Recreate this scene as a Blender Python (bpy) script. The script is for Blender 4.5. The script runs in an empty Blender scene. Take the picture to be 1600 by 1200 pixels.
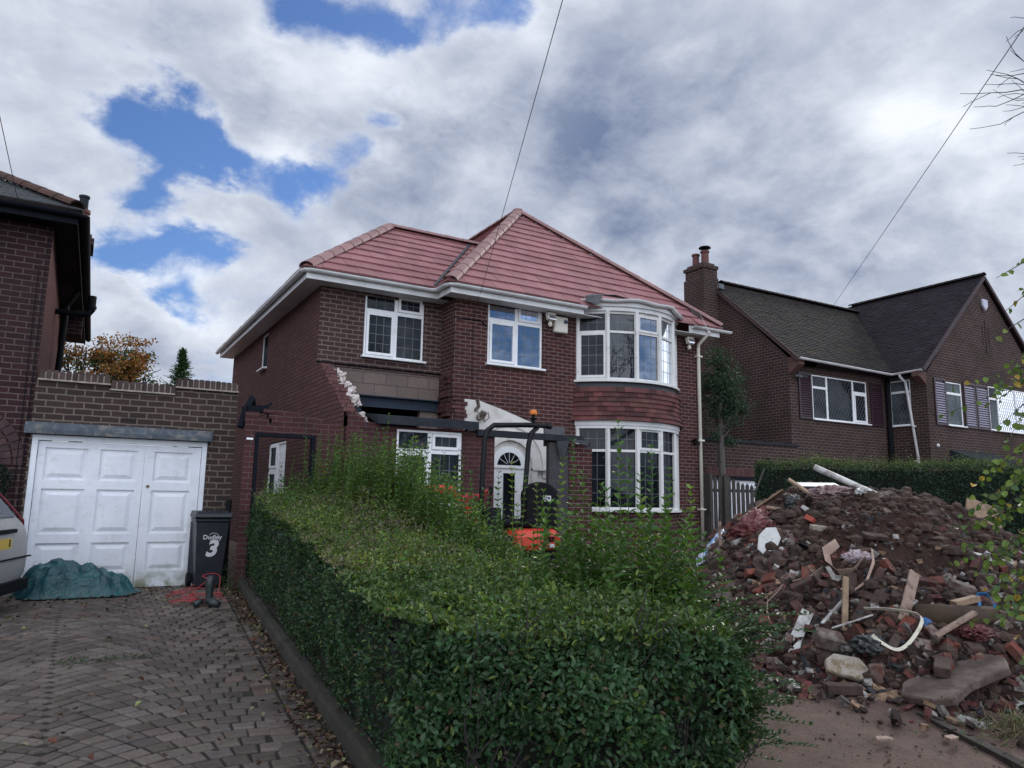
import bpy, bmesh, math, random
import numpy as np
from math import radians, sin, cos, pi, sqrt, atan2
from mathutils import Vector, Matrix, Euler, noise as mnoise
random.seed(7); RNG = np.random.default_rng(7)
scene = bpy.context.scene
COL = scene.collection

# ------------------------------------------------------------------ camera
cam_d = bpy.data.cameras.new('camera'); cam = bpy.data.objects.new('camera', cam_d); COL.objects.link(cam)
cam_d.sensor_width = 36.0; cam_d.lens = 36.0*1150/1600; cam_d.clip_start = .05; cam_d.clip_end = 3000
_yaw, _pit, _rol = radians(30.25), radians(8.8), radians(0.97)
_F = Vector((sin(_yaw)*cos(_pit), cos(_yaw)*cos(_pit), sin(_pit))); _R = Vector((cos(_yaw), -sin(_yaw), 0)); _U = _R.cross(_F)
_R2 = _R*cos(_rol)+_U*sin(_rol); _U2 = -_R*sin(_rol)+_U*cos(_rol)
_m = Matrix((_R2, _U2, -_F)).transposed().to_4x4(); _m.translation = (0, 0, 1.6); cam.matrix_world = _m
scene.camera = cam
scene.render.resolution_x = 1024; scene.render.resolution_y = 768
scene.render.engine = 'CYCLES'
try: scene.cycles.max_bounces = 6; scene.cycles.diffuse_bounces = 3; scene.cycles.glossy_bounces = 3; scene.cycles.transmission_bounces = 3; scene.cycles.transparent_max_bounces = 4
except Exception: pass
vs = scene.view_settings; vs.view_transform = 'Standard'; vs.look = 'None'; vs.gamma = 1; vs.exposure = 0.2

# ------------------------------------------------------------------ world: Nishita sky behind broken cloud
SUN_AZ, SUN_EL = radians(61), radians(27)      # azimuth from +Y towards +X
world = bpy.data.worlds.new('World'); scene.world = world; world.use_nodes = True
def azel(az, el): a, e = radians(az), radians(el); return (sin(a)*cos(e), cos(a)*cos(e), sin(e))
def world_nodes():
    nt = world.node_tree; nt.nodes.clear(); N = nt.nodes.new; Lk = nt.links.new
    def inp(s, v):
        if isinstance(v, (int, float, tuple)): s.default_value = v
        else: Lk(v, s)
    def m(op, a, b=0.0, c=0.0, clamp=False):
        n = N('ShaderNodeMath'); n.operation = op; n.use_clamp = clamp
        inp(n.inputs[0], a); inp(n.inputs[1], b); inp(n.inputs[2], c); return n.outputs[0]
    def vm(op, a, b=(0, 0, 0), s=1.0):
        n = N('ShaderNodeVectorMath'); n.operation = op; inp(n.inputs[0], a)
        if op == 'SCALE': inp(n.inputs[3], s)
        else: inp(n.inputs[1], b)
        return n
    def mr(v, a, b, c=0.0, d=1.0, smooth=True):
        n = N('ShaderNodeMapRange'); n.interpolation_type = 'SMOOTHSTEP' if smooth else 'LINEAR'; n.clamp = True
        inp(n.inputs[0], v)
        for i, q in enumerate((a, b, c, d)): inp(n.inputs[i+1], q)
        return n.outputs[0]
    tc = N('ShaderNodeTexCoord'); d = vm('NORMALIZE', tc.outputs['Generated']).outputs[0]
    sep = N('ShaderNodeSeparateXYZ'); Lk(d, sep.inputs[0]); z = m('MAXIMUM', sep.outputs[2], 0.0)
    h = m('ADD', z, .50)
    cb = N('ShaderNodeCombineXYZ'); Lk(m('DIVIDE', sep.outputs[0], h), cb.inputs[0]); Lk(m('DIVIDE', sep.outputs[1], h), cb.inputs[1]); Lk(m('MULTIPLY', z, .6), cb.inputs[2])
    def noise(vec, scale, detail, rough, dist, off=(0, 0, 0), lac=2.0):
        n = N('ShaderNodeTexNoise'); n.inputs['Scale'].default_value = scale; n.inputs['Detail'].default_value = detail
        n.inputs['Roughness'].default_value = rough; n.inputs['Distortion'].default_value = dist
        n.inputs['Lacunarity'].default_value = lac
        Lk(vm('ADD', vec, off).outputs[0], n.inputs['Vector']); return n
    P = cb.outputs[0]
    wn = noise(P, 1.6, 4, .55, 0.0, (3, 7, 1))
    Pw = vm('ADD', P, vm('SCALE', vm('SUBTRACT', wn.outputs['Color'], (.5, .5, .5)).outputs[0], s=.22).outputs[0]).outputs[0]
    # direction jitter so the lobes get cloud-like edges
    dj = vm('NORMALIZE', vm('ADD', d, vm('SCALE', vm('SUBTRACT', noise(P, 5, 7, .6, 0.2, (9, 2, 5)).outputs['Color'], (.5, .5, .5)).outputs[0], s=.17).outputs[0]).outputs[0]).outputs[0]
    def lobes(L):
        tot = None
        for (az, el, rad, amp) in L:
            dt = vm('DOT_PRODUCT', dj, azel(az, el)).outputs['Value']
            k = 1.0/(1-cos(radians(rad)))
            e = m('MULTIPLY', m('EXPONENT', m('MULTIPLY', m('SUBTRACT', dt, 1.0), k)), amp)
            tot = e if tot is None else m('ADD', tot, e)
        return tot
    big = noise(Pw, 3.0, 11, .58, .0, SKY_OFF).outputs['Fac']
    fine = noise(Pw, 9, 10, .62, .0, (4.4, 1.1, 3)).outputs['Fac']
    cov = m('ADD', m('ADD', m('MULTIPLY', big, .46), m('MULTIPLY', fine, .80)), lobes(SKY_BLUE))
    mask = mr(cov, .22, .66)
    # cloud brightness
    nb = m('ADD', m('MULTIPLY', noise(Pw, 3.8, 10, .56, .0, (11, 5, 2)).outputs['Fac'], .75), m('MULTIPLY', fine, .45))
    edge = mr(cov, .50, .76, .28, 0.0)
    b = m('ADD', m('ADD', mr(nb, .45, .74, -.10, .70, False), edge), lobes(SKY_BRIGHT))
    b = m('MINIMUM', m('MAXIMUM', m('MULTIPLY_ADD', b, .74, .29), 0.0), 1.2)
    mixc = N('ShaderNodeMix'); mixc.data_type = 'RGBA'; Lk(b, mixc.inputs[0]); mixc.clamp_factor = True
    mixc.inputs[6].default_value = (1.5, 2.0, 3.25, 1); mixc.inputs[7].default_value = (8.2, 8.6, 9.3, 1)
    # unseen clouds behind the camera face the sun; gain raised to light the facades
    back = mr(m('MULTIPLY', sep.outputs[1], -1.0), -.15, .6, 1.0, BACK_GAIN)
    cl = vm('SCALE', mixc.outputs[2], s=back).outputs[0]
    sky = N('ShaderNodeTexSky'); sky.sky_type = 'NISHITA'; sky.sun_disc = False; sky.sun_elevation = SUN_EL; sky.sun_rotation = SUN_AZ
    sky.air_density = 1.0; sky.dust_density = .6; sky.ozone_density = 3.0
    skc = vm('MULTIPLY', sky.outputs[0], SKY_TINT).outputs[0]
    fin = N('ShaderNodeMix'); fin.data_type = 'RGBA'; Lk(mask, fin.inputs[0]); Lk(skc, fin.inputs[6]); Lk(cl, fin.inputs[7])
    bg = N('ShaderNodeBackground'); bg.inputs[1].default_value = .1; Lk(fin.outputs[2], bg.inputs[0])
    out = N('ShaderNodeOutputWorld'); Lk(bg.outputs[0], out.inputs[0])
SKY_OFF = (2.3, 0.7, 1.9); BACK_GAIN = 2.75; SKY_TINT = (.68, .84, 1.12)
# (azimuth, elevation, radius deg, amount): openings in the cloud, as seen from the street
SKY_BLUE = [(-0.4, 25.1, 2.1, -0.342), (1.4, 24.8, 2.3, -0.388), (3.6, 24.4, 2.1, -0.388), (6.0, 24.4, 2.0, -0.388), (8.3, 23.8, 1.6, -0.42), (3.0, 21.3, 1.3, -0.319), (12.2, 22.8, 2.0, -0.476), (15.1, 23.6, 1.6, -0.448), (17.7, 24.8, 1.3, -0.364), (19.6, 27.2, 1.2, -0.42), (20.2, 30.5, 0.9, -0.28), (0.4, 14.8, 2.2, -0.41), (2.7, 15.8, 2.2, -0.41), (5.4, 16.7, 2.2, -0.41), (8.0, 16.8, 1.4, -0.364), (5.0, 18.3, 1.3, -0.296), (6.9, 13.7, 1.3, -0.319), (5.3, 13.0, 1.0, -0.251), (10.8, 34.3, 1.9, -0.408), (14.8, 34.6, 2.0, -0.408), (18.9, 34.7, 1.8, -0.384), (21.1, 34.1, 1.2, -0.312), (27.5, 36.3, 2.2, -0.408), (23.7, 35.9, 1.6, -0.312), (30.8, 36.8, 1.6, -0.36), (2.9, 29.5, 3.5, 0.234), (10.3, 28.4, 3.0, 0.198), (6.7, 21.3, 1.5, 0.126), (-2.3, 20.0, 3.0, 0.144), (10.1, 19.6, 3.0, 0.144), (35.2, 25.7, 11.0, 0.18), (54.8, 24.0, 13.0, 0.198), (-5.1, 28.3, 5.5, 0.144), (13.4, 25.8, 2.0, 0.126), (2.1, 11.3, 3.0, 0.18), (24.4, 32.1, 3.0, 0.126), (45.2, 15.9, 14.9, 0.18), (24.7, 23.2, 6.0, 0.144), (15.9, 17.9, 4.0, 0.126), (146, 16, 17, -0.42), (170, 30, 12, -0.3), (120, 24, 8, -0.25), (-40, 30, 12, -0.3), (-90, 30, 14, -0.3)]
SKY_BRIGHT = [(10.1, 30.8, 3.0, 0.12), (16.7, 28.4, 3.0, 0.16), (-1.3, 18.5, 4.5, 0.12), (35.2, 22.0, 8.0, -0.04), (56.8, 20.3, 4.5, -0.12), (4.8, 28.2, 3.5, -0.1), (16.9, 33.9, 1.5, -0.1), (-1.6, 28.2, 4.0, -0.08), (60.9, 26.2, 4.5, 0.34), (57.6, 27.7, 3.5, 0.14), (53.3, 29.7, 2.5, 0.14), (64.5, 22.6, 3.0, 0.16), (62.3, 13.1, 3.0, 0.28), (58.5, 14.8, 2.0, 0.22), (11.0, 32.2, 3.0, 0.28), (17.1, 31.4, 2.3, 0.28), (12.0, 24.8, 1.7, 0.34), (14.2, 29.0, 2.3, 0.15), (24.5, 30.8, 2.5, 0.24), (31.9, 33.6, 2.0, 0.18), (-5.0, 27.6, 4.5, 0.12), (-0.9, 21.5, 3.0, 0.22), (7.2, 20.9, 2.5, 0.22), (3.9, 18.6, 1.7, 0.18), (3.9, 14.2, 3.0, 0.26), (10.3, 15.9, 2.0, 0.14), (11.1, 17.9, 1.2, 0.16), (19.0, 24.2, 1.7, 0.22), (32.0, 30.2, 1.5, 0.18), (44.6, 32.5, 2.0, 0.14), (-5.5, 22.0, 3.0, 0.12), (14.9, 17.8, 2.0, 0.12), (40.4, 23.2, 8.5, -0.2), (32.6, 22.0, 6.0, -0.14), (24.7, 25.5, 3.0, -0.14), (37.9, 31.3, 4.0, -0.12), (47.9, 24.9, 6.5, -0.2), (48.2, 32.1, 5.0, -0.1), (52.2, 16.8, 5.5, -0.14), (9.5, 27.0, 3.5, -0.1), (19.7, 21.5, 3.5, -0.14), (1.4, 9.9, 3.0, -0.14), (6.0, 29.2, 2.5, -0.06), (42.8, 16.1, 5.0, -0.1), (64.3, 16.2, 3.0, -0.12), (-2.2, 26.8, 3.0, -0.06), (180, 25, 25, 0.2), (215, 20, 25, 0.2), (100, 12, 9, 0.5)]
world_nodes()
sd = bpy.data.lights.new('sun', 'SUN'); sd.energy = 1.2; sd.angle = radians(12); sd.color = (1.0, .95, .87)
sun = bpy.data.objects.new('sun', sd); COL.objects.link(sun)
sun.rotation_euler = (-Vector((sin(SUN_AZ)*cos(SUN_EL), cos(SUN_AZ)*cos(SUN_EL), sin(SUN_EL)))).to_track_quat('-Z', 'Y').to_euler()

# ------------------------------------------------------------------ helpers
def V(*a): return Vector(a)
class MB:
    """collects geometry in world metres; build() links ONE mesh object"""
    def __init__(s): s.v = []; s.f = []; s.c = []; s.col = (1, 1, 1)
    def face(s, pts, col=None):
        i = len(s.v); s.v += [tuple(p) for p in pts]; s.f.append(tuple(range(i, i+len(pts)))); s.c.append(col or s.col)
    def add(s, vs, fs, col=None):
        i = len(s.v); s.v += [tuple(p) for p in vs]
        for f in fs: s.f.append(tuple(i+k for k in f)); s.c.append(col or s.col)
    def box(s, x0, y0, z0, x1, y1, z1, col=None):
        s.obox(V((x0+x1)/2, (y0+y1)/2, (z0+z1)/2), V(1, 0, 0), V(0, 1, 0), V(0, 0, 1), abs(x1-x0)/2, abs(y1-y0)/2, abs(z1-z0)/2, col)
    def obox(s, c, a, b, n, ha, hb, hn, col=None):
        c = Vector(c); P = [c+a*(ha*i)+b*(hb*j)+n*(hn*k) for k in (-1, 1) for j in (-1, 1) for i in (-1, 1)]
        F = [(0, 2, 3, 1), (4, 5, 7, 6), (0, 1, 5, 4), (2, 6, 7, 3), (0, 4, 6, 2), (1, 3, 7, 5)]
        if a.cross(b).dot(n) < 0: F = [tuple(reversed(f)) for f in F]
        s.add(P, F, col)
    def bar(s, p, q, w, t, up=V(0, 0, 1), col=None):
        p, q = Vector(p), Vector(q); d = q-p; L = d.length; d.normalize(); a = d.cross(up)
        if a.length < 1e-4: a = d.cross(V(1, 0, 0))
        a.normalize(); b = a.cross(d); s.obox((p+q)/2, d, a, b, L/2, w/2, t/2, col)
    def prism(s, poly, ext, col=None):
        ext = Vector(ext); poly = [Vector(p) for p in poly]; n = len(poly); top = [p+ext for p in poly]
        nm = Vector((0, 0, 0))
        for i in range(n): nm += poly[i].cross(poly[(i+1) % n])
        if nm.dot(ext) > 0: poly, top = list(reversed(poly)), list(reversed(top))
        s.add(poly+top, [tuple(range(n)), tuple(reversed(range(n, 2*n)))]+[(i, i+n, (i+1) % n+n, (i+1) % n) for i in range(n)], col)
    def tube(s, pts, r, n=8, col=None, cap=True):
        pts = [Vector(p) for p in pts]; R = r if isinstance(r, (list, tuple)) else [r]*len(pts); prev = None; rings = []
        for i, p in enumerate(pts):
            t = (pts[min(i+1, len(pts)-1)]-pts[max(i-1, 0)])
            if t.length < 1e-7: t = V(0, 0, 1)
            t.normalize()
            a = prev if prev is not None else (t.orthogonal())
            a = a-t*a.dot(t)
            if a.length < 1e-5: a = t.orthogonal()
            a.normalize(); prev = a; b = t.cross(a)
            rings.append([p+a*(R[i]*cos(2*pi*k/n))+b*(R[i]*sin(2*pi*k/n)) for k in range(n)])
        vs = [q for g in rings for q in g]; fs = []
        for i in range(len(pts)-1):
            for k in range(n): fs.append((i*n+k, i*n+(k+1) % n, (i+1)*n+(k+1) % n, (i+1)*n+k))
        if cap: fs.append(tuple(reversed(range(n)))); fs.append(tuple(range((len(pts)-1)*n, len(pts)*n)))
        s.add(vs, fs, col)
    def lathe(s, c, prof, n=16, col=None, axis=None):
        c = Vector(c); vs = []; ax = (axis or V(0, 0, 1)).normalized(); a = ax.orthogonal().normalized(); b = ax.cross(a)
        for r, z in prof:
            for k in range(n): vs.append(c+ax*z+a*(r*cos(2*pi*k/n))+b*(r*sin(2*pi*k/n)))
        fs = [(i*n+k, i*n+(k+1) % n, (i+1)*n+(k+1) % n, (i+1)*n+k) for i in range(len(prof)-1) for k in range(n)]
        fs.append(tuple(reversed(range(n)))); fs.append(tuple(range((len(prof)-1)*n, len(prof)*n))); s.add(vs, fs, col)
    def build(s, name, mat, parent=None, bevel=0, smooth=False, slopeuv=False, weld=False):
        o = org(parent); me = bpy.data.meshes.new(name)
        me.from_pydata([(x-o[0], y-o[1], z-o[2]) for x, y, z in s.v], [], s.f)
        me.uv_layers.new(name='UVMap'); me.color_attributes.new('Col', 'FLOAT_COLOR', 'CORNER')
        vw = s.v; ud = []; cd = []
        for k, p in enumerate(me.polygons):
            n = p.normal; f = s.f[k]; c = s.c[k]
            for vi in f:
                x, y, z = vw[vi]
                if abs(n.z) > .75 and not slopeuv: ud += [x, y]
                elif abs(n.x) > abs(n.y): ud += [y, z/max(.3, sqrt(1-min(.9, n.z*n.z))) if slopeuv else z]
                else: ud += [x, z/max(.3, sqrt(1-min(.9, n.z*n.z))) if slopeuv else z]
                cd += [c[0], c[1], c[2], 1.0]
        me.uv_layers['UVMap'].data.foreach_set('uv', ud); me.color_attributes['Col'].data.foreach_set('color', cd)
        if weld or bevel:
            bm = bmesh.new(); bm.from_mesh(me); bmesh.ops.remove_doubles(bm, verts=bm.verts, dist=1e-5)
            if bevel: bmesh.ops.bevel(bm, geom=[e for e in bm.edges if len(e.link_faces) == 2 and e.calc_face_angle(0) > .5], offset=bevel, segments=1, affect='EDGES', clamp_overlap=True)
            bm.to_mesh(me); bm.free()
        if smooth: me.shade_smooth()
        if mat: me.materials.append(mat)
        ob = bpy.data.objects.new(name, me); COL.objects.link(ob)
        if parent: ob.parent = parent; ob['_o'] = list(o)
        return ob
def org(p): return tuple(p['_o']) if p is not None and '_o' in p else (0, 0, 0)
def tag(o, label=None, cat=None, group=None, kind=None):
    if label: o['label'] = label
    if cat: o['category'] = cat
    if group: o['group'] = group
    if kind: o['kind'] = kind
    return o
def thing(name, loc, label, cat, group=None):
    o = bpy.data.objects.new(name, None); COL.objects.link(o); o.location = loc; o['_o'] = list(loc); o.empty_display_size = .2
    return tag(o, label, cat, group)
def copy_tree(o, parent=None):
    c = o.copy(); COL.objects.link(c); c.parent = parent
    for ch in list(o.children): copy_tree(ch, c)
    return c

# ------------------------------------------------------------------ materials
class NT:
    def __init__(s, name):
        s.m = bpy.data.materials.new(name); s.m.use_nodes = True; s.t = s.m.node_tree; s.t.nodes.clear()
        s.o = s.n('ShaderNodeOutputMaterial'); s.p = s.n('ShaderNodeBsdfPrincipled'); s.l(s.p.outputs[0], s.o.inputs[0])
    def n(s, t): return s.t.nodes.new(t)
    def l(s, a, b):
        if isinstance(a, (int, float, tuple)): b.default_value = a if not (isinstance(a, tuple) and len(a) == 3 and len(b.default_value) == 4) else (*a, 1)
        else: s.t.links.new(a, b)
    def noise(s, vec, sc, det=5, rough=.6, dist=0):
        n = s.n('ShaderNodeTexNoise'); n.inputs['Scale'].default_value = sc; n.inputs['Detail'].default_value = det; n.inputs['Roughness'].default_value = rough; n.inputs['Distortion'].default_value = dist
        if vec is not None: s.l(vec, n.inputs['Vector'])
        return n.outputs['Fac']
    def ramp(s, f, a, b, c=0., d=1.):
        n = s.n('ShaderNodeMapRange'); n.clamp = True; s.l(f, n.inputs[0])
        for i, q in enumerate((a, b, c, d)): n.inputs[i+1].default_value = q
        return n.outputs[0]
    def mix(s, f, a, b, mode='MIX'):
        n = s.n('ShaderNodeMix'); n.data_type = 'RGBA'; n.blend_type = mode; s.l(f, n.inputs[0]); s.l(a, n.inputs[6]); s.l(b, n.inputs[7]); return n.outputs[2]
    def bump(s, h, st, dist=.01, prev=None):
        n = s.n('ShaderNodeBump'); n.inputs['Strength'].default_value = st; n.inputs['Distance'].default_value = dist; s.l(h, n.inputs['Height'])
        if prev is not None: s.l(prev, n.inputs['Normal'])
        return n.outputs[0]
    def obj(s): return s.n('ShaderNodeTexCoord').outputs['Object']
    def uv(s): return s.n('ShaderNodeTexCoord').outputs['UV']
    def geo(s): return s.n('ShaderNodeNewGeometry').outputs['Position']
    def col(s): n = s.n('ShaderNodeVertexColor'); n.layer_name = 'Col'; return n.outputs[0]
    def rnd(s): return s.n('ShaderNodeObjectInfo').outputs['Random']
    def set(s, color=None, rough=None, normal=None, metal=None, spec=None):
        if color is not None: s.l(color, s.p.inputs['Base Color'])
        if rough is not None: s.l(rough, s.p.inputs['Roughness'])
        if normal is not None: s.l(normal, s.p.inputs['Normal'])
        if metal is not None: s.l(metal, s.p.inputs['Metallic'])
        if spec is not None: s.l(spec, s.p.inputs['Specular IOR Level'])
        return s.m
def plain(name, c, rough=.6, var=.25, sc=6, bump=.15, bsc=60, metal=0., dirt=None, spec=.5, dsc=3.0, damt=(.5, .75)):
    s = NT(name); g = s.geo(); a = s.noise(g, sc, 6)
    k = tuple(max(0, x*(1-var)) for x in c); h = tuple(min(1, x*(1+var)) for x in c)
    cc = s.mix(s.ramp(a, .3, .7), k, h)
    if dirt: cc = s.mix(s.ramp(s.noise(g, dsc, 8, .65, .3), damt[0], damt[1], 0, .85), cc, dirt)
    cc = s.mix(1.0, cc, s.col(), 'MULTIPLY')
    return s.set(cc, s.ramp(s.noise(g, 11, 4), .3, .7, max(.03, rough-.08), min(1, rough+.08)), s.bump(s.noise(g, bsc, 5), bump, .01) if bump else None, metal, spec)
def brickmat(name, c1, c2, mortar, row=.083, ln=.235, ms=.010, stain=(.02, .018, .018), stain_amt=.5, third=None, wob=.004, lime=0.0, mstr=1.0):
    s = NT(name); uv = s.uv(); g = s.geo()
    w = s.n('ShaderNodeVectorMath'); w.operation = 'MULTIPLY_ADD'
    nz = s.n('ShaderNodeTexNoise'); nz.inputs['Scale'].default_value = 3.5; nz.inputs['Detail'].default_value = 3; s.l(g, nz.inputs['Vector'])
    s.l(nz.outputs['Color'], w.inputs[0]); w.inputs[1].default_value = (wob*3, wob*3, 0); s.l(uv, w.inputs[2])
    def br(a, b, m, vec, bias=0.0):
        n = s.n('ShaderNodeTexBrick'); n.offset = .5; n.inputs['Scale'].default_value = 1; n.inputs['Brick Width'].default_value = ln; n.inputs['Row Height'].default_value = row
        n.inputs['Mortar Size'].default_value = ms; n.inputs['Mortar Smooth'].default_value = .25; n.inputs['Bias'].default_value = bias
        s.l(a, n.inputs['Color1']); s.l(b, n.inputs['Color2']); s.l(m, n.inputs['Mortar']); s.l(vec, n.inputs['Vector']); return n
    b1 = br(c1, c2, mortar, w.outputs[0]); cc = b1.outputs['Color']
    if third:   # odd bricks of another tint
        b2 = br((0, 0, 0), (1, 1, 1), (0, 0, 0), w.outputs[0], -.35)
        cc = s.mix(s.ramp(b2.outputs['Color'], .62, .8, 0, 1), cc, third)
    cc = s.mix(s.ramp(s.noise(g, 28, 6, .7), .35, .75, 0, .45), cc, tuple(x*.45 for x in c1))
    cc = s.mix(s.ramp(s.noise(g, .9, 7, .62, .4), .45, .72, 0, stain_amt), cc, stain)
    if lime: cc = s.mix(s.ramp(s.noise(g, 2.3, 9, .7, .6), .58, .75, 0, lime), cc, (.42, .38, .34))
    cc = s.mix(1.0, cc, s.col(), 'MULTIPLY')
    hh = s.n('ShaderNodeMath'); hh.operation = 'MULTIPLY_ADD'; s.l(b1.outputs['Fac'], hh.inputs[0]); hh.inputs[1].default_value = -mstr; s.l(s.noise(g, 90, 4), hh.inputs[2])
    return s.set(cc, .85, s.bump(hh.outputs[0], .6, .010), 0., .10)

def smooth(P, n=5):
    P = [Vector(p) for p in P]; out = []
    for i in range(len(P)-1):
        a, b, c, d = P[max(i-1, 0)], P[i], P[i+1], P[min(i+2, len(P)-1)]
        for k in range(n): t = k/n; out.append(.5*((2*b)+(c-a)*t+(2*a-5*b+4*c-d)*t*t+(3*b-a-3*c+d)*t*t*t))
    return out+[P[-1]]
M = {}
M['brick_main'] = brickmat('brick_main', (.098, .036, .032), (.058, .025, .024), (.235, .195, .185), row=.0765, ln=.225, ms=.0068, third=(.135, .050, .044), stain_amt=.45)
M['brick_ext'] = brickmat('brick_ext', (.082, .046, .044), (.056, .034, .035), (.21, .165, .14), row=.0875, ln=.225, ms=.011, third=(.085, .04, .036), stain_amt=.25, wob=.006)
M['brick_side'] = brickmat('brick_side', (.180, .088, .082), (.125, .062, .060), (.045, .028, .030), row=.0765, ln=.225, ms=.010, third=(.11, .055, .058), stain=(.07, .042, .045), stain_amt=.4)
M['brick_leftf'] = brickmat('brick_leftf', (.056, .026, .030), (.034, .018, .022), (.135, .105, .092), row=.082, ln=.222, ms=.0085, third=(.038, .034, .030), stain=(.022, .026, .022), stain_amt=.5)
M['brick_garage'] = brickmat('brick_garage', (.068, .045, .038), (.045, .032, .030), (.175, .152, .128), row=.088, ln=.225, ms=.011, third=(.085, .048, .040), stain=(.03, .028, .024), stain_amt=.35, wob=.008)
M['brick_right'] = brickmat('brick_right', (.072, .042, .038), (.048, .030, .030), (.20, .165, .15), row=.0855, ln=.225, ms=.007, third=(.085, .040, .035), stain=(.03, .028, .02), stain_amt=.6)
M['brick_red'] = brickmat('brick_red', (.098, .038, .038), (.062, .028, .030), (.12, .09, .085), row=.0765, ln=.225, ms=.008, third=(.13, .050, .045), stain=(.03, .02, .02), stain_amt=.45, wob=.008)
M['block'] = brickmat('block', (.205, .160, .142), (.168, .132, .118), (.10, .08, .074), row=.215, ln=.44, ms=.008, stain=(.09, .075, .07), stain_amt=.3, lime=.2)
M['block_grey'] = brickmat('block_grey', (.075, .072, .078), (.060, .058, .066), (.10, .09, .09), row=.215, ln=.30, ms=.009, stain=(.05, .045, .045), stain_amt=.4)
M['upvc'] = plain('white_upvc', (.80, .81, .82), .35, .04, 3, .03, 40, dirt=(.50, .50, .47), dsc=2.0, damt=(.55, .9))
M['fascia'] = plain('white_fascia', (.68, .69, .69), .4, .05, 2, .03, 40, dirt=(.35, .35, .33), dsc=1.6, damt=(.5, .85))
M['cream'] = plain('cream_plastic', (.66, .63, .55), .45, .05, 3, .03, 40)
M['garage_white'] = plain('white_painted_wood', (.74, .76, .80), .45, .05, 2.5, .06, 30, dirt=(.50, .50, .44), dsc=2.5, damt=(.58, .85))
M['render'] = plain('white_render', (.62, .60, .56), .85, .08, 4, .25, 50, dirt=(.36, .32, .27), dsc=3, damt=(.5, .8))
M['plaster'] = plain('broken_plaster', (.62, .56, .53), .9, .15, 8, .5, 30, dirt=(.30, .22, .19), dsc=14, damt=(.48, .65))
M['felt'] = plain('dark_roof_felt', (.018, .022, .029), .8, .2, 4, .2, 60, dirt=(.035, .038, .043), dsc=5, spec=.25)
M['steel'] = plain('blue_grey_steel', (.020, .031, .050), .6, .15, 5, .1, 50, spec=.3)
M['black'] = plain('black_plastic', (.005, .006, .008), .65, .2, 4, .05, 50, spec=.15)
M['blackfascia'] = plain('black_painted_fascia', (.004, .006, .011), .7, .2, 4, .05, 50, spec=.15)
M['lead'] = plain('lead_flashing', (.10, .115, .13), .55, .3, 6, .2, 40, dirt=(.20, .20, .19), dsc=9)
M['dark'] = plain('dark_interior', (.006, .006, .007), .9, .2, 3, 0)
M['concrete'] = plain('concrete', (.20, .19, .175), .9, .2, 5, .4, 60, dirt=(.10, .09, .08))
M['kerb'] = plain('mossy_concrete', (.038, .031, .024), .95, .45, 4, .9, 30, dirt=(.018, .022, .011), dsc=2.5, damt=(.42, .6))
M['wood'] = plain('weathered_wood', (.050, .043, .038), .85, .35, 5, .3, 30)
M['cap'] = plain('mortar_cap', (.30, .26, .22), .9, .3, 12, .5, 50)
M['wire'] = plain('grey_cable', (.06, .06, .07), .6, .1, 5, 0)
def tilemat(name, c, var=.25, moss=None, mamt=(.5, .7), rough=.6, sp=.4):
    s = NT(name); g = s.geo(); cc = s.mix(s.ramp(s.noise(g, 1.5, 7), .3, .7), tuple(x*(1-var) for x in c), tuple(x*(1+var) for x in c))
    cc = s.mix(s.ramp(s.noise(g, 45, 5, .7), .4, .8, 0, .4), cc, tuple(x*.5 for x in c)); cc = s.mix(s.ramp(s.noise(g, 1.6, 8, .7, .5), .50, .75, 0, .18), cc, tuple(x*.55 for x in c))
    cc = s.mix(1.0, cc, s.col(), 'MULTIPLY')
    if moss: cc = s.mix(s.ramp(s.noise(g, 2.6, 8, .7, .3), mamt[0], mamt[1], 0, .8), cc, moss)
    return s.set(cc, rough, s.bump(s.noise(g, 70, 4), .25, .006), 0., sp)
M['tile_new'] = tilemat('new_red_roof_tile', (.29, .130, .132), .09, rough=.7)
M['tile_hip'] = tilemat('new_hip_tile', (.27, .15, .145), .12, rough=.6)
M['tile_dark'] = tilemat('old_dark_roof_tile', (.024, .018, .023), .3, (.036, .038, .020), (.56, .78), .8, .2)
M['tile_moss'] = tilemat('mossy_roof_tile', (.025, .019, .021), .35, (.040, .041, .022), (.46, .68), .85, .2)
M['slate'] = tilemat('grey_roof_tile', (.085, .09, .095), .2, None, rough=.7)
M['ridge_old'] = tilemat('old_ridge_tile', (.085, .048, .040), .35, (.03, .03, .025), (.5, .7), .85, .2)
M['tile_hang'] = tilemat('hanging_clay_tile', (.120, .048, .044), .2, (.040, .034, .030), (.50, .72), .8, .25)
M['terracotta'] = plain('terracotta_pot', (.115, .038, .034), .7, .2, 4, .1)
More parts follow.
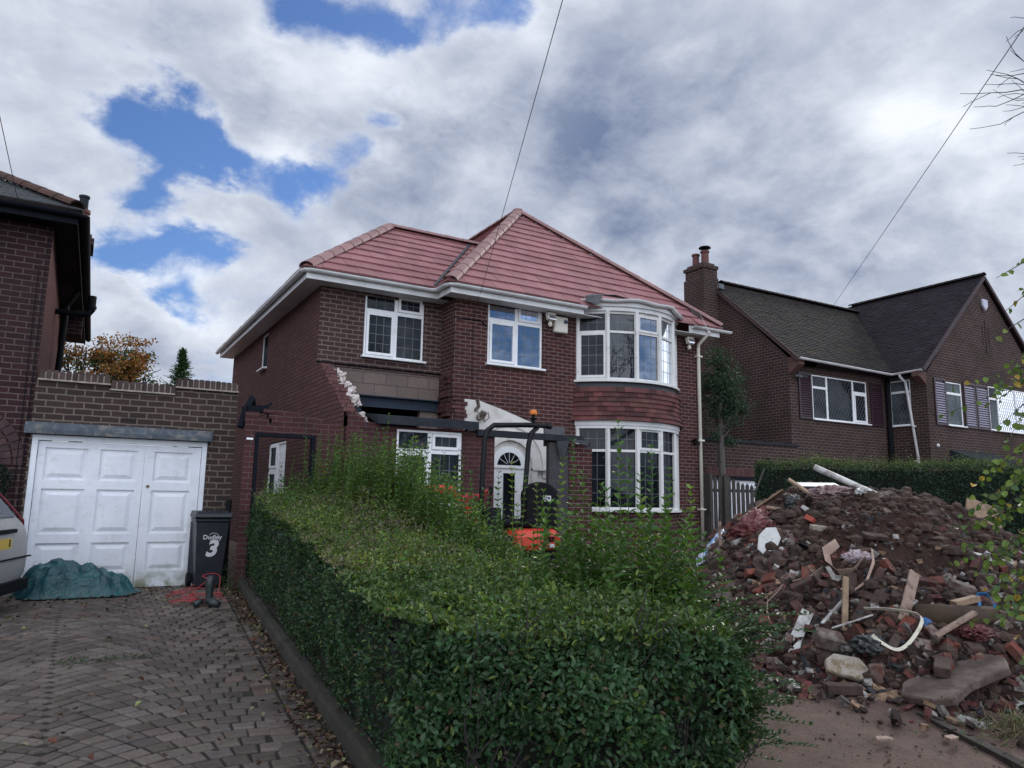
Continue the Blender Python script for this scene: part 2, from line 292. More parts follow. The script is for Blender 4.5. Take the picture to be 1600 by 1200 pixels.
def glassmat(name, fac=.34, tint=(.010, .012, .016), wav=.03, fk=.5):
    s = NT(name); g = s.geo(); s.t.nodes.remove(s.p)
    d = s.n('ShaderNodeBsdfDiffuse'); gl = s.n('ShaderNodeBsdfGlossy'); gl.inputs['Roughness'].default_value = .012; gl.inputs['Color'].default_value = (.92, .95, 1, 1)
    s.l(s.mix(s.ramp(s.noise(g, 1.7, 3), .35, .65), tuple(x*.5 for x in tint), tuple(x*2.2 for x in tint)), d.inputs['Color'])
    b = s.bump(s.noise(g, 1.6, 1), wav, .05); s.l(b, gl.inputs['Normal'])
    mx = s.n('ShaderNodeMixShader'); lw = s.n('ShaderNodeLayerWeight'); lw.inputs[0].default_value = .35
    ad = s.n('ShaderNodeMath'); ad.operation = 'MULTIPLY_ADD'; s.l(lw.outputs['Fresnel'], ad.inputs[0]); ad.inputs[1].default_value = fk; ad.inputs[2].default_value = fac; ad.use_clamp = True
    s.l(ad.outputs[0], mx.inputs[0]); s.l(d.outputs[0], mx.inputs[1]); s.l(gl.outputs[0], mx.inputs[2]); s.l(mx.outputs[0], s.o.inputs[0]); return s.m
M['glass'] = glassmat('window_glass'); M['glass_dull'] = glassmat('shaded_window_glass', .018, (.010, .012, .015), .03, .04); M['glass_curt'] = glassmat('curtained_window_glass', .03, (.045, .056, .060), .03, .06)
def leafmat(name, trans=.28, rough=.45, spec=.32):
    s = NT(name); c = s.mix(1.0, s.mix(s.ramp(s.noise(s.geo(), 2.0, 3), .3, .7), (.75, .8, .75), (1.2, 1.15, 1.1)), s.col(), 'MULTIPLY')
    s.set(c, rough, None, 0., spec); tr = s.n('ShaderNodeBsdfTranslucent'); s.l(s.mix(1.0, c, (1.5, 1.6, .7), 'MULTIPLY'), tr.inputs[0])
    mx = s.n('ShaderNodeMixShader'); mx.inputs[0].default_value = trans; s.l(s.p.outputs[0], mx.inputs[1]); s.l(tr.outputs[0], mx.inputs[2]); s.l(mx.outputs[0], s.o.inputs[0]); return s.m
M['leaf'] = leafmat('leaf'); M['leaf_dry'] = leafmat('dry_leaf', .15, .7, .2)
M['bark'] = plain('bark', (.045, .036, .030), .9, .35, 8, .6, 40)
M['bark_pale'] = plain('grey_bark', (.085, .075, .068), .9, .3, 8, .6, 40)
M['twig'] = plain('dark_twig', (.030, .022, .022), .85, .3, 8, .2, 40)

def L(cx, cy): pass
def sstep(a, b, x): t = min(1, max(0, (x-a)/(b-a))); return t*t*(3-2*t)
def G(x, y):    # ground height
    r = .28*min(1, max(0, y/11.7)); return r+.37*sstep(2.2, 5.2, x)*sstep(4.5, 11, y)

# ------------------------------------------------------------------ leaves (numpy)
class Leaves:
    def __init__(s): s.V = []; s.C = []
    def add(s, pos, axis, nrm, ln, wd, col, fold=.18):
        pos = np.asarray(pos, float); n = len(pos)
        a = np.asarray(axis, float); a = a/np.linalg.norm(a, axis=1, keepdims=True)
        m = np.asarray(nrm, float); m = m-a*(m*a).sum(1, keepdims=True); m /= np.maximum(1e-6, np.linalg.norm(m, axis=1, keepdims=True)); b = np.cross(m, a)
        ln = np.broadcast_to(ln, n)[:, None]; wd = np.broadcast_to(wd, n)[:, None]; w = wd/2
        lift = m*w*fold*2
        P = [pos, pos+a*ln*.28+b*w*.85+lift, pos+a*ln*.68+b*w*.8+lift, pos+a*ln-m*ln*.08, pos+a*ln*.68-b*w*.8+lift, pos+a*ln*.28-b*w*.85+lift]
        s.V.append(np.stack(P, 1)); s.C.append(np.broadcast_to(np.asarray(col, float), (n, 3)))
    def build(s, name, mat, parent=None):
        V_ = np.concatenate(s.V).reshape(-1, 3)-np.array(org(parent)); C_ = np.concatenate(s.C); n = len(C_)
        me = bpy.data.meshes.new(name); me.vertices.add(n*6); me.vertices.foreach_set('co', V_.ravel())
        idx = (np.arange(n)[:, None]*6+np.array([0, 5, 4, 3, 0, 3, 2, 1])).ravel()
        me.loops.add(n*8); me.loops.foreach_set('vertex_index', idx.astype(np.int32))
        me.polygons.add(n*2); me.polygons.foreach_set('loop_start', (np.arange(n*2)*4).astype(np.int32))
        try: me.polygons.foreach_set('loop_total', np.full(n*2, 4, np.int32))
        except Exception: pass
        me.update(calc_edges=True)
        at = me.color_attributes.new('Col', 'FLOAT_COLOR', 'CORNER'); cc = np.concatenate([np.repeat(C_, 8, 0), np.ones((n*8, 1))], 1); at.data.foreach_set('color', cc.ravel())
        me.materials.append(mat); ob = bpy.data.objects.new(name, me); COL.objects.link(ob)
        if parent: ob.parent = parent; ob['_o'] = list(org(parent))
        return ob
def rdirs(n, up=0.0):
    v = RNG.normal(size=(n, 3)); v[:, 2] += up; return v/np.linalg.norm(v, axis=1, keepdims=True)
def cvar(base, n, var=.25, hue=.12):
    base = np.asarray(base, float); k = 1+RNG.uniform(-var, var, (n, 1)); return np.clip(base*k*(1+RNG.uniform(-hue, hue, (n, 3))), 0, 1)
# ------------------------------------------------------------------ ground and paving
def ground_mat():
    s = NT('bare_soil'); g = s.geo()
    a = s.mix(s.ramp(s.noise(g, 1.3, 8, .6), .35, .68), (.200, .130, .106), (.115, .074, .060))
    a = s.mix(s.ramp(s.noise(g, 6, 9, .75, .6), .52, .70, 0, .7), a, (.060, .040, .033))
    a = s.mix(s.ramp(s.noise(g, 22, 5, .6), .62, .72, 0, .6), a, (.19, .12, .10))
    return s.set(a, .8, s.bump(s.noise(g, 34, 7, .75), 1.0, .03, s.bump(s.noise(g, 6, 7, .65, .5), 1.0, .08)), 0, .3)
M['soil_flat'] = ground_mat()
xs = sorted(set([-1500, -500, -150, -60, -30, -15, -8]+[-6+i*.5 for i in range(14)]+[1+i*.12 for i in range(92)]+[12+i*.5 for i in range(20)]+[22, 24, 28, 35, 50, 90, 200, 500, 1500]))
ys = sorted(set([-1500, -500, -150, -60, -25, -10, -5, -2, 0, 1]+[2+i*.12 for i in range(75)]+[11+i*.5 for i in range(14)]+[20, 25, 35, 60, 120, 300, 700, 1500]))
vs_ = []; fs_ = []
for y in ys:
    for x in xs:
        zz = G(x, y)-.02
        if 1.8 < x < 14 and 2 < y < 11: zz += .045*(mnoise.noise(V(x*.9, y*.9, 3)))+.02*mnoise.noise(V(x*3.5, y*3.5, 1))+.012*mnoise.noise(V(x*8, y*8, 1))
        if x < 1.9: zz -= .03
        vs_.append((x, y, zz))
nx = len(xs)
for j in range(len(ys)-1):
    for i in range(nx-1): fs_.append((j*nx+i, j*nx+i+1, (j+1)*nx+i+1, (j+1)*nx+i))
g_ = MB(); g_.add(vs_, fs_); tag(g_.build('ground', M['soil_flat'], smooth=True), kind='structure')
r_ = MB(); r_.box(-40, -14, -.10, 40, -2.2, .004); tag(r_.build('road', plain('asphalt', (.05, .05, .052), .9, .2, 8, .4, 80)), kind='structure')
r_ = MB(); r_.box(-40, -2.2, -.05, 40, 1.0, .11); tag(r_.build('pavement', plain('pavement_concrete', (.16, .15, .14), .9, .2, 6, .3, 60)), kind='structure')

def xk(y): return 1.46+.088*(y-4.3)     # garden edging line beside the drive
def sett_mat():
    s = NT('stone_sett'); g = s.geo(); a = s.mix(1.0, s.mix(s.ramp(s.noise(g, 1.1, 6), .3, .7), (.095, .082, .072), (.145, .126, .112)), s.col(), 'MULTIPLY')
    a = s.mix(s.ramp(s.noise(g, 35, 7, .7), .45, .75, 0, .5), a, (.035, .030, .028))
    a = s.mix(s.ramp(s.noise(g, .8, 7, .6, .3), .50, .70, 0, .6), a, (.045, .038, .036))
    a = s.mix(s.ramp(s.noise(g, 3.2, 7, .7, .3), .60, .74, 0, .5), a, (.035, .042, .022))
    return s.set(a, s.ramp(s.noise(g, 3, 5), .3, .7, .7, .95), s.bump(s.noise(g, 60, 6, .7), .5, .008, s.bump(s.noise(g, 12, 4), .4, .015)), 0, .15)
M['sett'] = sett_mat(); M['joint'] = plain('dark_joint_grit', (.014, .012, .010), .95, .4, 9, .5, 60, dirt=(.03, .036, .014), dsc=2)
d_ = MB()
yy = [1.0+i*.5 for i in range(22)]+[11.68]
for a, b in zip(yy, yy[1:]): d_.face([(-7, a, G(0, a)+.004), (xk(a), a, G(0, a)+.004), (xk(b), b, G(0, b)+.004), (-7, b, G(0, b)+.004)])
tag(d_.build('driveway', M['joint']), kind='structure')
se = MB(); rr = random.Random(3)
def sett(c4):
    k = rr.uniform(.66, 1.22); tint = (k*rr.uniform(.98, 1.08), k, k*rr.uniform(.95, 1.04))
    if rr.random() < .03: tint = (tint[0]*1.15, tint[1]*.95, tint[2]*.9)
    cx = sum(p[0] for p in c4)/4; cy = sum(p[1] for p in c4)/4; zb = G(0, cy)+.002; dz = rr.uniform(-.003, .003); tx = rr.uniform(-.012, .012); ty = rr.uniform(-.012, .012)
    c4 = [(x+rr.uniform(-.004, .004), y+rr.uniform(-.004, .004)) for x, y in c4]
    P = []
    for f, h in ((1.0, .002), (.98, .010), (.80, .017)):
        for x, y in c4: P.append((cx+(x-cx)*f, cy+(y-cy)*f, zb+h+(dz+tx*(x-cx)+ty*(y-cy) if h > .01 else 0)))
    F = []
    for L_ in (0, 4): F += [(L_+i, L_+(i+1) % 4, L_+4+(i+1) % 4, L_+4+i) for i in range(4)]
    F.append((8, 9, 10, 11)); se.add(P, F, tint)
RA, WS = 1.22, 1.90
AM = math.asin(WS/2/RA)
for xc in (.92-3*WS, .92-2*WS, .92-WS, .92, .92+WS):
    rw_ = 0; y0 = 2.2
    while y0 < 12.2:
        n = 15; ph = .5 if rw_ % 2 else 0.0
        for q in range(-1, n+1):
            a0 = -AM+2*AM*(q+ph)/n; a1 = -AM+2*AM*(q+1+ph)/n; a0 = max(a0, -AM); a1 = min(a1, AM)
            if a1-a0 < .03: continue
            am = (a0+a1)/2; dr = .148*cos(am); px, py = xc+RA*sin(am), y0+RA*cos(am)-RA
            if py < 3.2 or py > 11.6 or px < -4.5 or px > xk(py)-.32: continue
            g0 = .0065/RA; r0, r1 = RA-dr/2+.0085, RA+dr/2-.0085; jx, jy = rr.gauss(0, .0025), rr.gauss(0, .0025)
            sett([(xc+r*sin(a)+jx, y0+r*cos(a)-RA+jy) for r, a in ((r0, a0+g0), (r0, a1-g0), (r1, a1-g0), (r1, a0+g0))])
        y0 += .148; rw_ += 1
for c in range(2):
    y = 3.4+.06*c
    while y < 11.5:
        ln = rr.uniform(.11, .15); x1 = xk(y)-.012-.17*c; x0 = x1-.155
        sett([(x0, y+.005), (x1, y+.005), (x1+.012, y+ln-.005), (x0+.012, y+ln-.005)]); y += ln
tag(se.build('driveway_setts', M['sett']), kind='structure')

kb = MB(); n = 60; prof = [(0, -.03), (.005, .13), (.02, .16), (.08, .165), (.11, .15), (.11, -.03)]
ring = []
for i in range(n+1):
    y = 3.0+(11.35-3.0)*i/n; zb = G(0, y)
    ring.append([(xk(y)+px+.018*mnoise.noise(V(y*2.1, px*9, pz*7)), y, zb+pz*(1+.12*mnoise.noise(V(y*1.3, 4, 0)))+.012*mnoise.noise(V(y*6, px*20, 2))) for px, pz in prof])
vs_ = [p for r in ring for p in r]; m = len(prof)
kb.add(vs_, [(i*m+k, i*m+k+1, (i+1)*m+k+1, (i+1)*m+k) for i in range(n) for k in range(m-1)]+[tuple(range(m))])
tag(kb.build('garden_edging', M['kerb'], smooth=False), 'mossy low concrete edging along the drive at the foot of the hedge', 'edging')
gb = MB(); rows = []
for i in range(51):
    y = 3.0+8.4*i/50; rows.append([(xk(y)+.10+q*.16, y, G(0, y)+.16+.03*mnoise.noise(V(q*.8, y*3, 1))) for q in range(12)])
gb.add([p for r in rows for p in r], [(i*12+k, i*12+k+1, (i+1)*12+k+1, (i+1)*12+k) for i in range(50) for k in range(11)])
tag(gb.build('garden_bed', plain('leafy_soil', (.028, .022, .018), .95, .4, 8, .7, 30)), kind='structure')

# ------------------------------------------------------------------ building helpers
def wallpanel(mb, o, dx, nrm, w, h, ops=(), depth=.10, col=None):
    """vertical wall face from corner o along dx; ops = (a0,a1,b0,b1) openings with reveals"""
    o, dx, nrm = Vector(o), Vector(dx), Vector(nrm); up = V(0, 0, 1)
    A = sorted(set([0, w]+[q for p in ops for q in p[:2] if 0 < q < w])); B = sorted(set([0, h]+[q for p in ops for q in p[2:4] if 0 < q < h]))
    flip = dx.cross(up).dot(nrm) < 0
    def F(pts): mb.face(pts[::-1] if flip else pts, col)
    for a0, a1 in zip(A, A[1:]):
        for b0, b1 in zip(B, B[1:]):
            am, bm_ = (a0+a1)/2, (b0+b1)/2
            if any(p[0] < am < p[1] and p[2] < bm_ < p[3] for p in ops): continue
            F([o+dx*a0+up*b0, o+dx*a1+up*b0, o+dx*a1+up*b1, o+dx*a0+up*b1])
    for a0, a1, b0, b1 in [p[:4] for p in ops]:
        c = [o+dx*a0+up*b0, o+dx*a1+up*b0, o+dx*a1+up*b1, o+dx*a0+up*b1]; d = [p-nrm*depth for p in c]
        for i in range(4): F([c[i], d[i], d[(i+1) % 4], c[(i+1) % 4]][::1])
def window(parent, o, dx, nrm, w, h, cells, sill=True, mat='upvc', glass='glass', leads='grid', lead_n=(3, 4), fr=.055, sillw=.05, lead_col=None, hang=False, name='window'):
    """o = bottom-left corner on the wall plane. cells = (x0,x1,z0,z1,sash, glassname)"""
    o, dx, nrm = Vector(o), Vector(dx), Vector(nrm); up = V(0, 0, 1)
    def ob(mb, a0, a1, b0, b1, c0, c1): mb.obox(o+dx*((a0+a1)/2)+up*((b0+b1)/2)+nrm*((c0+c1)/2), dx, up, nrm, (a1-a0)/2, (b1-b0)/2, (c1-c0)/2)
    def ring(mb, a0, a1, b0, b1, t, c0, c1):
        ob(mb, a0, a1, b0, b0+t, c0, c1); ob(mb, a0, a1, b1-t, b1, c0, c1); ob(mb, a0, a0+t, b0+t, b1-t, c0, c1); ob(mb, a1-t, a1, b0+t, b1-t, c0, c1)
    f = MB(); gls = {}; ld = MB()
    for ce in cells:
        x0, x1, z0, z1, sash = ce[:5]; gm = ce[5] if len(ce) > 5 and ce[5] else glass; ln = ce[6] if len(ce) > 6 else lead_n
        a0, a1, b0, b1 = x0*w, x1*w, z0*h, z1*h
        e = .0; t0 = fr if x0 == 0 else fr*.6
        t = fr*.62
        ring(f, a0, a1, b0, b1, t, -.07, -.012)
        i0, i1, j0, j1 = a0+t, a1-t, b0+t, b1-t
        if sash: ring(f, i0+.006, i1-.006, j0+.006, j1-.006, .048, -.055, .006); i0 += .054; i1 -= .054; j0 += .054; j1 -= .054; gc = -.022
        else: gc = -.035
        g = gls.setdefault(gm, MB()); ob(g, i0-.01, i1+.01, j0-.01, j1+.01, gc-.012, gc)
        W, H = i1-i0, j1-j0
        if leads == 'grid':
            nx, nz = ln
            for k in range(1, nx): ob(ld, i0+W*k/nx-.004, i0+W*k/nx+.004, j0, j1, gc, gc+.004)
            for k in range(1, nz): ob(ld, i0, i1, j0+H*k/nz-.004, j0+H*k/nz+.004, gc, gc+.0055)
        elif leads == 'diamond':
            s_ = .13; k = -H
            while k < W:
                for sg in (1, -1):
                    p = [];
                    for t_ in np.linspace(0, 1, 2): p.append((k+t_*H*.62, t_*H))
                    # clip the slanted line to the pane
                    x_0, x_1 = k, k+H*.62
                    ta = max(0, (0-x_0)/(x_1-x_0)); tb = min(1, (W-x_0)/(x_1-x_0))
                    if tb > ta:
                        q0, q1 = (x_0+(x_1-x_0)*ta, H*ta), (x_0+(x_1-x_0)*tb, H*tb)
                        if sg < 0: q0, q1 = (W-q0[0], q0[1]), (W-q1[0], q1[1])
                        ld.bar(o+dx*(i0+q0[0])+up*(j0+q0[1])+nrm*(gc+.003+.001*sg), o+dx*(i0+q1[0])+up*(j0+q1[1])+nrm*(gc+.003+.001*sg), .004, .009, up=nrm)
                k += s_
    wf = f.build(name, M[mat], parent)
    for gm, g in gls.items(): g.build('pane', M[gm], wf)
    if leads: ld.build('leading', M['leadline'], wf)
    if sill:
        s = MB(); s.obox(o+dx*(w/2)-up*(.02)+nrm*(.02), dx, up, nrm, w/2+sillw, .02, .075); s.build('sill', M[mat], wf, bevel=.006)
    return wf
M['felt_flap'] = plain('grey_roofing_felt', (.085, .09, .10), .8, .2, 8, .2, 50); M['lead_d'] = plain('dark_lead', (.030, .034, .042), .6, .3, 8, .2, 40, dirt=(.16, .15, .14), dsc=12, damt=(.62, .75))
M['upvc_old'] = plain('weathered_white_frame', (.66, .66, .64), .45, .06, 3, .04, 40, dirt=(.30, .27, .23), dsc=3.5, damt=(.56, .8))
M['leadline'] = plain('lead_came', (.16, .17, .19), .5, .1, 5, 0)

def clip_poly(poly, a, b, c):   # keep a*x+b*y<=c
    out = []
    for i in range(len(poly)):
        p, q = poly[i], poly[(i+1) % len(poly)]; dp = a*p[0]+b*p[1]-c; dq = a*q[0]+b*q[1]-c
        if dp <= 0: out.append(p)
        if (dp < 0 < dq) or (dq < 0 < dp): t = dp/(dp-dq); out.append((p[0]+(q[0]-p[0])*t, p[1]+(q[1]-p[1])*t))
    return out
def tiled_slope(mb, poly3, gauge, tw, thick=.03, jit=.003, cj=.10, skip=None):
    """poly3: convex planar polygon, first edge = eave (left to right seen from outside). real overlapping tiles"""
    P = [Vector(p) for p in poly3]; e = (P[1]-P[0]).normalized(); n = (P[1]-P[0]).cross(P[2]-P[0]).normalized()
    if n.z < 0: n = -n
    u = n.cross(e).normalized()
    if u.z < 0: u = -u
    pl = [((p-P[0]).dot(e), (p-P[0]).dot(u)) for p in P]
    area = sum(pl[i][0]*pl[(i+1) % len(pl)][1]-pl[(i+1) % len(pl)][0]*pl[i][1] for i in range(len(pl)))
    T = max(p[1] for p in pl); x0 = min(p[0] for p in pl); x1 = max(p[0] for p in pl)
    def W(s, t, h): return P[0]+e*s+u*t+n*h
    mb.face([W(p[0], p[1], -.004) for p in (pl if area > 0 else pl[::-1])])
    row = 0; t0 = min(p[1] for p in pl)
    while t0 < T-.01:
        t1 = min(T, t0+gauge); off = (row % 2)*tw/2
        band = clip_poly(clip_poly(pl, 0, -1, -t0), 0, 1, t1)
        k = int((x0-off)/tw)-1
        while k*tw+off < x1:
            a0, a1 = k*tw+off+.0025, (k+1)*tw+off-.0025; k += 1
            if skip and skip(a0, t0): continue
            c = clip_poly(clip_poly(band, -1, 0, -a0), 1, 0, a1)
            if len(c) < 3: continue
            ar = sum(c[i][0]*c[(i+1) % len(c)][1]-c[(i+1) % len(c)][0]*c[i][1] for i in range(len(c)))
            if abs(ar) < 1e-5: continue
            if ar < 0: c = c[::-1]
            dz = random.uniform(-jit, jit); cc = random.uniform(1-cj, 1+cj); colr = (cc, cc*random.uniform(.97, 1.03), cc*random.uniform(.97, 1.03))
            top = [W(q[0], q[1], thick*(1-(q[1]-t0)/gauge*.8)+dz) for q in c]; bot = [W(q[0], q[1], -.002) for q in c]; m = len(c)
            mb.add(top+bot, [tuple(range(m))]+[(i, m+i, m+(i+1) % m, (i+1) % m) for i in range(m)], colr)
        t0 = t1; row += 1
def hip_tiles(mb, p, q, r=.13, seg=.42, lift=.0, bump_=.0, n=7):
    p, q = Vector(p), Vector(q); d = q-p; L_ = d.length; d.normalize(); side = d.cross(V(0, 0, 1)).normalized(); up = side.cross(d)
    k = 0; N_ = max(1, int(round(L_/seg)))
    for k in range(N_):
        a = p+d*(L_*k/N_); b = p+d*(L_*(k+1)/N_+.03); ra, rb = r*1.05, r*.98; cc = random.uniform(.88, 1.12)
        A = [a+side*(ra*cos(t))+up*(ra*.75*sin(t)+lift) for t in np.linspace(0, pi, n)]; B = [b+side*(rb*cos(t))+up*(rb*.75*sin(t)+lift) for t in np.linspace(0, pi, n)]
        Ai = [a+side*((ra-.02)*cos(t))+up*((ra-.02)*.75*sin(t)+lift-.004) for t in np.linspace(0, pi, n)]
        mb.add(A+B, [(i, i+1, n+i+1, n+i) for i in range(n-1)], (cc, cc, cc)); mb.add(A+Ai, [(i, n+i, n+i+1, i+1) for i in range(n-1)], (.35, .35, .35))
def gutter(parent, pts, r=.058, mat='fascia', name='gutter', sag=0):
    g = MB(); pts = [Vector(p) for p in pts]; n = 8; rings = []
    for i, p in enumerate(pts):
        t = (pts[min(i+1, len(pts)-1)]-pts[max(i-1, 0)]).normalized(); s_ = t.cross(V(0, 0, 1)).normalized()
        # mitre
        if 0 < i < len(pts)-1:
            d1 = (pts[i]-pts[i-1]).normalized(); k = 1/max(.5, abs(d1.dot(t)))
        else: k = 1
        rings.append([p+s_*(r*k*cos(a))-V(0, 0, 1)*(r*sin(a)) for a in np.linspace(0, pi, n)]+[p+s_*((r-.008)*k*cos(a))-V(0, 0, 1)*((r-.008)*sin(a)) for a in np.linspace(pi, 0, n)])
    m = 2*n; g.add([q for r_ in rings for q in r_], [(i*m+k, i*m+(k+1) % m, (i+1)*m+(k+1) % m, (i+1)*m+k) for i in range(len(pts)-1) for k in range(m)])
    g.add(rings[0], [tuple(range(m))]); g.add(rings[-1], [tuple(reversed(range(m)))])
    return g.build(name, M[mat], parent, smooth=False)

# ------------------------------------------------------------------ the house being rebuilt
H = thing('brick_house', (8.0, 12.4, .65), 'brick house with new pinkish red hipped roof, bow windows and half demolished front', 'house')
MAINW = [(6.66-5.95, 7.93-5.95, 4.16-.3, 5.36-.3)]
w = MB()
wallpanel(w, (5.95, 12.4, .3), (1, 0, 0), (0, -1, 0), 12.3-5.95, 5.10, MAINW)
wallpanel(w, (12.3, 12.4, .3), (0, 1, 0), (1, 0, 0), 7.5, 5.10)
wallpanel(w, (5.95, 12.4, .3), (0, 1, 0), (-1, 0, 0), 7, 5.08)
w.build('wall', M['brick_main'], H)
w = MB()   # first floor wing, stepped back, with the window
wallpanel(w, (3.52, 13.0, 3.96), (1, 0, 0), (0, -1, 0), 5.95-3.52, 1.42, [(4.36-3.52, 5.56-3.52, 4.16-3.96, 5.32-3.96)])
w.add([(3.50, 12.985, 3.90), (5.95, 12.985, 3.90), (5.95, 12.985, 3.958), (3.50, 12.985, 3.958)], [(0, 1, 2, 3)], (.9, .9, .9))
w.build('wing_wall', M['brick_ext'], H)
wl = MB(); wl.box(3.50, 12.93, 3.955, 5.93, 12.998, 3.968); wl.build('damp_course', M['blackfascia'], H)
# side wall with its stepped, broken front edge
w = MB(); course = .0765
wallpanel(w, (3.52, 13.0, .3), (0, 1, 0), (-1, 0, 0), 8.7, 5.08, [(14.9-13, 16.35-13, 1.0-.3, 2.66-.3), (17.25-13, 17.85-13, 4.46-.3, 5.30-.3)])
z = .3; rr2 = random.Random(5)
while z < 3.92:
    zt = min(3.92, z+course)
    t_ = (z-2.80)/(3.90-2.80)
    yf = 11.055 if z < 2.78 else 11.10+(12.85-11.10)*min(1, t_)**1.05+rr2.uniform(-.07, .07)
    w.add([(3.52, yf, z), (3.52, 13.0, z), (3.52, 13.0, zt), (3.52, yf, zt), (3.72, yf, z), (3.72, 13.0, z), (3.72, 13, zt), (3.72, yf, zt)], [(1, 0, 3, 2), (0, 4, 7, 3), (3, 7, 6, 2), (4, 5, 6, 7)]); z = zt
w.build('side_wall', M['brick_side'], H)
# ragged plaster left on the broken edge
pb = MB(); rp = random.Random(9)
for (y, z, s_) in [(12.72, 3.78, .10), (12.62, 3.70, .13), (12.5, 3.60, .14), (12.45, 3.48, .11), (12.25, 3.46, .13), (12.1, 3.42, .10), (12.02, 3.34, .13), (11.88, 3.24, .14), (11.75, 3.20, .13), (11.70, 3.10, .11), (11.28, 2.86, .10), (11.24, 2.76, .08)]:
    for q in range(7):
        s_ *= .93; c = V(3.70+rp.uniform(-.03, .20), y+rp.uniform(-.06, .06), z+rp.uniform(-.05, .05)); bm = bmesh.new(); bmesh.ops.create_icosphere(bm, subdivisions=2, radius=s_*rp.uniform(.5, .9))
        for v in bm.verts: v.co = Vector((v.co.x*.6, v.co.y*.95, v.co.z*.8))*(1+.95*mnoise.noise(v.co*22+c*5))+c
        pb.add([v.co[:] for v in bm.verts], [tuple(v.index for v in f.verts) for f in bm.faces]); bm.free()
pb.build('broken_plaster', M['plaster'], H)
# blockwork and steel over the cavity
b = MB(); b.box(3.74, 12.99, 3.44, 5.93, 13.10, 3.905); b.build('blockwork', M['block'], H)
b = MB()
b.box(3.74, 12.93, 3.415, 5.94, 13.20, 3.435); b.box(3.74, 13.03, 3.235, 5.94, 13.05, 3.415); b.box(3.74, 12.93, 3.215, 5.94, 13.20, 3.235)
b.build('steel_beam', M['steel'], H)
b = MB(); b.box(3.9, 12.98, .6, 4.38, 13.1, 3.213); b.build('steel_post', M['steel'], H)
b = MB(); b.box(5.55, 12.99, 2.6, 5.93, 13.12, 3.212); b.box(5.93, 12.62, 3.22, 6.0, 12.98, 3.30); b.build('block_pier', M['block'], H)
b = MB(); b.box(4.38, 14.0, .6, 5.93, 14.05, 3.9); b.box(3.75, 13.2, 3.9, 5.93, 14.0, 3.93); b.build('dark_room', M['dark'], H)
b = MB()   # toothed brick stub hanging at the corner of the main block
for i in range(13):
    z = 2.70+i*course; x0 = 5.93+rr2.uniform(-.02, .05); b.box(x0, 12.35, z, x0+rr2.uniform(.20, .27), 12.40-.001, z+course-.006, (rr2.uniform(.9, 1.4),)*3)
b.build('broken_brick_stub', M['brick_red'], H, bevel=.006)
b = MB()
for i in range(9): z = 3.1+i*.09; b.box(5.87+rr2.uniform(0, .04), 12.45+rr2.uniform(0, .08), z, 5.949, 12.95-rr2.uniform(0, .25), z+.08)
b.build('broken_return', M['brick_red'], H, bevel=.006)

# windows
two = [(0, .52, .70, 1, False, None, (3, 1)), (.52, 1, .70, 1, True, None, (3, 2)), (0, .52, 0, .70, True, None, (3, 4)), (.52, 1, 0, .70, False, None, (3, 4))]
tag(window(H, (4.37, 13.0, 4.17), (1, 0, 0), (0, -1, 0), 1.19, 1.26, two, glass='glass_dull'), 'window over the blockwork reflecting dark trees')
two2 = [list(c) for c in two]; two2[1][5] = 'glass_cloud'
M['glass_mid'] = glassmat('half_shaded_glass', .045, (.010, .012, .015), .03, .1)
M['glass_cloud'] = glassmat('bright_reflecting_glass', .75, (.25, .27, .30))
tag(window(H, (6.67, 12.4, 4.18), (1, 0, 0), (0, -1, 0), 1.25, 1.27, two2), 'window beside the alarm box reflecting blue sky')
window(H, (3.52, 17.84, 4.48), (0, -1, 0), (-1, 0, 0), .58, .82, [(0, 1, 0, 1, False)], leads=None, glass='glass_dull')
window(H, (3.52, 16.34, 1.02), (0, -1, 0), (-1, 0, 0), 1.43, 1.63, [(0, .5, .66, 1, True), (0, .5, 0, .66, True), (.5, 1, 0, 1, False, 'upvc')], leads=None, glass='glass_dull')

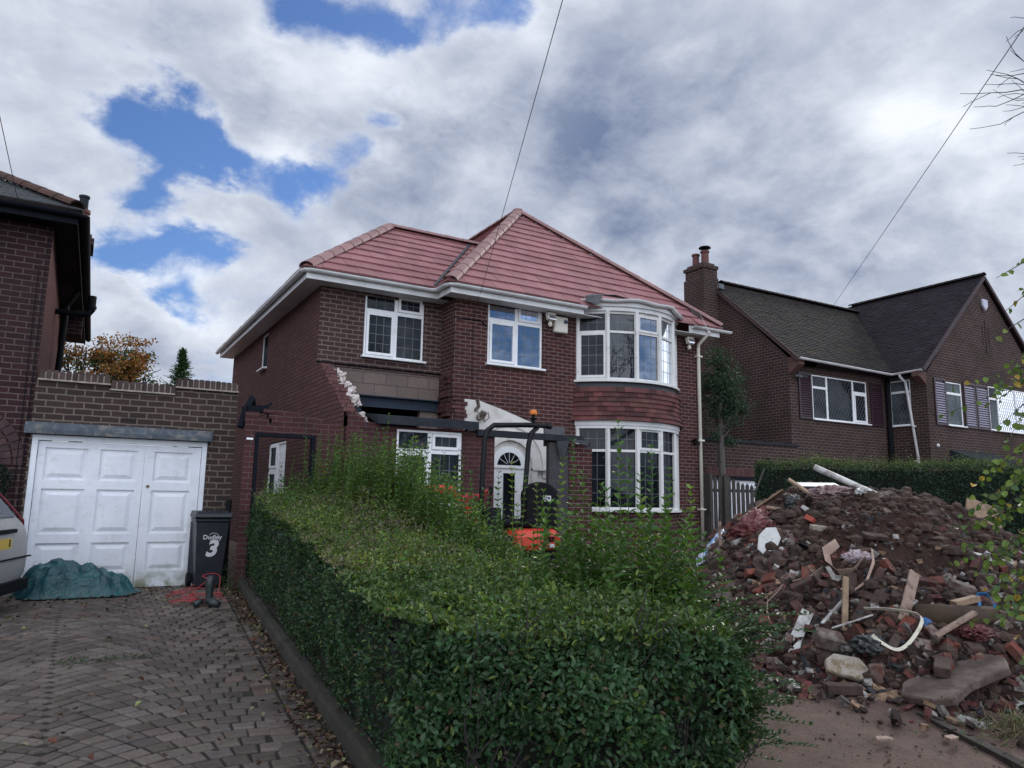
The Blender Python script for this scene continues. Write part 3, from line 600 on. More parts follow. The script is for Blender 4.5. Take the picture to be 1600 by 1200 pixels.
# bow windows
cxb, cb, sag = (8.8+11.55)/2, (11.55-8.8)/2, .70
Rb = (cb*cb+sag*sag)/2/sag; thb = math.asin(cb/Rb); cyb = 12.4-sag+Rb
def bow(a, off=0): return V(cxb+(Rb+off)*sin(a), cyb-(Rb+off)*cos(a), 0)
angs = [-thb+2*thb*i/5 for i in range(6)]
def bow_window(z0, h, lab, specs):
    mains = None; f = MB()
    bwf = f
    for a in angs:   # mullion posts
        p = bow(a, -.02); f.tube([p+V(0, 0, z0), p+V(0, 0, z0+h)], .055, 6)
    root = f.build('bow_window', M['upvc_old'], H); root['label'] = lab
    for i in range(5):
        p, q = bow(angs[i]), bow(angs[i+1]); d = (q-p); L_ = d.length; d.normalize(); nn = d.cross(V(0, 0, 1)).normalized()
        if nn.y > 0: nn = -nn
        sa, sb, gl = specs[i]; g = MB(); ld = MB(); fr_ = MB()
        def ob(mb, a0, a1, b0, b1, c0, c1): mb.obox(p+V(0, 0, z0)+d*((a0+a1)/2)+V(0, 0, (b0+b1)/2)+nn*((c0+c1)/2), d, V(0, 0, 1), nn, (a1-a0)/2, (b1-b0)/2, (c1-c0)/2)
        zt = h*.70; e = .035
        ob(fr_, e, L_-e, 0, .05, -.07, -.01); ob(fr_, e, L_-e, h-.05, h, -.07, -.01); ob(fr_, e, L_-e, zt-.025, zt+.025, -.07, -.01)
        for (b0, b1, sash, nz) in ((.05, zt-.025, sb, 4), (zt+.025, h-.05, sa, 2)):
            i0, i1, j0, j1 = e, L_-e, b0, b1; gc = -.045
            if sash:
                t = .05
                ob(fr_, i0, i1, j0, j0+t, -.05, .008); ob(fr_, i0, i1, j1-t, j1, -.05, .008); ob(fr_, i0, i0+t, j0+t, j1-t, -.05, .008); ob(fr_, i1-t, i1, j0+t, j1-t, -.05, .008)
                i0 += t; i1 -= t; j0 += t; j1 -= t; gc = -.02
            ob(g, i0, i1, j0, j1, gc-.01, gc)
            W_, H_ = i1-i0, j1-j0
            for k in (1, 2): ob(ld, i0+W_*k/3-.004, i0+W_*k/3+.004, j0, j1, gc, gc+.004)
            for k in range(1, nz): ob(ld, i0, i1, j0+H_*k/nz-.004, j0+H_*k/nz+.004, gc, gc+.0055)
        fr_.build('sash_frame', M['upvc_old'], root); g.build('pane', M[gl], root); ld.build('leading', M['leadline'], root)
    s = MB(); n = 16; A = [-thb*1.04+2.08*thb*i/n for i in range(n+1)]
    for a, b_ in zip(A, A[1:]):
        P = [bow(a, .07), bow(b_, .07), bow(b_, -.12), bow(a, -.12)]; s.prism([p+V(0, 0, z0-.045) for p in P], (0, 0, .045))
    s.build('sill', M['upvc_old'], root)
    return root
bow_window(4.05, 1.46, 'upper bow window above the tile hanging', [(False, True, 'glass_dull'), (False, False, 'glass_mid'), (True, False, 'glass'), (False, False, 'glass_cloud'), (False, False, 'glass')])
bow_window(1.40, 1.70, 'lower bow window with dark leaded panes', [(False, False, 'glass_dull'), (False, False, 'glass_dull'), (True, False, 'glass_dull'), (False, False, 'glass_dull'), (False, False, 'glass_dull')])
def bowband(z0, z1, o0, o1, name, mat, th=1.0, par=None, thick=.10, n=20, uvb=False):
    s = MB(); A = [-thb*th+2*thb*th*i/n for i in range(n+1)]; P0 = [bow(a, o0)+V(0, 0, z0) for a in A]; P1 = [bow(a, o1)+V(0, 0, z1) for a in A]; Q0 = [bow(a, o0-thick)+V(0, 0, z0) for a in A]; Q1 = [bow(a, o1-thick)+V(0, 0, z1) for a in A]
    m = n+1; s.add(P0+P1+Q0+Q1, [(i, i+1, m+i+1, m+i) for i in range(n)]+[(m+i, m+i+1, 3*m+i+1, 3*m+i) for i in range(n)]+[(2*m+i, 2*m+i+1, i+1, i) for i in range(n)]+[(0, m, 3*m, 2*m), (n, 2*m+n, 3*m+n, m+n)])
    return s.build(name, M[mat], par or H, smooth=False)
bowband(.3, 1.352, -.03, -.03, 'bow_plinth', 'brick_main')
bowband(3.105, 3.25, .05, .05, 'bow_head_board', 'fascia', 1.03); bowband(3.04, 3.103, .03, .03, 'bow_head_trim', 'fascia', 1.02)
bowband(3.86, 4.00, .015, -.01, 'lead_flashing', 'lead_d', 1.05)
bowband(5.512, 5.60, .02, .02, 'bow_head', 'fascia', 1.02); bowband(5.60, 5.71, .06, .06, 'bow_fascia', 'fascia', 1.04, thick=.3)
M_ = M
th_ = MB(); rt = random.Random(11); nrow = 7
for rws in range(nrow):
    z0 = 3.20+rws*.098; off0 = .085-.0*rws; n = 19; sh = (rws % 2)*.5; zr = rt.uniform(-.003, .003)
    for k in range(-1, n+1):
        a0 = -thb*1.06+2.12*thb*(k+sh+.01)/n; a1 = -thb*1.06+2.12*thb*(k+sh+.99)/n; a0 = max(a0, -thb*1.06); a1 = min(a1, thb*1.06)
        if a1-a0 < .004: continue
        fl = .05*max(0, 1-(rws/2.2)); c = rt.choice([.55, .75, .9, 1, 1, 1.1, 1.25]); cc = (c*rt.uniform(.95, 1.1), c*rt.uniform(.9, 1.05), c); j = rt.uniform(-.003, .003)
        P = [bow(a0, off0+fl+j)+V(0, 0, z0+zr), bow(a1, off0+fl+j)+V(0, 0, z0+zr), bow(a1, .058+fl*.4)+V(0, 0, z0+.105), bow(a0, .058+fl*.4)+V(0, 0, z0+.105)]
        Q = [bow(a0, -.02)+V(0, 0, z0+zr), bow(a1, -.02)+V(0, 0, z0+zr)]
        th_.add(P+Q, [(0, 1, 2, 3), (4, 5, 1, 0), (0, 3, 4), (1, 5, 2)], cc)
th_.build('hanging_tiles', M['tile_hang'], H)

# roof: main hipped block
EZ = 5.56; ax, ay, az_ = 9.13, 15.5, 8.80; xl, xr, yf = 5.62, 12.66, 12.0
r = MB()
tiled_slope(r, [(xl, yf, EZ), (xr, yf, EZ), (ax, ay, az_)], .335, .33, .038, .004, .12, skip=lambda s_, t: t < .30 and 2.75 < s_ < 6.0)
tiled_slope(r, [(xl, 19.5, EZ), (xl, yf, EZ), (ax, ay, az_), (ax, 18.6, az_)], .335, .33, .038, .004, .12)
tiled_slope(r, [(xr, yf, EZ), (xr, 19.5, EZ), (ax, 18.6, az_), (ax, ay, az_)], .335, .33, .038, .004, .12)
wy = 12.6; wx = 3.10; wr = 15.0; wz = 7.50; rx = 5.5
tiled_slope(r, [(wx, wy, EZ), (6.3, wy, EZ), (8.2, wr, wz), (rx, wr, wz)], .335, .33, .038, .004, .12)
tiled_slope(r, [(wx, 21.9, EZ), (wx, wy, EZ), (rx, wr, wz), (rx, 19.5, wz)], .335, .33, .038, .004, .12)
r.face([(rx, wr, wz), (8.2, wr, wz), (8.2, 19.5, wz), (rx, 19.5, wz)]); r.face([(wx, 21.9, EZ), (rx, 19.5, wz), (8.2, 19.5, wz), (11, 21.9, EZ)])
r.face([(xl, 19.5, EZ), (ax, 18.6, az_), (xr, 19.5, EZ)])
r.build('roof', M['tile_new'], H)
h = MB(); hip_tiles(h, (xl+.03, yf+.03, EZ+.01), (ax, ay, az_+.02), .14, .42); hip_tiles(h, (xr-.02, yf+.02, EZ+.06), (ax, ay, az_+.05), .12, .46); hip_tiles(h, (ax, ay, az_+.04), (ax, 18.6, az_+.04), .13)
hip_tiles(h, (wx+.04, wy+.04, EZ+.00), (rx, wr, wz+.02), .14, .42); hip_tiles(h, (rx, wr, wz+.03), (7.75, wr, wz+.03), .12)
h.lathe((ax, ay, az_), [(.17, -.02), (.14, .10), (.02, .15)], 10)
h.build('hip_tiles', M['tile_hip'], H, smooth=False)
v = MB(); v.bar((5.60, 12.62, EZ+.065), (7.55, 15.0, wz+.055), .06, .02); v.build('valley_lead', M['lead_d'], H)
# eaves: fascia boards, soffits, gutters
f = MB(); sz = 5.37
f.box(xl+.06, yf+.05, sz, 8.72, yf+.075, EZ-.02); f.box(11.66, yf+.05, sz, xr-.06, yf+.075, EZ-.02); f.box(xr-.085, yf+.076, sz, xr-.06, 19.3, EZ-.02)
f.box(xl+.06, yf+.076, sz, xl+.085, wy+.05, EZ-.02); f.box(wx+.06, wy+.05, sz, xl+.085, wy+.075, EZ-.02); f.box(wx+.06, wy+.076, sz, wx+.085, 21.8, EZ-.02)
f.build('fascia', M['fascia'], H)
f = MB(); f.box(xl+.086, yf+.076, sz+.002, xr-.086, 12.395, sz+.014); f.box(wx+.086, wy+.076, sz+.002, 5.94, 12.995, sz+.014); f.box(wx+.086, 12.996, sz+.002, 3.515, 21.8, sz+.014); f.box(12.305, 12.396, sz+.002, xr-.086, 19.3, sz+.014)
f.build('soffit', M['fascia'], H)
gutter(H, [(wx, 21.9, EZ-.03), (wx, wy+.12, EZ-.03), (wx+.04, wy+.04, EZ-.03), (wx+.12, wy, EZ-.03), (xl-.14, wy, EZ-.03), (xl-.04, wy-.04, EZ-.03), (xl, wy-.14, EZ-.03), (xl, yf+.14, EZ-.03), (xl+.04, yf+.04, EZ-.03), (xl+.14, yf, EZ-.03), (8.75, yf, EZ-.03)])
A = [-thb*.96+1.92*thb*i/16 for i in range(17)]
gutter(H, [bow(a, .12)+V(0, 0, 5.735+.02*sin(i*1.3)-(.05 if i > 11 else 0)) for i, a in enumerate(A)], name='bow_gutter')
gutter(H, [(11.72, yf, EZ-.03), (xr+.25, yf, EZ-.03)])
f = MB(); f.add([(8.7, 12.35, 5.86), (11.7, 12.35, 5.86)]+[tuple(bow(a, .06)+V(0, 0, 5.725+.01*sin(i*2))) for i, a in enumerate(A)][::-1], [tuple(range(19))]); f.build('bow_felt', M['felt'], H)
def flap(name, pts, mat='felt_flap', th=.006):
    f = MB(); P = [Vector(p) for p in pts]; n = (P[1]-P[0]).cross(P[2]-P[0]).normalized()*th; rows = len(P)//2
    a = P; b = [p+n for p in P]; f.add(a+b, [q for i in range(rows-1) for q in ((2*i, 2*i+1, 2*i+3, 2*i+2), (len(P)+2*i, len(P)+2*i+2, len(P)+2*i+3, len(P)+2*i+1))]); return f.build(name, M[mat], H)
H_f = flap('roofing_felt_flap', [(8.74, 12.00, 5.64), (8.98, 11.86, 5.60), (8.72, 12.0, 5.76), (9.06, 11.86, 5.80), (8.92, 12.06, 5.84), (9.35, 11.80, 5.83), (9.3, 12.10, 5.87), (9.85, 11.80, 5.79)])
M['felt_pale'] = plain('pale_roofing_felt', (.26, .27, .29), .7, .2, 8, .2, 50)
flap('roofing_felt_flap', [(11.42, 11.78, 5.86), (11.75, 12.02, 5.80), (11.62, 11.68, 5.74), (11.88, 11.86, 5.66), (11.74, 11.66, 5.50), (11.93, 11.78, 5.46), (11.82, 11.64, 5.30), (11.94, 11.70, 5.26)], 'felt_pale')
# drainpipe
p = MB(); p.tube([(12.22, 12.02, 5.48), (12.22, 12.02, 5.42), (12.18, 12.30, 5.20), (12.19, 12.33, 5.1), (12.20, 12.33, .55)], .04, 10)
dp = p.build('drainpipe', M['cream'], H, smooth=True)
p = MB()
for z in (4.9, 2.95, 1.4): p.box(12.12, 12.28, z, 12.28, 12.395, z+.035)
p.build('pipe_clip', M['cream'], dp)
# alarm box, floodlights, flue, lamp
p = MB(); p.prism([(8.17, 12.395, 4.98), (8.50, 12.395, 4.98), (8.50, 12.395, 5.32), (8.17, 12.395, 5.32)], (0, -.10, 0)); al = p.build('alarm_box', M['cream'], H, bevel=.02)
p = MB(); p.lathe((8.43, 12.29, 5.22), [(.045, 0), (.04, .02), (.01, .03)], 12, axis=V(0, -1, 0)); p.build('alarm_lamp', plain('dark_blue_lens', (.02, .04, .12), .3, .1, 4, 0), al)
def flood(x, z):
    p = MB(); p.obox((x, 12.25, z), V(1, 0, 0), V(0, .95, -.3), V(0, .3, .95), .10, .05, .08); fl = p.build('floodlight', M['cream'], H, bevel=.01)
    p = MB(); p.obox((x, 12.195, z+.0-.018), V(1, 0, 0), V(0, .95, -.3), V(0, .3, .95), .08, .006, .055); p.build('floodlight_glass', M['glass_cloud'], fl)
    p = MB(); p.lathe((x, 12.28, z-.20), [(.03, 0), (.045, .03), (.045, .07), (.02, .11)], 10); p.build('sensor', M['cream'], fl)
flood(8.04, 5.27); flood(11.86, 5.24)
p = MB(); p.tube([(6.50, 12.42, 3.10), (6.50, 12.25, 3.12), (6.52, 12.20, 3.20)], .065, 10); p.tube([(6.42, 12.42, 3.22), (6.42, 12.24, 3.30), (6.36, 12.2, 3.42)], .035, 8)
p.tube([(6.40, 12.24, 3.24), (6.38, 12.15, 3.06), (6.50, 12.12, 3.02), (6.60, 12.15, 3.08), (6.62, 12.24, 3.2)], .012, 6); p.tube([(6.45, 12.30, 3.20), (6.50, 12.14, 3.0), (6.56, 12.3, 3.2)], .012, 6)
p.build('boiler_flue', plain('dull_metal', (.22, .19, .17), .4, .3, 12, .1, 40, metal=.6, dirt=(.08, .05, .04), dsc=9), H)
p = MB(); p.tube([(12.0, 12.39, 2.94), (12.0, 12.25, 2.98), (11.93, 12.16, 2.90)], .03, 8); p.box(11.86, 12.12, 2.84, 11.98, 12.22, 2.90); p.build('wall_lamp', M['black'], H)
p = MB(); p.tube([(6.26, 12.03, 5.38), (6.30, 12.2, 5.2), (6.32, 12.385, 4.9), (6.33, 12.39, 4.2), (6.35, 12.39, 3.45)], .004, 5); p.tube([(6.0, 12.39, 4.98), (6.5, 12.385, 5.0), (6.64, 12.385, 4.9)], .012, 5); p.build('wall_cable', M['blackfascia'], H)

# white rendered porch wall, arch and front door
rw = MB(); rw.prism([(6.19, 12.396, .4), (8.12, 12.396, .4), (8.12, 12.396, 2.88), (7.9, 12.396, 3.02), (7.0, 12.396, 3.30), (6.5, 12.396, 3.43), (6.19, 12.396, 3.44)], (0, -.018, 0)); rw.build('rendered_wall', M['render'], H)
dcx, dz = 7.17, 2.20
def archring(mb, r0, r1, y0, y1, zb=None, n=24):
    for k in range(n):
        a, b_ = pi*k/n, pi*(k+1)/n
        mb.prism([(dcx+r0*cos(a), y0, dz+r0*sin(a)), (dcx+r1*cos(a), y0, dz+r1*sin(a)), (dcx+r1*cos(b_), y0, dz+r1*sin(b_)), (dcx+r0*cos(b_), y0, dz+r0*sin(b_))], (0, y1-y0, 0))
    if zb is not None:
        for s_ in (-1, 1): mb.prism([(dcx+s_*r0, y0, zb), (dcx+s_*r1, y0, zb), (dcx+s_*r1, y0, dz), (dcx+s_*r0, y0, dz)], (0, y1-y0, 0))
a_ = MB(); archring(a_, .50, .62, 12.377, 12.30, .6); archring(a_, .625, .70, 12.377, 12.345); archring(a_, .78, .90, 12.377, 12.352, 2.0); archring(a_, .38, .50, 12.377, 12.355, .6)
a_.box(dcx+.50, 12.28, 2.14, dcx+.86, 12.376, 2.18); a_.box(dcx-.07, 12.26, dz+.50, dcx+.07, 12.37, dz+.66); a_.build('door_arch', M['render'], H)
dd = MB(); dd.box(dcx-.38, 12.362, .62, dcx+.38, 12.374, dz); fd = dd.build('front_door', M['upvc'], H)
dd = MB(); dd.box(dcx-.12, 12.35, 1.05, dcx+.13, 12.361, dz-.13); dd.build('door_glass', M['glass_dull'], fd)
dd = MB(); archring(dd, .27, .385, 12.376, 12.34); dd.box(dcx-.38, 12.335, dz-.035, dcx+.38, 12.361, dz+.02)
for k in range(1, 6): a = pi*k/6; dd.bar((dcx+.05*cos(a), 12.35, dz+.02+.05*sin(a)), (dcx+.27*cos(a), 12.35, dz+.02+.27*sin(a)), .006, .006, up=V(0, 1, 0))
fl_ = dd.build('fanlight', M['upvc'], H)
dd = MB(); dd.prism([(dcx+.28*cos(pi*k/16), 12.37, dz+.02+.28*sin(pi*k/16)) for k in range(17)], (0, -.01, 0)); dd.build('fanlight_glass', M['glass_dull'], fl_)

# half demolished ground floor extension
e = MB(); YE = 11.05
wallpanel(e, (3.52, YE, .3), (1, 0, 0), (0, -1, 0), 6.12-3.52, 2.36, [(4.33-3.52, 5.50-3.52, 1.45-.3, 2.66-.3)])
for (x0, x1, z1) in ((3.52, 3.86, 2.74), (3.52, 3.74, 2.82), (3.52, 3.62, 2.88)): pass
e.box(3.52, YE, 2.66, 4.05, YE+.2, 2.74); e.box(3.52, YE+.002, 2.741, 3.78, YE+.2, 2.815); e.box(3.52, YE+.004, 2.816, 3.64, YE+.2, 2.89)
e.box(6.0, YE+.001, .3, 6.12, 12.38, 2.66); e.box(4.05, YE+.002, 2.66, 6.12, YE+.2, 2.70)
e.build('extension_wall', M['brick_red'], H)
two3 = [(0, .5, .72, 1, False, None, (2, 1)), (.5, 1, .72, 1, True, None, (3, 1)), (0, .5, 0, .72, True, None, (2, 4)), (.5, 1, 0, .72, False, None, (3, 3))]
tag(window(H, (4.34, YE, 1.46), (1, 0, 0), (0, -1, 0), 1.15, 1.20, two3, glass='glass_dull'), 'ground floor window under the dark roof edge')
rb = MB(); rb.prism([(3.96, YE-.10, 2.725), (3.96, YE+.5, 2.90), (3.96, YE+.5, 2.93), (3.96, YE-.13, 2.85), (3.96, YE-.14, 2.715)], (1.78, 0, 0)); rb.build('flat_roof_edge', M['felt'], H)
bm_ = MB(); bm_.box(5.76, YE-.06, 2.63, 7.95, YE+.05, 2.74); bm_.box(5.76, YE+.05, 2.70, 7.9, YE+.35, 2.725); bm_.build('porch_beam', M['felt'], H)
bm_ = MB(); bm_.box(5.745, YE+.3, 2.64, 5.90, YE+.42, 2.86); bm_.build('timber_post', M['wood'], H)
pr_ = MB(); pr_.box(7.24, YE, .3, 7.66, YE+.10, 2.60); pr_.build('block_pier', M['block_grey'], H)
pr_ = MB(); pr_.box(7.662, YE-.02, .3, 8.17, YE+.32, 2.52); pr_.box(7.662, YE-.019, 2.521, 8.02, YE+.3, 2.60); pr_.build('brick_pier', M['brick_main'], H)
pr_ = MB(); pr_.box(7.35, YE+.33, 2.55, 7.80, YE+.37, 2.92); pr_.build('grey_board', plain('grey_board', (.09, .092, .10), .8, .2, 6, .2), H)
fx = MB(); fx.add([(7.35, YE-.07, 2.62), (7.62, YE-.08, 2.64), (7.50, YE-.10, 2.36), (7.42, YE-.07, 2.30)], [(0, 3, 2, 1), (0, 1, 2, 3)]); fx.add([(7.60, YE-.07, 2.66), (8.02, YE-.12, 2.66), (7.92, YE-.22, 2.56), (7.72, YE-.16, 2.60)], [(0, 3, 2, 1), (0, 1, 2, 3)]); fx.build('torn_felt', M['felt_flap'], H)
# alley wall with the black door frame, left standing beside the garage
AW = thing('brick_wall', (2.6, YE+.1, .4), 'broken brick wall with an empty black door frame between the garage and the house', 'wall')
e = MB(); YA = YE+.08
wallpanel(e, (2.03, YA, .3), (1, 0, 0), (0, -1, 0), 1.47, 2.33, [(.15, 1.04, -.1, 2.46-.3)], depth=.2)
e.box(2.03, YA, 2.631, 2.36, YA+.2, 2.70); e.box(2.03, YA+.003, 2.701, 2.22, YA+.18, 2.78)
for x0, x1, z in ((2.40, 3.48, 2.632), (2.36, 3.2, 2.70)): e.box(x0, YA+.002, z, x1, YA+.19, z+.068)
e.obox((2.52, YA+.08, 2.80), V(1, 0, -.05).normalized(), V(0, 1, 0), V(.05, 0, 1).normalized(), .24, .07, .028); e.obox((2.72, YA+.09, 2.785), V(1, .1, .02).normalized(), V(-.1, 1, 0).normalized(), V(0, 0, 1), .11, .07, .03)
e.build('brickwork', M['brick_red'], AW)
e = MB(); e.box(2.185, YA-.01, .3, 2.235, YA+.12, 2.43); e.box(3.015, YA-.01, .3, 3.065, YA+.12, 2.43); e.box(2.185, YA-.012, 2.431, 3.065, YA+.12, 2.485); e.build('door_frame', M['blackfascia'], AW)
e = MB(); e.box(2.06, YA-.02, 2.37, 2.15, YA-.001, 2.40); e.build('white_strip', M['upvc'], AW)
e = MB()   # torn gutter and felt at the garage corner
e.tube([(1.98, YA+.1, 2.55), (2.04, YA+.15, 2.80), (2.14, YA+.2, 3.0), (2.17, YA+.3, 2.92)], .05, 7); e.obox((2.20, YA+.2, 2.84), V(1, .2, .1).normalized(), V(-.2, 1, 0).normalized(), V(-.1, 0, 1).normalized(), .16, .12, .05); e.tube([(2.30, YA+.15, 2.82), (2.42, YA+.2, 2.96)], .02, 6)
e.build('torn_gutter', M['blackfascia'], AW)
# ------------------------------------------------------------------ neighbour on the left
LH = thing('brick_house', (-4.0, 11.75, .2), 'dark brick house at the left edge with black eaves and half round hip tiles', 'house')
w = MB(); wallpanel(w, (-8.5, 11.75, 0), (1, 0, 0), (0, -1, 0), 7.9, 5.35)
w.build('front_wall', M['brick_leftf'], LH)
w = MB(); wallpanel(w, (-.6, 11.75, 0), (0, 1, 0), (1, 0, 0), 9, 5.35, [(6.2, 7.3, 3.3, 4.75)]); w.build('side_wall', M['brick_side'], LH)
window(LH, (-.6, 11.75+6.2, 3.3), (0, 1, 0), (1, 0, 0), 1.1, 1.45, [(0, .5, 0, 1, True), (.5, 1, 0, 1, False)], leads=None, glass='glass_dull')
f = MB(); f.box(-9, 11.35, 5.20, -.31, 11.375, 5.36); f.prism([(-.335, 11.376, 5.20), (-.31, 11.376, 5.20), (-.13, 21, 5.20), (-.155, 21, 5.20)], (0, 0, .16)); f.box(-9, 11.376, 5.23, -.336, 11.745, 5.245); f.prism([(-.595, 11.746, 5.23), (-.336, 11.746, 5.23), (-.158, 21, 5.23), (-.595, 21, 5.23)], (0, 0, .015)); f.build('fascia', M['blackfascia'], LH)
gutter(LH, [(-9, 11.30, 5.34), (-.30, 11.30, 5.34), (-.255, 11.345, 5.34), (-.075, 21, 5.34)], mat='blackfascia')
r = MB(); LHZ = 5.40; pk = .56
tiled_slope(r, [(-9, 11.3, LHZ), (-.27, 11.3, LHZ), (-4.6, 15.6, LHZ+4.33*pk), (-9, 15.6, LHZ+4.33*pk)], .10, .17, .014)
tiled_slope(r, [(-.27, 11.3, LHZ), (-.10, 21, LHZ), (-4.6, 16.7, LHZ+4.33*pk), (-4.6, 15.6, LHZ+4.33*pk)], .10, .17, .014)
r.build('roof', M['slate'], LH)
h = MB(); hip_tiles(h, (-.34, 11.37, LHZ+.05), (-4.6, 15.6, LHZ+4.33*pk+.05), .125, .33, lift=.0); h.build('hip_tiles', M['ridge_old'], LH)
ch = MB(); ch.box(-.92, 17.5, 4.8, -.20, 18.3, 6.75); ch.box(-.97, 17.45, 6.751, -.15, 18.35, 6.9); ch.box(-.92, 17.5, 6.901, -.2, 18.3, 6.99); cs = ch.build('chimney', M['brick_leftf'], LH)
ch = MB(); ch.lathe((-.42, 17.9, 6.98), [(.15, 0), (.12, .1), (.12, .55), (.15, .57), (.15, .64), (.10, .66)], 12); ch.build('chimney_pot', M['terracotta'], cs)
ch = MB(); ch.lathe((-.42, 17.9, 7.60), [(.09, 0), (.09, .28), (.11, .30), (.11, .34), (.08, .35)], 12); ch.build('pot_cowl', M['felt'], cs)
p = MB(); p.tube([(-.30, 14.9, 4.70), (-.10, 14.9, 4.72), (-.06, 14.9, 4.80), (-.06, 14.9, 5.05)], .07, 10); p.lathe((-.06, 14.9, 4.82), [(.085, 0), (.085, .05)], 10); p.tube([(-.30, 14.9, 4.70), (-.6, 14.9, 4.70)], .05, 8); p.build('boiler_flue', M['black'], LH)
p = MB(); p.tube([(-.30, 15.3, 5.2), (-.45, 15.3, 4.9), (-.50, 15.3, 2.5)], .05, 8); p.build('soil_pipe', M['black'], LH)
p = MB(); p.tube([(-.64, 11.72, 5.2), (-.64, 11.72, .3)], .006, 5); p.tube([(-.72, 11.73, 4.6), (-.70, 11.73, .3)], .005, 5); p.build('wall_cable', M['blackfascia'], LH)
ar = MB()
for R0 in (.56, .70):
    for k in range(22):
        a, b = pi*k/22, pi*(k+.9)/22; ar.prism([(-1.45+R0*cos(a), 11.745, 1.92+R0*sin(a)), (-1.45+(R0+.12)*cos(a), 11.745, 1.92+(R0+.12)*sin(a)), (-1.45+(R0+.12)*cos(b), 11.745, 1.92+(R0+.12)*sin(b)), (-1.45+R0*cos(b), 11.745, 1.92+R0*sin(b))], (0, -.012, 0), (random.uniform(.8, 1.2),)*3)
ar.build('brick_arch', plain('arch_brick', (.055, .028, .030), .85, .3, 8, .4, 50), LH)
p = MB(); p.tube([(-.95, 11.74, 2.05), (-.95, 11.66, 2.08)], .012, 6); p.lathe((-.95, 11.64, 1.90), [(.01, 0), (.035, .03), (.045, .14), (.02, .17), (.008, .22)], 8); p.build('wall_lamp', M['black'], LH)
wr_ = Leaves(); N_ = 1500; th = RNG.uniform(0, 2*pi, N_); ph = RNG.uniform(0, 2*pi, N_); rr_ = .055*np.sqrt(RNG.uniform(.2, 1, N_))
pos = np.stack([-.99+(.20+rr_*np.cos(ph))*np.cos(th), 11.67+rr_*np.sin(ph)*.8, 1.70+(.20+rr_*np.cos(ph))*np.sin(th)], 1)
wr_.add(pos, rdirs(N_), rdirs(N_), .035, .016, cvar((.018, .035, .026), N_)); tag(wr_.build('wreath', M['leaf']), 'dark green leafy wreath hanging on the brick wall left of the garage', 'wreath')

# ------------------------------------------------------------------ garage
GA = thing('garage', (.7, 11.7, .28), 'flat roofed brick garage with white panelled doors and a stepped brick parapet', 'garage')
YG = 11.7
def gmat():
    s = NT('garage_door_paint'); g = s.geo(); sp = s.n('ShaderNodeSeparateXYZ'); s.l(g, sp.inputs[0])
    c = s.mix(s.ramp(s.noise(g, 2.2, 6), .35, .7), (.70, .73, .79), (.78, .80, .84))
    c = s.mix(s.ramp(s.noise(g, 7, 9, .75, .5), .52, .70, 0, .55), c, (.46, .46, .43)); c = s.mix(s.ramp(s.noise(g, 1.4, 4), .45, .65, 0, .5), c, (.60, .62, .66))
    a = s.n('ShaderNodeMath'); a.operation = 'MULTIPLY'; s.l(s.ramp(sp.outputs[2], .30, .62, 1, 0), a.inputs[0]); s.l(s.ramp(s.noise(g, 4, 8, .7, .3), .38, .62, 0, 1), a.inputs[1])
    b = s.n('ShaderNodeMath'); b.operation = 'MULTIPLY'; s.l(a.outputs[0], b.inputs[0]); s.l(s.ramp(sp.outputs[0], -.2, .9, .35, 1), b.inputs[1])
    c = s.mix(b.outputs[0], c, (.17, .18, .095)); return s.set(c, .5, s.bump(s.noise(g, 30, 5), .08, .01), 0, .4)
M['gdoor'] = gmat()
w = MB(); wallpanel(w, (-.598, YG, 0), (1, 0, 0), (0, -1, 0), 2.598, 3.0, [(.03, 2.22, 0, 2.34)], depth=.12); w.box(2.0-.1, YG+.001, 0, 2.0, 16, 2.98) if 0 else None
wallpanel(w, (2.0, YG, 0), (0, 1, 0), (1, 0, 0), 5.5, 3.0)
w.box(-.596, YG, 3.001, .27, YG+.22, 3.065); w.box(1.13, YG, 3.001, 2.0, YG+.22, 3.105)
w.build('wall', M['brick_garage'], GA)
cp = MB(); co = MB()
for x0, x1, z0 in ((-.57, .28, 3.09), (.29, 1.11, 3.022), (1.13, 1.99, 3.13)):
    x = x0
    while x < x1-.04:
        c = random.uniform(.65, 1.2); dz = random.uniform(-.006, .006); cp.box(x+.005, YG-.03, z0+.002, x+.066, YG+.20, z0+.125+dz, (c, c*random.uniform(.9, 1.05), c)); x += .077
    co.box(x0-.01, YG-.045, z0-.022, x1+.01, YG+.22, z0); co.box(x0+.01, YG-.018, z0+.003, x1-.01, YG+.19, z0+.10)
cpo = cp.build('parapet_bricks', plain('parapet_brick', (.065, .042, .038), .9, .3, 9, .5, 40, dirt=(.03, .028, .024), dsc=7), GA, bevel=.005); co.build('parapet_mortar', M['cap'], GA)
r = MB(); r.box(-.59, YG+.24, 2.86, 1.98, 17, 2.90); r.build('flat_roof', M['felt'], GA)
l = MB(); l.prism([(-.66, YG-.005, 2.345), (-.66, YG-.10, 2.345), (-.66, YG-.105, 2.40), (-.66, YG-.05, 2.43), (-.66, YG-.045, 2.49), (-.66, YG-.005, 2.505)], (2.33, 0, 0)); l.build('lead_lintel', plain('weathered_lead', (.060, .075, .095), .65, .4, 5, .5, 30, dirt=(.21, .20, .17), dsc=7, damt=(.50, .68)), GA)
fr = MB(); fr.box(-.565, YG+.01, .27, -.495, YG+.10, 2.335); fr.box(1.555, YG+.01, .27, 1.62, YG+.10, 2.335); fr.box(-.494, YG+.01, 2.265, 1.554, YG+.10, 2.335); fr.build('door_frame', M['gdoor'], GA)
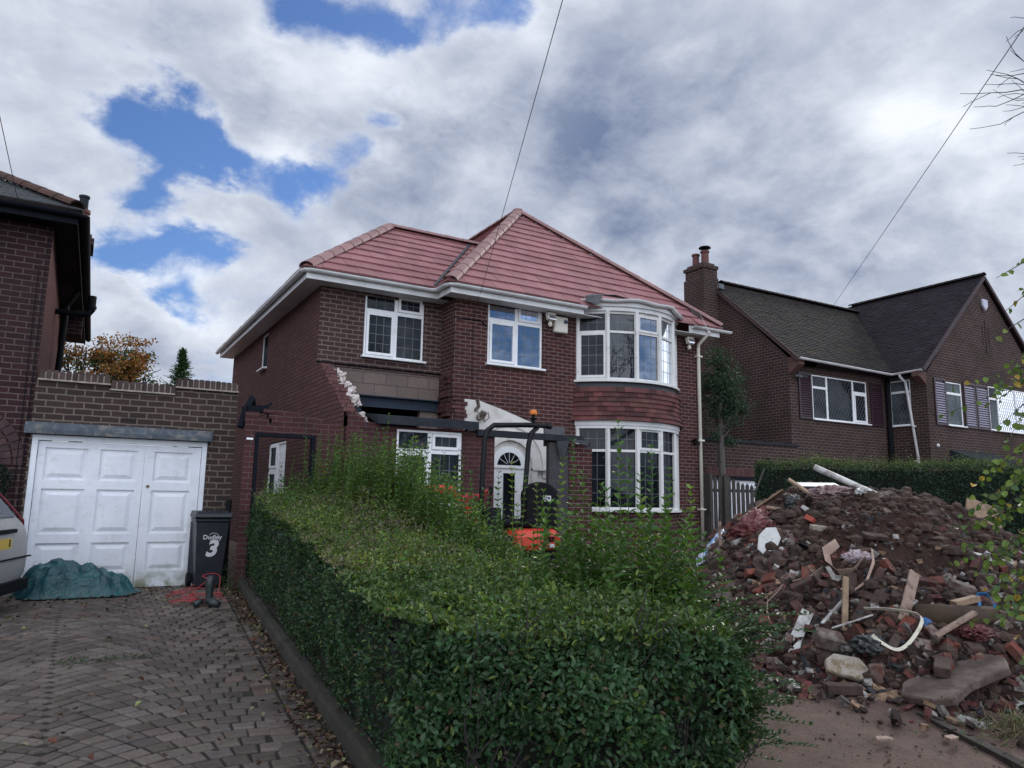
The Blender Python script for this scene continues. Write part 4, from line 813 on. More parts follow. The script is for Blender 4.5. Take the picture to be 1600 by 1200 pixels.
def leafdoor(x0, x1, cols, lab):
    d = MB(); ya = YG+.045; zs = [(.50, .90), (1.02, 1.62), (1.74, 2.17)]; z0, z1 = .285, 2.255
    X = [x0]+[q for c in cols for q in c]+[x1]
    for i in range(0, len(X), 2): d.box(X[i], ya, z0, X[i+1], ya+.05, z1)
    for (a, b) in cols:
        Z = [z0]+[q for c in zs for q in c]+[z1]
        for i in range(0, len(Z), 2): d.box(a, ya+.0005, Z[i], b, ya+.05, Z[i+1])
        for (p, q) in zs:
            yb = ya+.022; d.face([(a, yb, p), (b, yb, p), (b, yb, q), (a, yb, q)])
            m1, m2 = .035, .085; o = [(a+m1, yb-.001, p+m1), (b-m1, yb-.001, p+m1), (b-m1, yb-.001, q-m1), (a+m1, yb-.001, q-m1)]; i_ = [(a+m2, yb-.018, p+m2), (b-m2, yb-.018, p+m2), (b-m2, yb-.018, q-m2), (a+m2, yb-.018, q-m2)]
            d.add(o+i_, [(k, (k+1) % 4, 4+(k+1) % 4, 4+k) for k in range(4)]+[(4, 5, 6, 7)])
    return tag(d.build('garage_door', M['gdoor'], GA), lab)
gd = leafdoor(-.490, .800, [(-.40, .10), (.25, .71)], 'wide left leaf, two columns of panels')
gd2 = leafdoor(.806, 1.550, [(.93, 1.43)], 'narrow right leaf with the small round lock')
k = MB(); k.lathe((.875, YG+.045, 1.68), [(.022, 0), (.022, .012), (.010, .016)], 12, axis=V(0, -1, 0)); k.build('lock', plain('brass', (.20, .16, .10), .4, .2, 5, 0, metal=.7), gd2)
k = MB()
for z in (.75, 1.35, 2.02): k.box(-.497, YG+.03, z, -.488, YG+.042, z+.09); k.box(1.551, YG+.03, z, 1.558, YG+.042, z+.09)
k.build('hinge', M['lead'], GA)
k = MB()
for i in range(7):
    for j in range(3): k.box(.47+i*.027, YG-.004, 2.575+j*.02, .487+i*.027, YG+.01, 2.587+j*.02)
k.build('air_brick_holes', M['dark'], GA)
k = MB(); k.tube([(1.98, YG-.03, 1.5), (1.98, YG-.05, .9), (1.99, YG-.06, .3)], .04, 7); k.build('drainpipe', M['black'], GA)

# ------------------------------------------------------------------ house on the right
RH = thing('brick_house', (22, 14, .6), 'brown brick house on the right with dark mossy tiled roof, tall gable and plum shutters', 'house')
x0, yF, xR, yG, xA, xE = 17.38, 14.0, 21.99, 12.73, 25.62, 29.25
w = MB()
wallpanel(w, (x0, yF, .3), (1, 0, 0), (0, -1, 0), xR-x0, 5.25, [(18.36-x0, 20.95-x0, 3.72, 5.05)])
wallpanel(w, (xR, yG, .3), (0, 1, 0), (-1, 0, 0), yF-yG, 5.25, [(.50, 1.20, 3.72, 5.15)])
wallpanel(w, (xR, yG, .3), (1, 0, 0), (0, -1, 0), xE-xR, 5.25, [(23.02-xR, 23.92-xR, 3.74, 5.12), (25.5-xR, 28.3-xR, 3.74, 5.20)])
w.face([(xR, yG, 5.55), (xE, yG, 5.55), (xA, yG, 9.12)])
w.face([(x0, 20, 0.3), (x0, yF, .3), (x0, yF, 5.75), (x0, 17.0, 8.65), (x0, 20, 5.75)]); w.face([(xE, yG, .3), (xE, 21, .3), (xE, 21, 5.55), (xE, yG, 5.55)])
w.face([(x0, 20, .3), (x0, 20, 5.75), (xR, 21, 5.75), (xE, 21, .3)])
w.build('wall', M['brick_right'], RH)
k = MB(); k.prism([(x0-.02, yF-.01, 5.25), (x0-.02, yF-.36, 5.50), (x0-.02, yF-.36, 5.74), (x0-.02, yF-.01, 5.74)], (.24, 0, 0)); k.prism([(xR-.01, yG-.02, 5.22), (xR-.36, yG-.02, 5.46), (xR-.36, yG-.02, 5.66), (xR-.01, yG-.02, 5.66)], (0, .24, 0)); k.build('eaves_corbel', plain('corbel_brick', (.10, .052, .042), .9, .25, 9, .4, 50), RH)
r = MB(); tiled_slope(r, [(17.26, 13.62, 5.68), (21.72, 13.62, 5.68), (25.02, 17.02, 8.78), (17.26, 17.02, 8.78)], .115, .17, .016, cj=.22, jit=.004); r.face([(17.26, 17.02, 8.78), (25, 17.02, 8.78), (25, 20.3, 5.6), (17.26, 20.3, 5.6)]); r.build('roof', M['tile_moss'], RH)
r = MB(); tiled_slope(r, [(21.70, 13.62, 5.62), (21.70, 12.62, 5.62), (25.62, 12.62, 9.24), (25.62, 17.6, 9.24), (25.15, 17.1, 8.85)], .115, .17, .016, cj=.2, jit=.004); tiled_slope(r, [(29.5, 12.62, 5.62), (29.5, 21, 5.62), (25.62, 21, 9.24), (25.62, 12.62, 9.24)], .115, .17, .016); r.build('gable_roof', M['tile_dark'], RH)
h = MB(); hip_tiles(h, (17.9, 17.02, 8.80), (25.3, 17.02, 8.82), .12, .3); h.build('ridge_tiles', M['tile_moss'], RH); h = MB(); hip_tiles(h, (25.62, 12.60, 9.26), (25.62, 17.6, 9.26), .12, .3); h.build('ridge_tiles', M['tile_moss'], RH)
v_ = MB(); v_.bar((17.30, 13.6, 5.62), (17.30, 17.0, 8.70), .05, .10); v_.build('verge', plain('verge_mortar', (.075, .045, .042), .9, .2, 8, .4, 40), RH)
v_ = MB(); v_.bar((21.72, 12.62, 5.62), (25.62, 12.62, 9.18), .10, .06, up=V(0, 1, 0)); v_.bar((29.5, 12.62, 5.62), (25.62, 12.62, 9.18), .10, .06, up=V(0, 1, 0)); v_.build('barge_board', plain('dark_barge_board', (.045, .026, .030), .7, .2, 8, .2), RH)
ch = MB(); ch.box(16.72, 16.60, .4, 17.377, 17.5, 8.75); ch.box(16.76, 16.63, 8.751, 17.36, 17.46, 9.05); ch.box(16.71, 16.59, 9.051, 17.38, 17.51, 9.16); ch.box(16.80, 16.68, 9.161, 17.3, 17.42, 9.25); cs = ch.build('chimney', M['brick_right'], RH)
for y_, s_, cap in ((16.84, 1.0, True), (17.25, .92, False)):
    ch = MB(); ch.lathe((17.04, y_, 9.23), [(.15*s_, 0), (.125*s_, .08), (.12*s_, .38), (.15*s_, .40), (.15*s_, .45), (.10*s_, .47)], 14); ch.build('chimney_pot', M['terracotta'], cs)
    if cap: ch = MB(); ch.lathe((17.04, y_, 9.70), [(.05, 0), (.05, .06), (.20, .08), (.18, .12), (.05, .16)], 14); ch.build('pot_cap', M['blackfascia'], cs)
ch = MB(); ch.box(17.30, 16.5, 8.40, 17.52, 16.62, 8.56); ch.build('chimney_flashing', M['lead'], cs)
gutter(RH, [(17.30, 13.58, 5.68), (21.62, 13.58, 5.62)], .06); gutter(RH, [(21.66, 13.55, 5.63), (21.66, 12.62, 5.66)], .06)
trip = [(0, .26, .72, 1, False), (0, .26, 0, .72, False), (.26, .74, 0, 1, False), (.74, 1, .72, 1, False), (.74, 1, 0, .72, True)]
window(RH, (18.37, yF, 4.03), (1, 0, 0), (0, -1, 0), 2.57, 1.31, trip, leads='diamond', glass='glass_dull')
duo = [(0, 1, .74, 1, False), (0, 1, 0, .74, False)]
window(RH, (xR, yG+1.19, 4.03), (0, -1, 0), (-1, 0, 0), .68, 1.41, duo, leads='diamond', glass='glass_curt')
window(RH, (23.03, yG, 4.05), (1, 0, 0), (0, -1, 0), .88, 1.36, duo, leads='diamond', glass='glass_curt')
window(RH, (25.51, yG, 4.05), (1, 0, 0), (0, -1, 0), 2.78, 1.44, [(0, .2, .72, 1, False, 'glass_dull'), (0, .2, 0, .72, False), (.2, .62, 0, 1, False, 'glass_cloud'), (.62, 1, 0, 1, False, 'glass_cloud')], leads='diamond', glass='glass_curt')
M['shutter'] = plain('plum_shutter', (.030, .014, .020), .5, .15, 4, .05); M['shutter_slat'] = plain('plum_shutter_slat', (.045, .020, .030), .45, .15, 4, .05)
M['slat_pale'] = plain('pale_shutter_slat', (.26, .245, .31), .45, .1, 4, .05)
def shutter(x, y, z0, z1, wd, slat='shutter_slat'):
    f = MB(); f.box(x, y-.045, z0, x+.06, y-.01, z1); f.box(x+wd-.06, y-.045, z0, x+wd, y-.01, z1); f.box(x+.06, y-.045, z0, x+wd-.06, y-.01, z0+.07); f.box(x+.06, y-.045, z1-.07, x+wd-.06, y-.01, z1); f.box(x+.06, y-.012, z0+.07, x+wd-.06, y-.004, z1-.07)
    fs = f.build('shutter', M['shutter'], RH); s = MB(); n = 17
    for i in range(n): z = z0+.09+(z1-z0-.2)*(i+.3)/n; s.obox((x+wd/2, y-.030, z), V(1, 0, 0), V(0, .55, .83), V(0, -.83, .55), wd/2-.062, .030, .005)
    s.build('louvre_slats', M[slat], fs)
shutter(17.74, yF, 4.0, 5.36, .56); shutter(21.08, yF, 4.0, 5.36, .60)
shutter(22.36, yG, 4.02, 5.48, .62, 'slat_pale'); shutter(23.98, yG, 4.02, 5.48, .66, 'slat_pale'); shutter(24.68, yG, 4.02, 5.48, .72, 'slat_pale')
p = MB(); p.tube([(21.66, 13.36, 5.62), (21.72, 13.36, 5.5), (21.90, 13.32, 5.35), (21.92, 12.98, 2.0)], .042, 8)
for z in (3.95, 2.9): p.box(21.86, 13.1, z, 21.985, 13.2, z+.03)
p.build('drainpipe', M['fascia'], RH, smooth=True)
p = MB(); p.tube([(21.6, 13.7, 5.6), (21.86, 13.88, 5.4), (21.88, 13.9, .5)], .075, 8); p.build('black_drainpipe', M['black'], RH)
p = MB(); p.prism([(25.45, yG-.01, 8.42), (25.75, yG-.01, 8.42), (25.75, yG-.01, 8.18), (25.60, yG-.01, 8.02), (25.45, yG-.01, 8.18)], (0, -.09, 0)); p.build('alarm_box', plain('pale_blue_plastic', (.42, .43, .52), .4, .1, 4, 0), RH, bevel=.02)
p = MB()
for x, z0, z1 in ((25.42, 6.9, 7.5), (25.60, 6.6, 7.7), (25.78, 6.9, 7.5)): p.box(x, yG-.02, z0, x+.05, yG-.002, z1)
p.build('brick_slots', plain('shadow_brick', (.035, .020, .022), .9, .3, 8, .3), RH)
p = MB(); p.prism([(23.0, yG-.01, 3.28), (23.0, yG-.75, 2.98), (23.0, yG-.75, 2.90), (23.0, yG-.01, 2.90)], (2.3, 0, 0)); p.build('porch_canopy', M['felt'], RH)
p = MB(); p.tube([(17.6, yF-.01, 5.28), (17.62, yF-.12, 5.22)], .02, 6); p.obox((17.62, yF-.16, 5.2), V(1, .3, 0).normalized(), V(-.3, 1, .2).normalized(), V(0, -.2, 1).normalized(), .11, .05, .03); p.build('security_light', M['lead'], RH)
p = MB(); p.lathe((22.35, yG-.03, 3.35), [(.04, 0), (.05, .04), (.02, .09)], 8); p.build('security_camera', M['fascia'], RH)
# its low side garage
SG = thing('garage', (15.4, 13.8, .6), 'low flat roofed brick garage with white door, behind the picket fence', 'garage')
w = MB(); wallpanel(w, (13.2, 13.8, .3), (1, 0, 0), (0, -1, 0), 4.17, 2.85, [(.68, 3.7, .2, 1.88)]); wallpanel(w, (13.2, 13.8, .3), (0, 1, 0), (-1, 0, 0), 5, 2.85); w.build('wall', M['brick_right'], SG)
w = MB(); w.box(13.18, 13.76, 3.15, 17.36, 18.8, 3.22); w.build('flat_roof', M['felt'], SG)
w = MB()
x = 13.8
while x < 17.1: c = random.uniform(.8, 1.2); w.box(x, 13.785, 2.26, x+.066, 13.80, 2.47, (c, c, c)); x += .077
w.build('soldier_course', plain('soldier_brick', (.085, .035, .034), .9, .25, 8, .4, 50), SG)
w = MB(); w.box(13.86, 13.79, 2.16, 16.95, 13.86, 2.25); w.build('door_lintel', M['blackfascia'], SG)
w = MB(); w.box(13.9, 13.86, .5, 16.9, 13.9, 2.16)
for i in range(5):
    for (z0, z1) in ((.6, 1.0), (1.1, 1.5), (1.6, 2.05)): w.box(13.98+i*.59, 13.845, z0, 14.44+i*.59, 13.859, z1)
w.build('garage_door', M['garage_white'], SG, bevel=.004)
p = MB(); p.tube([(16.0, 13.79, 2.72), (16.0, 13.68, 2.78), (16.0, 13.66, 2.74)], .015, 6); p.lathe((16.0, 13.66, 2.44), [(.03, 0), (.06, .04), (.085, .22), (.04, .28), (.01, .33)], 8); p.build('wall_lantern', M['black'], SG)
# picket fence
PF = thing('picket_fence', (13.1, 12.4, .6), 'dark weathered picket fence between the white drainpipe and the rubble heap', 'fence')
a, b = V(12.42, 12.35, 0), V(14.3, 12.05, 0); d = (b-a).normalized(); nn = V(d.y, -d.x, 0)
rl = MB()
for z in (.95, 1.85): rl.bar(a+V(0, 0, z)-nn*.02, b+V(0, 0, z)-nn*.02, .04, .07)
rl.build('rail', M['wood'], PF)
for i in range(15):
    t = a+d*(.06+i*.128); top = 2.16 if i not in (3,) else 2.26; p = MB(); wd = .042 if i != 3 else .055
    top += random.uniform(-.03, .03)-(.02*i if i > 5 else 0)
    p.prism([t-d*wd+V(0, 0, .6), t+d*wd+V(0, 0, .6), t+d*wd+V(0, 0, top-.06), t+V(0, 0, top), t-d*wd+V(0, 0, top-.06)], nn*.025 if i != 3 else nn*.09)
    p.build('picket' if i != 3 else 'post', M['wood'], PF)
p = MB(); p.box(12.34, 12.2, .55, 12.42, 12.38, 2.22); p.build('post', M['wood'], PF)
# ------------------------------------------------------------------ lettering
def text(name, s, loc, size, rot, mat, parent=None, shear=0, bold=0.0, thick=.001):
    cu = bpy.data.curves.new('tmp_text', 'FONT'); cu.body = s; cu.size = size; cu.align_x = 'CENTER'; cu.align_y = 'CENTER'; cu.shear = shear; cu.offset = bold; cu.extrude = thick; cu.resolution_u = 4
    tmp = bpy.data.objects.new('tmp_text', cu); COL.objects.link(tmp); bpy.context.view_layer.update()
    me = bpy.data.meshes.new_from_object(tmp.evaluated_get(bpy.context.evaluated_depsgraph_get())); bpy.data.objects.remove(tmp); bpy.data.curves.remove(cu)
    me.materials.clear(); me.materials.append(mat); at_ = me.color_attributes.new('Col', 'FLOAT_COLOR', 'CORNER'); at_.data.foreach_set('color', [1.0]*(4*len(me.loops))); o = bpy.data.objects.new(name, me); COL.objects.link(o)
    og = org(parent); o.rotation_euler = rot; o.location = Vector(loc)-Vector(og)
    if parent: o.parent = parent
    return o
# ------------------------------------------------------------------ wheelie bin
bx, by, bz = 1.69, 11.30, G(1.7, 11.3)+.03
B = thing('wheelie_bin', (bx, by, bz), 'black wheelie bin numbered 3 standing at the right end of the garage doors', 'wheelie bin')
M['bin'] = plain('bin_plastic', (.010, .013, .020), .42, .15, 5, .06, 60, dirt=(.025, .026, .028), dsc=4)
b = MB()
def ringbox(w0, d0, z, yo=0): return [(bx-w0, by-d0+yo, bz+z), (bx+w0, by-d0+yo, bz+z), (bx+w0, by+d0+yo*.2, bz+z), (bx-w0, by+d0+yo*.2, bz+z)]
R_ = [ringbox(.165, .17, .03), ringbox(.17, .175, .10), ringbox(.215, .225, .90), ringbox(.232, .245, .905), ringbox(.232, .245, .945)]
b.add([p for r in R_ for p in r], [(i*4+k, i*4+(k+1) % 4, (i+1)*4+(k+1) % 4, (i+1)*4+k) for i in range(4) for k in range(4)]+[(3, 2, 1, 0), (16, 17, 18, 19)])
b.prism([(bx-.18, by+.13, bz+.05), (bx-.235, by+.22, bz+.05), (bx-.235, by+.26, bz+.9), (bx-.215, by+.2, bz+.9)], (.03, 0, 0))
bb = b.build('body', M['bin'], B, bevel=.012)
l = MB(); l.prism([(bx-.245, by-.27, bz+.95), (bx-.245, by-.275, bz+.985), (bx-.235, by-.24, bz+1.02), (bx-.235, by+.20, bz+1.05), (bx-.245, by+.27, bz+1.0), (bx-.245, by+.27, bz+.95)], (.49, 0, 0)); l.build('lid', M['bin'], B, bevel=.012)
l = MB(); l.tube([(bx-.22, by+.27, bz+1.0), (bx-.22, by+.31, bz+1.03), (bx+.22, by+.31, bz+1.03), (bx+.22, by+.27, bz+1.0)], .016, 8)
for s_ in (-.15, .0, .15): l.box(bx+s_-.05, by-.22, bz+1.018, bx+s_+.05, by-.02, bz+1.045)
l.build('lid_handle', M['bin'], B)
for s_ in (-1, 1):
    l = MB(); l.lathe((bx+s_*.215, by+.17, bz+.09), [(.09, -.028), (.10, -.015), (.10, .015), (.09, .028)], 20, axis=V(1, 0, 0)); l.build('wheel', M['black'], B)
M['white_print'] = plain('white_print', (.55, .56, .58), .5, .08, 20, 0)
def binface(z): return by-.175-.0625*(z-.10)-.004
text('number', '3', (bx+.0, binface(.52), bz+.53), .30, (radians(90+3.6), 0, 0), M['white_print'], bb, shear=.22, bold=.012)
text('council_name', 'Dudley', (bx+.005, binface(.70), bz+.69), .085, (radians(90+3.6), 0, 0), M['white_print'], bb, bold=.0015)
l = MB(); pts = [(bx+.02+.065*cos(a), binface(.72)-.002, bz+.695+.055*sin(a)) for a in np.linspace(.1, pi*.85, 12)]
l.tube(pts, .0035, 4); l.build('logo_arc', M['white_print'], bb)

# ------------------------------------------------------------------ tarpaulin
def tarpz(u, v):
    ed = min(1, (1-max(abs(u), abs(v)))*4.5); dm = max(0, 1-abs(u)**2.6)*max(0, 1-abs(v)**2.4)
    q = V(u*1.9+v*.9, v*1.6-u*.8, 2); r1 = 1-abs(mnoise.noise(q))*2.4; r2 = 1-abs(mnoise.noise(q*2.1+V(3, 1, 0)))*2.2; r3 = 1-abs(mnoise.noise(q*4.6+V(1, 7, 0)))*2
    return ed*((.24-.13*u)*(dm**.6)*(.9+.35*mnoise.noise(V(u*1.4, v, 5)))+dm**.4*(.125*r1+.05*r2+.016*r3))
tb = MB(); nx_, ny_ = 110, 70; P = []
for j in range(ny_+1):
    for i in range(nx_+1):
        u = -1+2*i/nx_; v = -1+2*j/ny_; a = math.atan2(v, u); k = 1+.16*mnoise.noise(V(cos(a)*1.8, sin(a)*1.8, 4)); m_ = max(abs(u), abs(v)); rr_ = sqrt(u*u+v*v) or 1; sc_ = m_/rr_
        x = .12+.72*u*(sc_*.7+.3)*k; y = 11.16+.42*v*(sc_*.7+.3)*k; h = tarpz(u, v)
        ww = .03*mnoise.noise(V(u*5, v*4, 9))*min(1, h*8); P.append((x+ww, y+ww-.05*max(0, h-.2), G(0, y)+.036+max(0, h)))
tb.add(P, [(j*(nx_+1)+i, j*(nx_+1)+i+1, (j+1)*(nx_+1)+i+1, (j+1)*(nx_+1)+i) for j in range(ny_) for i in range(nx_)])
s = NT('teal_tarpaulin'); g = s.geo(); c = s.mix(s.ramp(s.noise(g, 5, 6), .35, .65), (.004, .042, .052), (.008, .078, .086)); c = s.mix(s.ramp(s.noise(g, 16, 8, .7), .62, .75, 0, .5), c, (.10, .16, .16))
M['tarp'] = s.set(c, .33, s.bump(s.noise(g, 14, 6, .6, 1.2), .6, .03, s.bump(s.noise(g, 300, 2), .15, .002)), 0, .5)
tag(tb.build('tarpaulin', M['tarp'], smooth=True), 'crumpled teal tarpaulin heaped against the white garage doors', 'tarpaulin')
# ------------------------------------------------------------------ red cable and garden tool
rc = MB(); r9 = random.Random(21); M['redcable'] = plain('red_cable', (.42, .035, .045), .5, .15, 9, 0)
for k in range(9):
    cx, cy = 1.36+r9.uniform(-.14, .18), 10.08+r9.uniform(-.18, .16); a0 = r9.uniform(0, 6); ra = r9.uniform(.10, .24); rb_ = r9.uniform(.06, .15); hh = r9.uniform(.0, .16); pts = []
    for i in range(26):
        t = a0+i*.30; pts.append((cx+ra*cos(t)+.02*sin(3*t), cy+rb_*sin(t), G(1.4, cy)+.045+.06*k/9+hh*max(0, sin(t*.5+k))))
    rc.tube(pts, .0035, 5)
zz = G(1.5, 9.8)+.04
rc.tube(smooth([(1.10, 9.98, zz), (1.25, 9.92, zz+.04), (1.40, 9.85, zz+.20), (1.50, 9.80, zz+.28), (1.56, 9.82, zz+.30), (1.60, 9.85, zz+.12), (1.72, 9.80, zz+.02)]), .004, 5)
rc.tube(smooth([(1.48, 9.74, zz+.30), (1.42, 9.8, zz+.33), (1.54, 9.85, zz+.35), (1.63, 9.85, zz+.30), (1.60, 9.74, zz+.06)]), .004, 5)
tag(rc.build('cable', M['redcable']), 'tangle of thin red cable lying in front of the wheelie bin', 'cable')
T_ = thing('garden_tool', (1.5, 9.75, zz-.03), 'grey green boot shaped garden tool standing among the red cable', 'garden tool')
M['toolgrey'] = plain('grey_green_plastic', (.022, .032, .034), .5, .15, 5, .05)
p = MB(); p.lathe((1.51, 9.77, zz+.0), [(.045, 0), (.040, .09), (.046, .17), (.058, .23), (.052, .29), (.03, .33)], 14); p.build('motor_housing', M['toolgrey'], T_, smooth=True)
p = MB(); p.tube([(1.50, 9.74, zz+.05), (1.53, 9.66, zz+.03), (1.60, 9.60, zz+.01)], [.045, .05, .04], 8); p.tube([(1.44, 9.76, zz+.04), (1.34, 9.72, zz+.01)], [.03, .04], 8); p.build('foot', M['toolgrey'], T_, smooth=True)

# ------------------------------------------------------------------ parked car
hd = V(-.96, .28, 0).normalized(); rt_ = V(.28, .96, 0).normalized(); Pc = V(-.41, 10.42, G(0, 10.4)); C0 = Pc-rt_*.84
CAR = thing('parked_car', tuple(C0+hd*1.9), 'silver hatchback parked at the left edge, only its rear corner in view', 'car')
M['silver'] = plain('silver_paint', (.36, .35, .34), .38, .03, 3, 0, metal=.25)
def cp_(s_, w_, z_): return C0+hd*s_+rt_*w_+V(0, 0, z_)
ST = [(-.03, [(.60, .33), (.70, .48), (.72, .62), (.66, .64), (.62, .66), (.55, .67)]), (.0, [(.72, .28), (.82, .45), (.83, .66), (.80, .78), (.77, .93), (.60, .96)]),
      (.10, [(.76, .25), (.845, .45), (.85, .70), (.83, .90), (.78, 1.00), (.60, 1.02)]), (.42, [(.78, .24), (.85, .45), (.86, .75), (.83, .96), (.64, 1.43), (.50, 1.46)]), (.62, [(.78, .24), (.85, .45), (.86, .75), (.83, .97), (.63, 1.49), (.45, 1.53)]),
      (1.9, [(.78, .22), (.85, .42), (.86, .72), (.83, .95), (.62, 1.50), (.45, 1.54)]), (2.35, [(.78, .22), (.85, .42), (.86, .72), (.83, .94), (.61, 1.44), (.45, 1.48)]), (3.0, [(.78, .22), (.85, .42), (.85, .70), (.80, .92), (.68, .99), (.45, 1.03)]), (3.7, [(.76, .22), (.81, .42), (.80, .62), (.72, .80), (.60, .86), (.40, .88)]), (3.86, [(.60, .25), (.66, .42), (.66, .58), (.58, .68), (.5, .70), (.35, .71)])]
b = MB(); P = []
for s_, pr in ST:
    P += [cp_(s_, w_, z_) for w_, z_ in pr]+[cp_(s_, -w_, z_) for w_, z_ in reversed(pr)]
n = 12; b.add(P, [(i*n+k, (i+1)*n+k, (i+1)*n+(k+1) % n, i*n+(k+1) % n) for i in range(len(ST)-1) for k in range(n)]+[tuple(range(n)), tuple(reversed(range((len(ST)-1)*n, len(ST)*n)))])
car_b = b.build('body', M['silver'], CAR, smooth=True); sm = car_b.modifiers.new('sub', 'SUBSURF'); sm.levels = 2; sm.render_levels = 2
M['carglass'] = glassmat('car_glass', .12, (.006, .007, .008)); M['redlamp'] = plain('red_lamp_lens', (.14, .010, .02), .2, .1, 9, 0)
g = MB(); W_ = [cp_(.115, -.60, 1.03), cp_(.115, .60, 1.03), cp_(.40, .50, 1.40), cp_(.40, -.50, 1.40)]; n_ = (W_[1]-W_[0]).cross(W_[3]-W_[0]).normalized(); n_ = n_ if n_.dot(hd) < 0 else -n_
g.prism([p+n_*.02 for p in W_], n_*.012); g.build('rear_window', M['carglass'], CAR)
for sd_ in (-1, 1):
    g = MB(); g.prism([cp_(.78, sd_*.80, 1.0), cp_(2.55, sd_*.80, .99), cp_(2.25, sd_*.66, 1.40), cp_(.70, sd_*.68, 1.42)], rt_*(.045*sd_)); g.build('side_window', M['carglass'], CAR)
    g = MB(); g.tube([cp_(.06, sd_*.80, .80), cp_(.08, sd_*.80, 1.0), cp_(.24, sd_*.70, 1.22), cp_(.40, sd_*.62, 1.42)], [.010, .014, .012, .008], 6); g.build('tail_lamp', M['redlamp'], CAR)
    for s_ in (.72, 3.05):
        g = MB(); g.lathe(cp_(s_, sd_*.74, .31), [(.20, -.10), (.30, -.09), (.31, -.05), (.31, .05), (.30, .09), (.20, .10)], 24, axis=rt_*sd_); wl_ = g.build('wheel', M['black'], CAR)
        g = MB(); g.lathe(cp_(s_, sd_*.745, .31), [(.19, .085), (.19, .10), (.05, .095), (.03, .11)], 16, axis=rt_*sd_); g.build('rim', M['silver'], wl_)
g = MB(); g.obox(cp_(-.035, 0, .60), rt_, V(0, 0, 1), hd, .80, .008, .012); g.obox(cp_(-.02, 0, .30), rt_, V(0, 0, 1), hd, .72, .06, .05); g.build('bumper_trim', M['black'], CAR)
g = MB(); g.obox(cp_(.0, 0, .90), rt_, V(0, 0, 1), hd, .36, .02, .03); g.build('tailgate_handle', M['black'], CAR)
g = MB(); g.obox(cp_(-.012, 0, .77), rt_, V(0, 0, 1), hd, .26, .056, .012); pl_ = g.build('number_plate', plain('yellow_plate', (.62, .42, .03), .4, .05, 8, 0), CAR)
text('plate_letter', 'S', cp_(-.026, .20, .77), .10, (radians(90), 0, atan2(rt_.y, rt_.x)), M['black'], pl_, bold=.003)

# ------------------------------------------------------------------ mini excavator behind the hedge
EX = thing('mini_excavator', (6.0, 10.2, G(6, 10.2)), 'orange red mini excavator with black roll frame and orange beacon, half hidden behind the hedge', 'excavator')
M['orange'] = plain('orange_red_paint', (.55, .045, .022), .32, .06, 4, .02, dirt=(.20, .04, .03), dsc=6, damt=(.6, .8))
M['blackpaint'] = plain('black_gloss_paint', (.006, .007, .009), .5, .1, 4, 0, spec=.25)
p = MB(); p.tube([(5.30, 10.0, .98), (5.33, 10.0, 1.7), (5.36, 10.0, 2.45), (5.40, 10.0, 2.62), (5.52, 10.0, 2.715), (6.1, 10.0, 2.755), (6.50, 10.0, 2.765)], .042, 10)
p.tube([(6.08, 10.02, 1.25), (6.12, 10.02, 1.8), (6.17, 10.02, 2.45), (6.21, 10.02, 2.62), (6.33, 10.02, 2.73)], .040, 10)
p.tube([(6.50, 10.0, 2.765), (6.58, 10.0, 2.76)], .047, 8)
p.build('roll_frame', M['blackpaint'], EX, smooth=True)
p = MB(); p.lathe((6.24, 10.0, 2.795), [(.03, 0), (.03, .05), (.055, .06), (.055, .075), (.025, .08), (.025, .14)], 12); bc = p.build('beacon_stand', M['black'], EX)
p = MB(); p.lathe((6.24, 10.0, 2.93), [(.062, 0), (.066, .02), (.058, .065), (.04, .078)], 16); p.build('beacon', plain('amber_lens', (.62, .17, .02), .25, .1, 9, 0), bc)
p = MB(); R1 = []
for z, w_, d_ in ((.80, .40, .50), (.86, .47, .56), (1.04, .47, .56), (1.13, .38, .46)):
    R1.append([(6.22+w_*(1 if q in (0, 1, 7) else -1 if q in (3, 4, 5) else 0)*(1 if q in (0, 4) else .88), 10.2+d_*(0 if q in (0, 4) else (1 if q in (1, 2, 3) else -1)*(1 if q in (2, 6) else .8)), z) for q in range(8)])
p.add([v for r in R1 for v in r], [(i*8+k, i*8+(k+1) % 8, (i+1)*8+(k+1) % 8, (i+1)*8+k) for i in range(3) for k in range(8)]+[tuple(range(24, 32)), tuple(reversed(range(8)))])
cw = p.build('engine_cover', M['orange'], EX, bevel=.03)
text('model_letters', 'KX', (6.40, 9.675, .98), .10, (radians(90), 0, radians(13)), M['black'], cw, bold=.006, thick=.006)
p = MB(); p.prism([(6.34, 9.70, .86), (6.46, 9.74, .86), (6.46, 9.74, .91), (6.34, 9.70, .91)], (.01, -.035, 0)); p.build('white_sticker', M['white_print'], cw)
p = MB(); p.box(5.30, 9.85, .95, 5.9, 10.75, 1.03); p.box(5.36, 9.9, 1.03, 5.62, 10.1, 1.45); p.build('floor_plate', M['blackpaint'], EX)
p = MB(); p.box(5.72, 9.98, 1.14, 6.30, 10.46, 1.27); p.build('seat', M['black'], EX, bevel=.04)
p = MB(); bk = [];
for a in np.linspace(0, pi, 13): bk.append((cos(a)*.30, .34+.22*sin(a)))
bk = [(.27, -.22)]+bk+[(-.27, -.22)]
bd = V(.80, -.30, 0).normalized(); p.prism([V(6.37, 9.98, 1.30)+bd*q[0]+V(0, 0, q[1]) for q in bk], V(.05, .12, 0)); sb = p.build('seat_back', M['black'], EX, bevel=.02)
p = MB(); p.obox(V(6.47, 9.93, 1.60), bd, V(0, 0, 1), V(bd.y, -bd.x, 0), .065, .045, .004); lb = p.build('seat_label', M['white_print'], sb)
text('label_text', 'TTM', V(6.47, 9.93, 1.605)+V(bd.y, -bd.x, 0)*.006, .05, (radians(90), 0, atan2(bd.y, bd.x)), M['black'], lb, bold=.002)
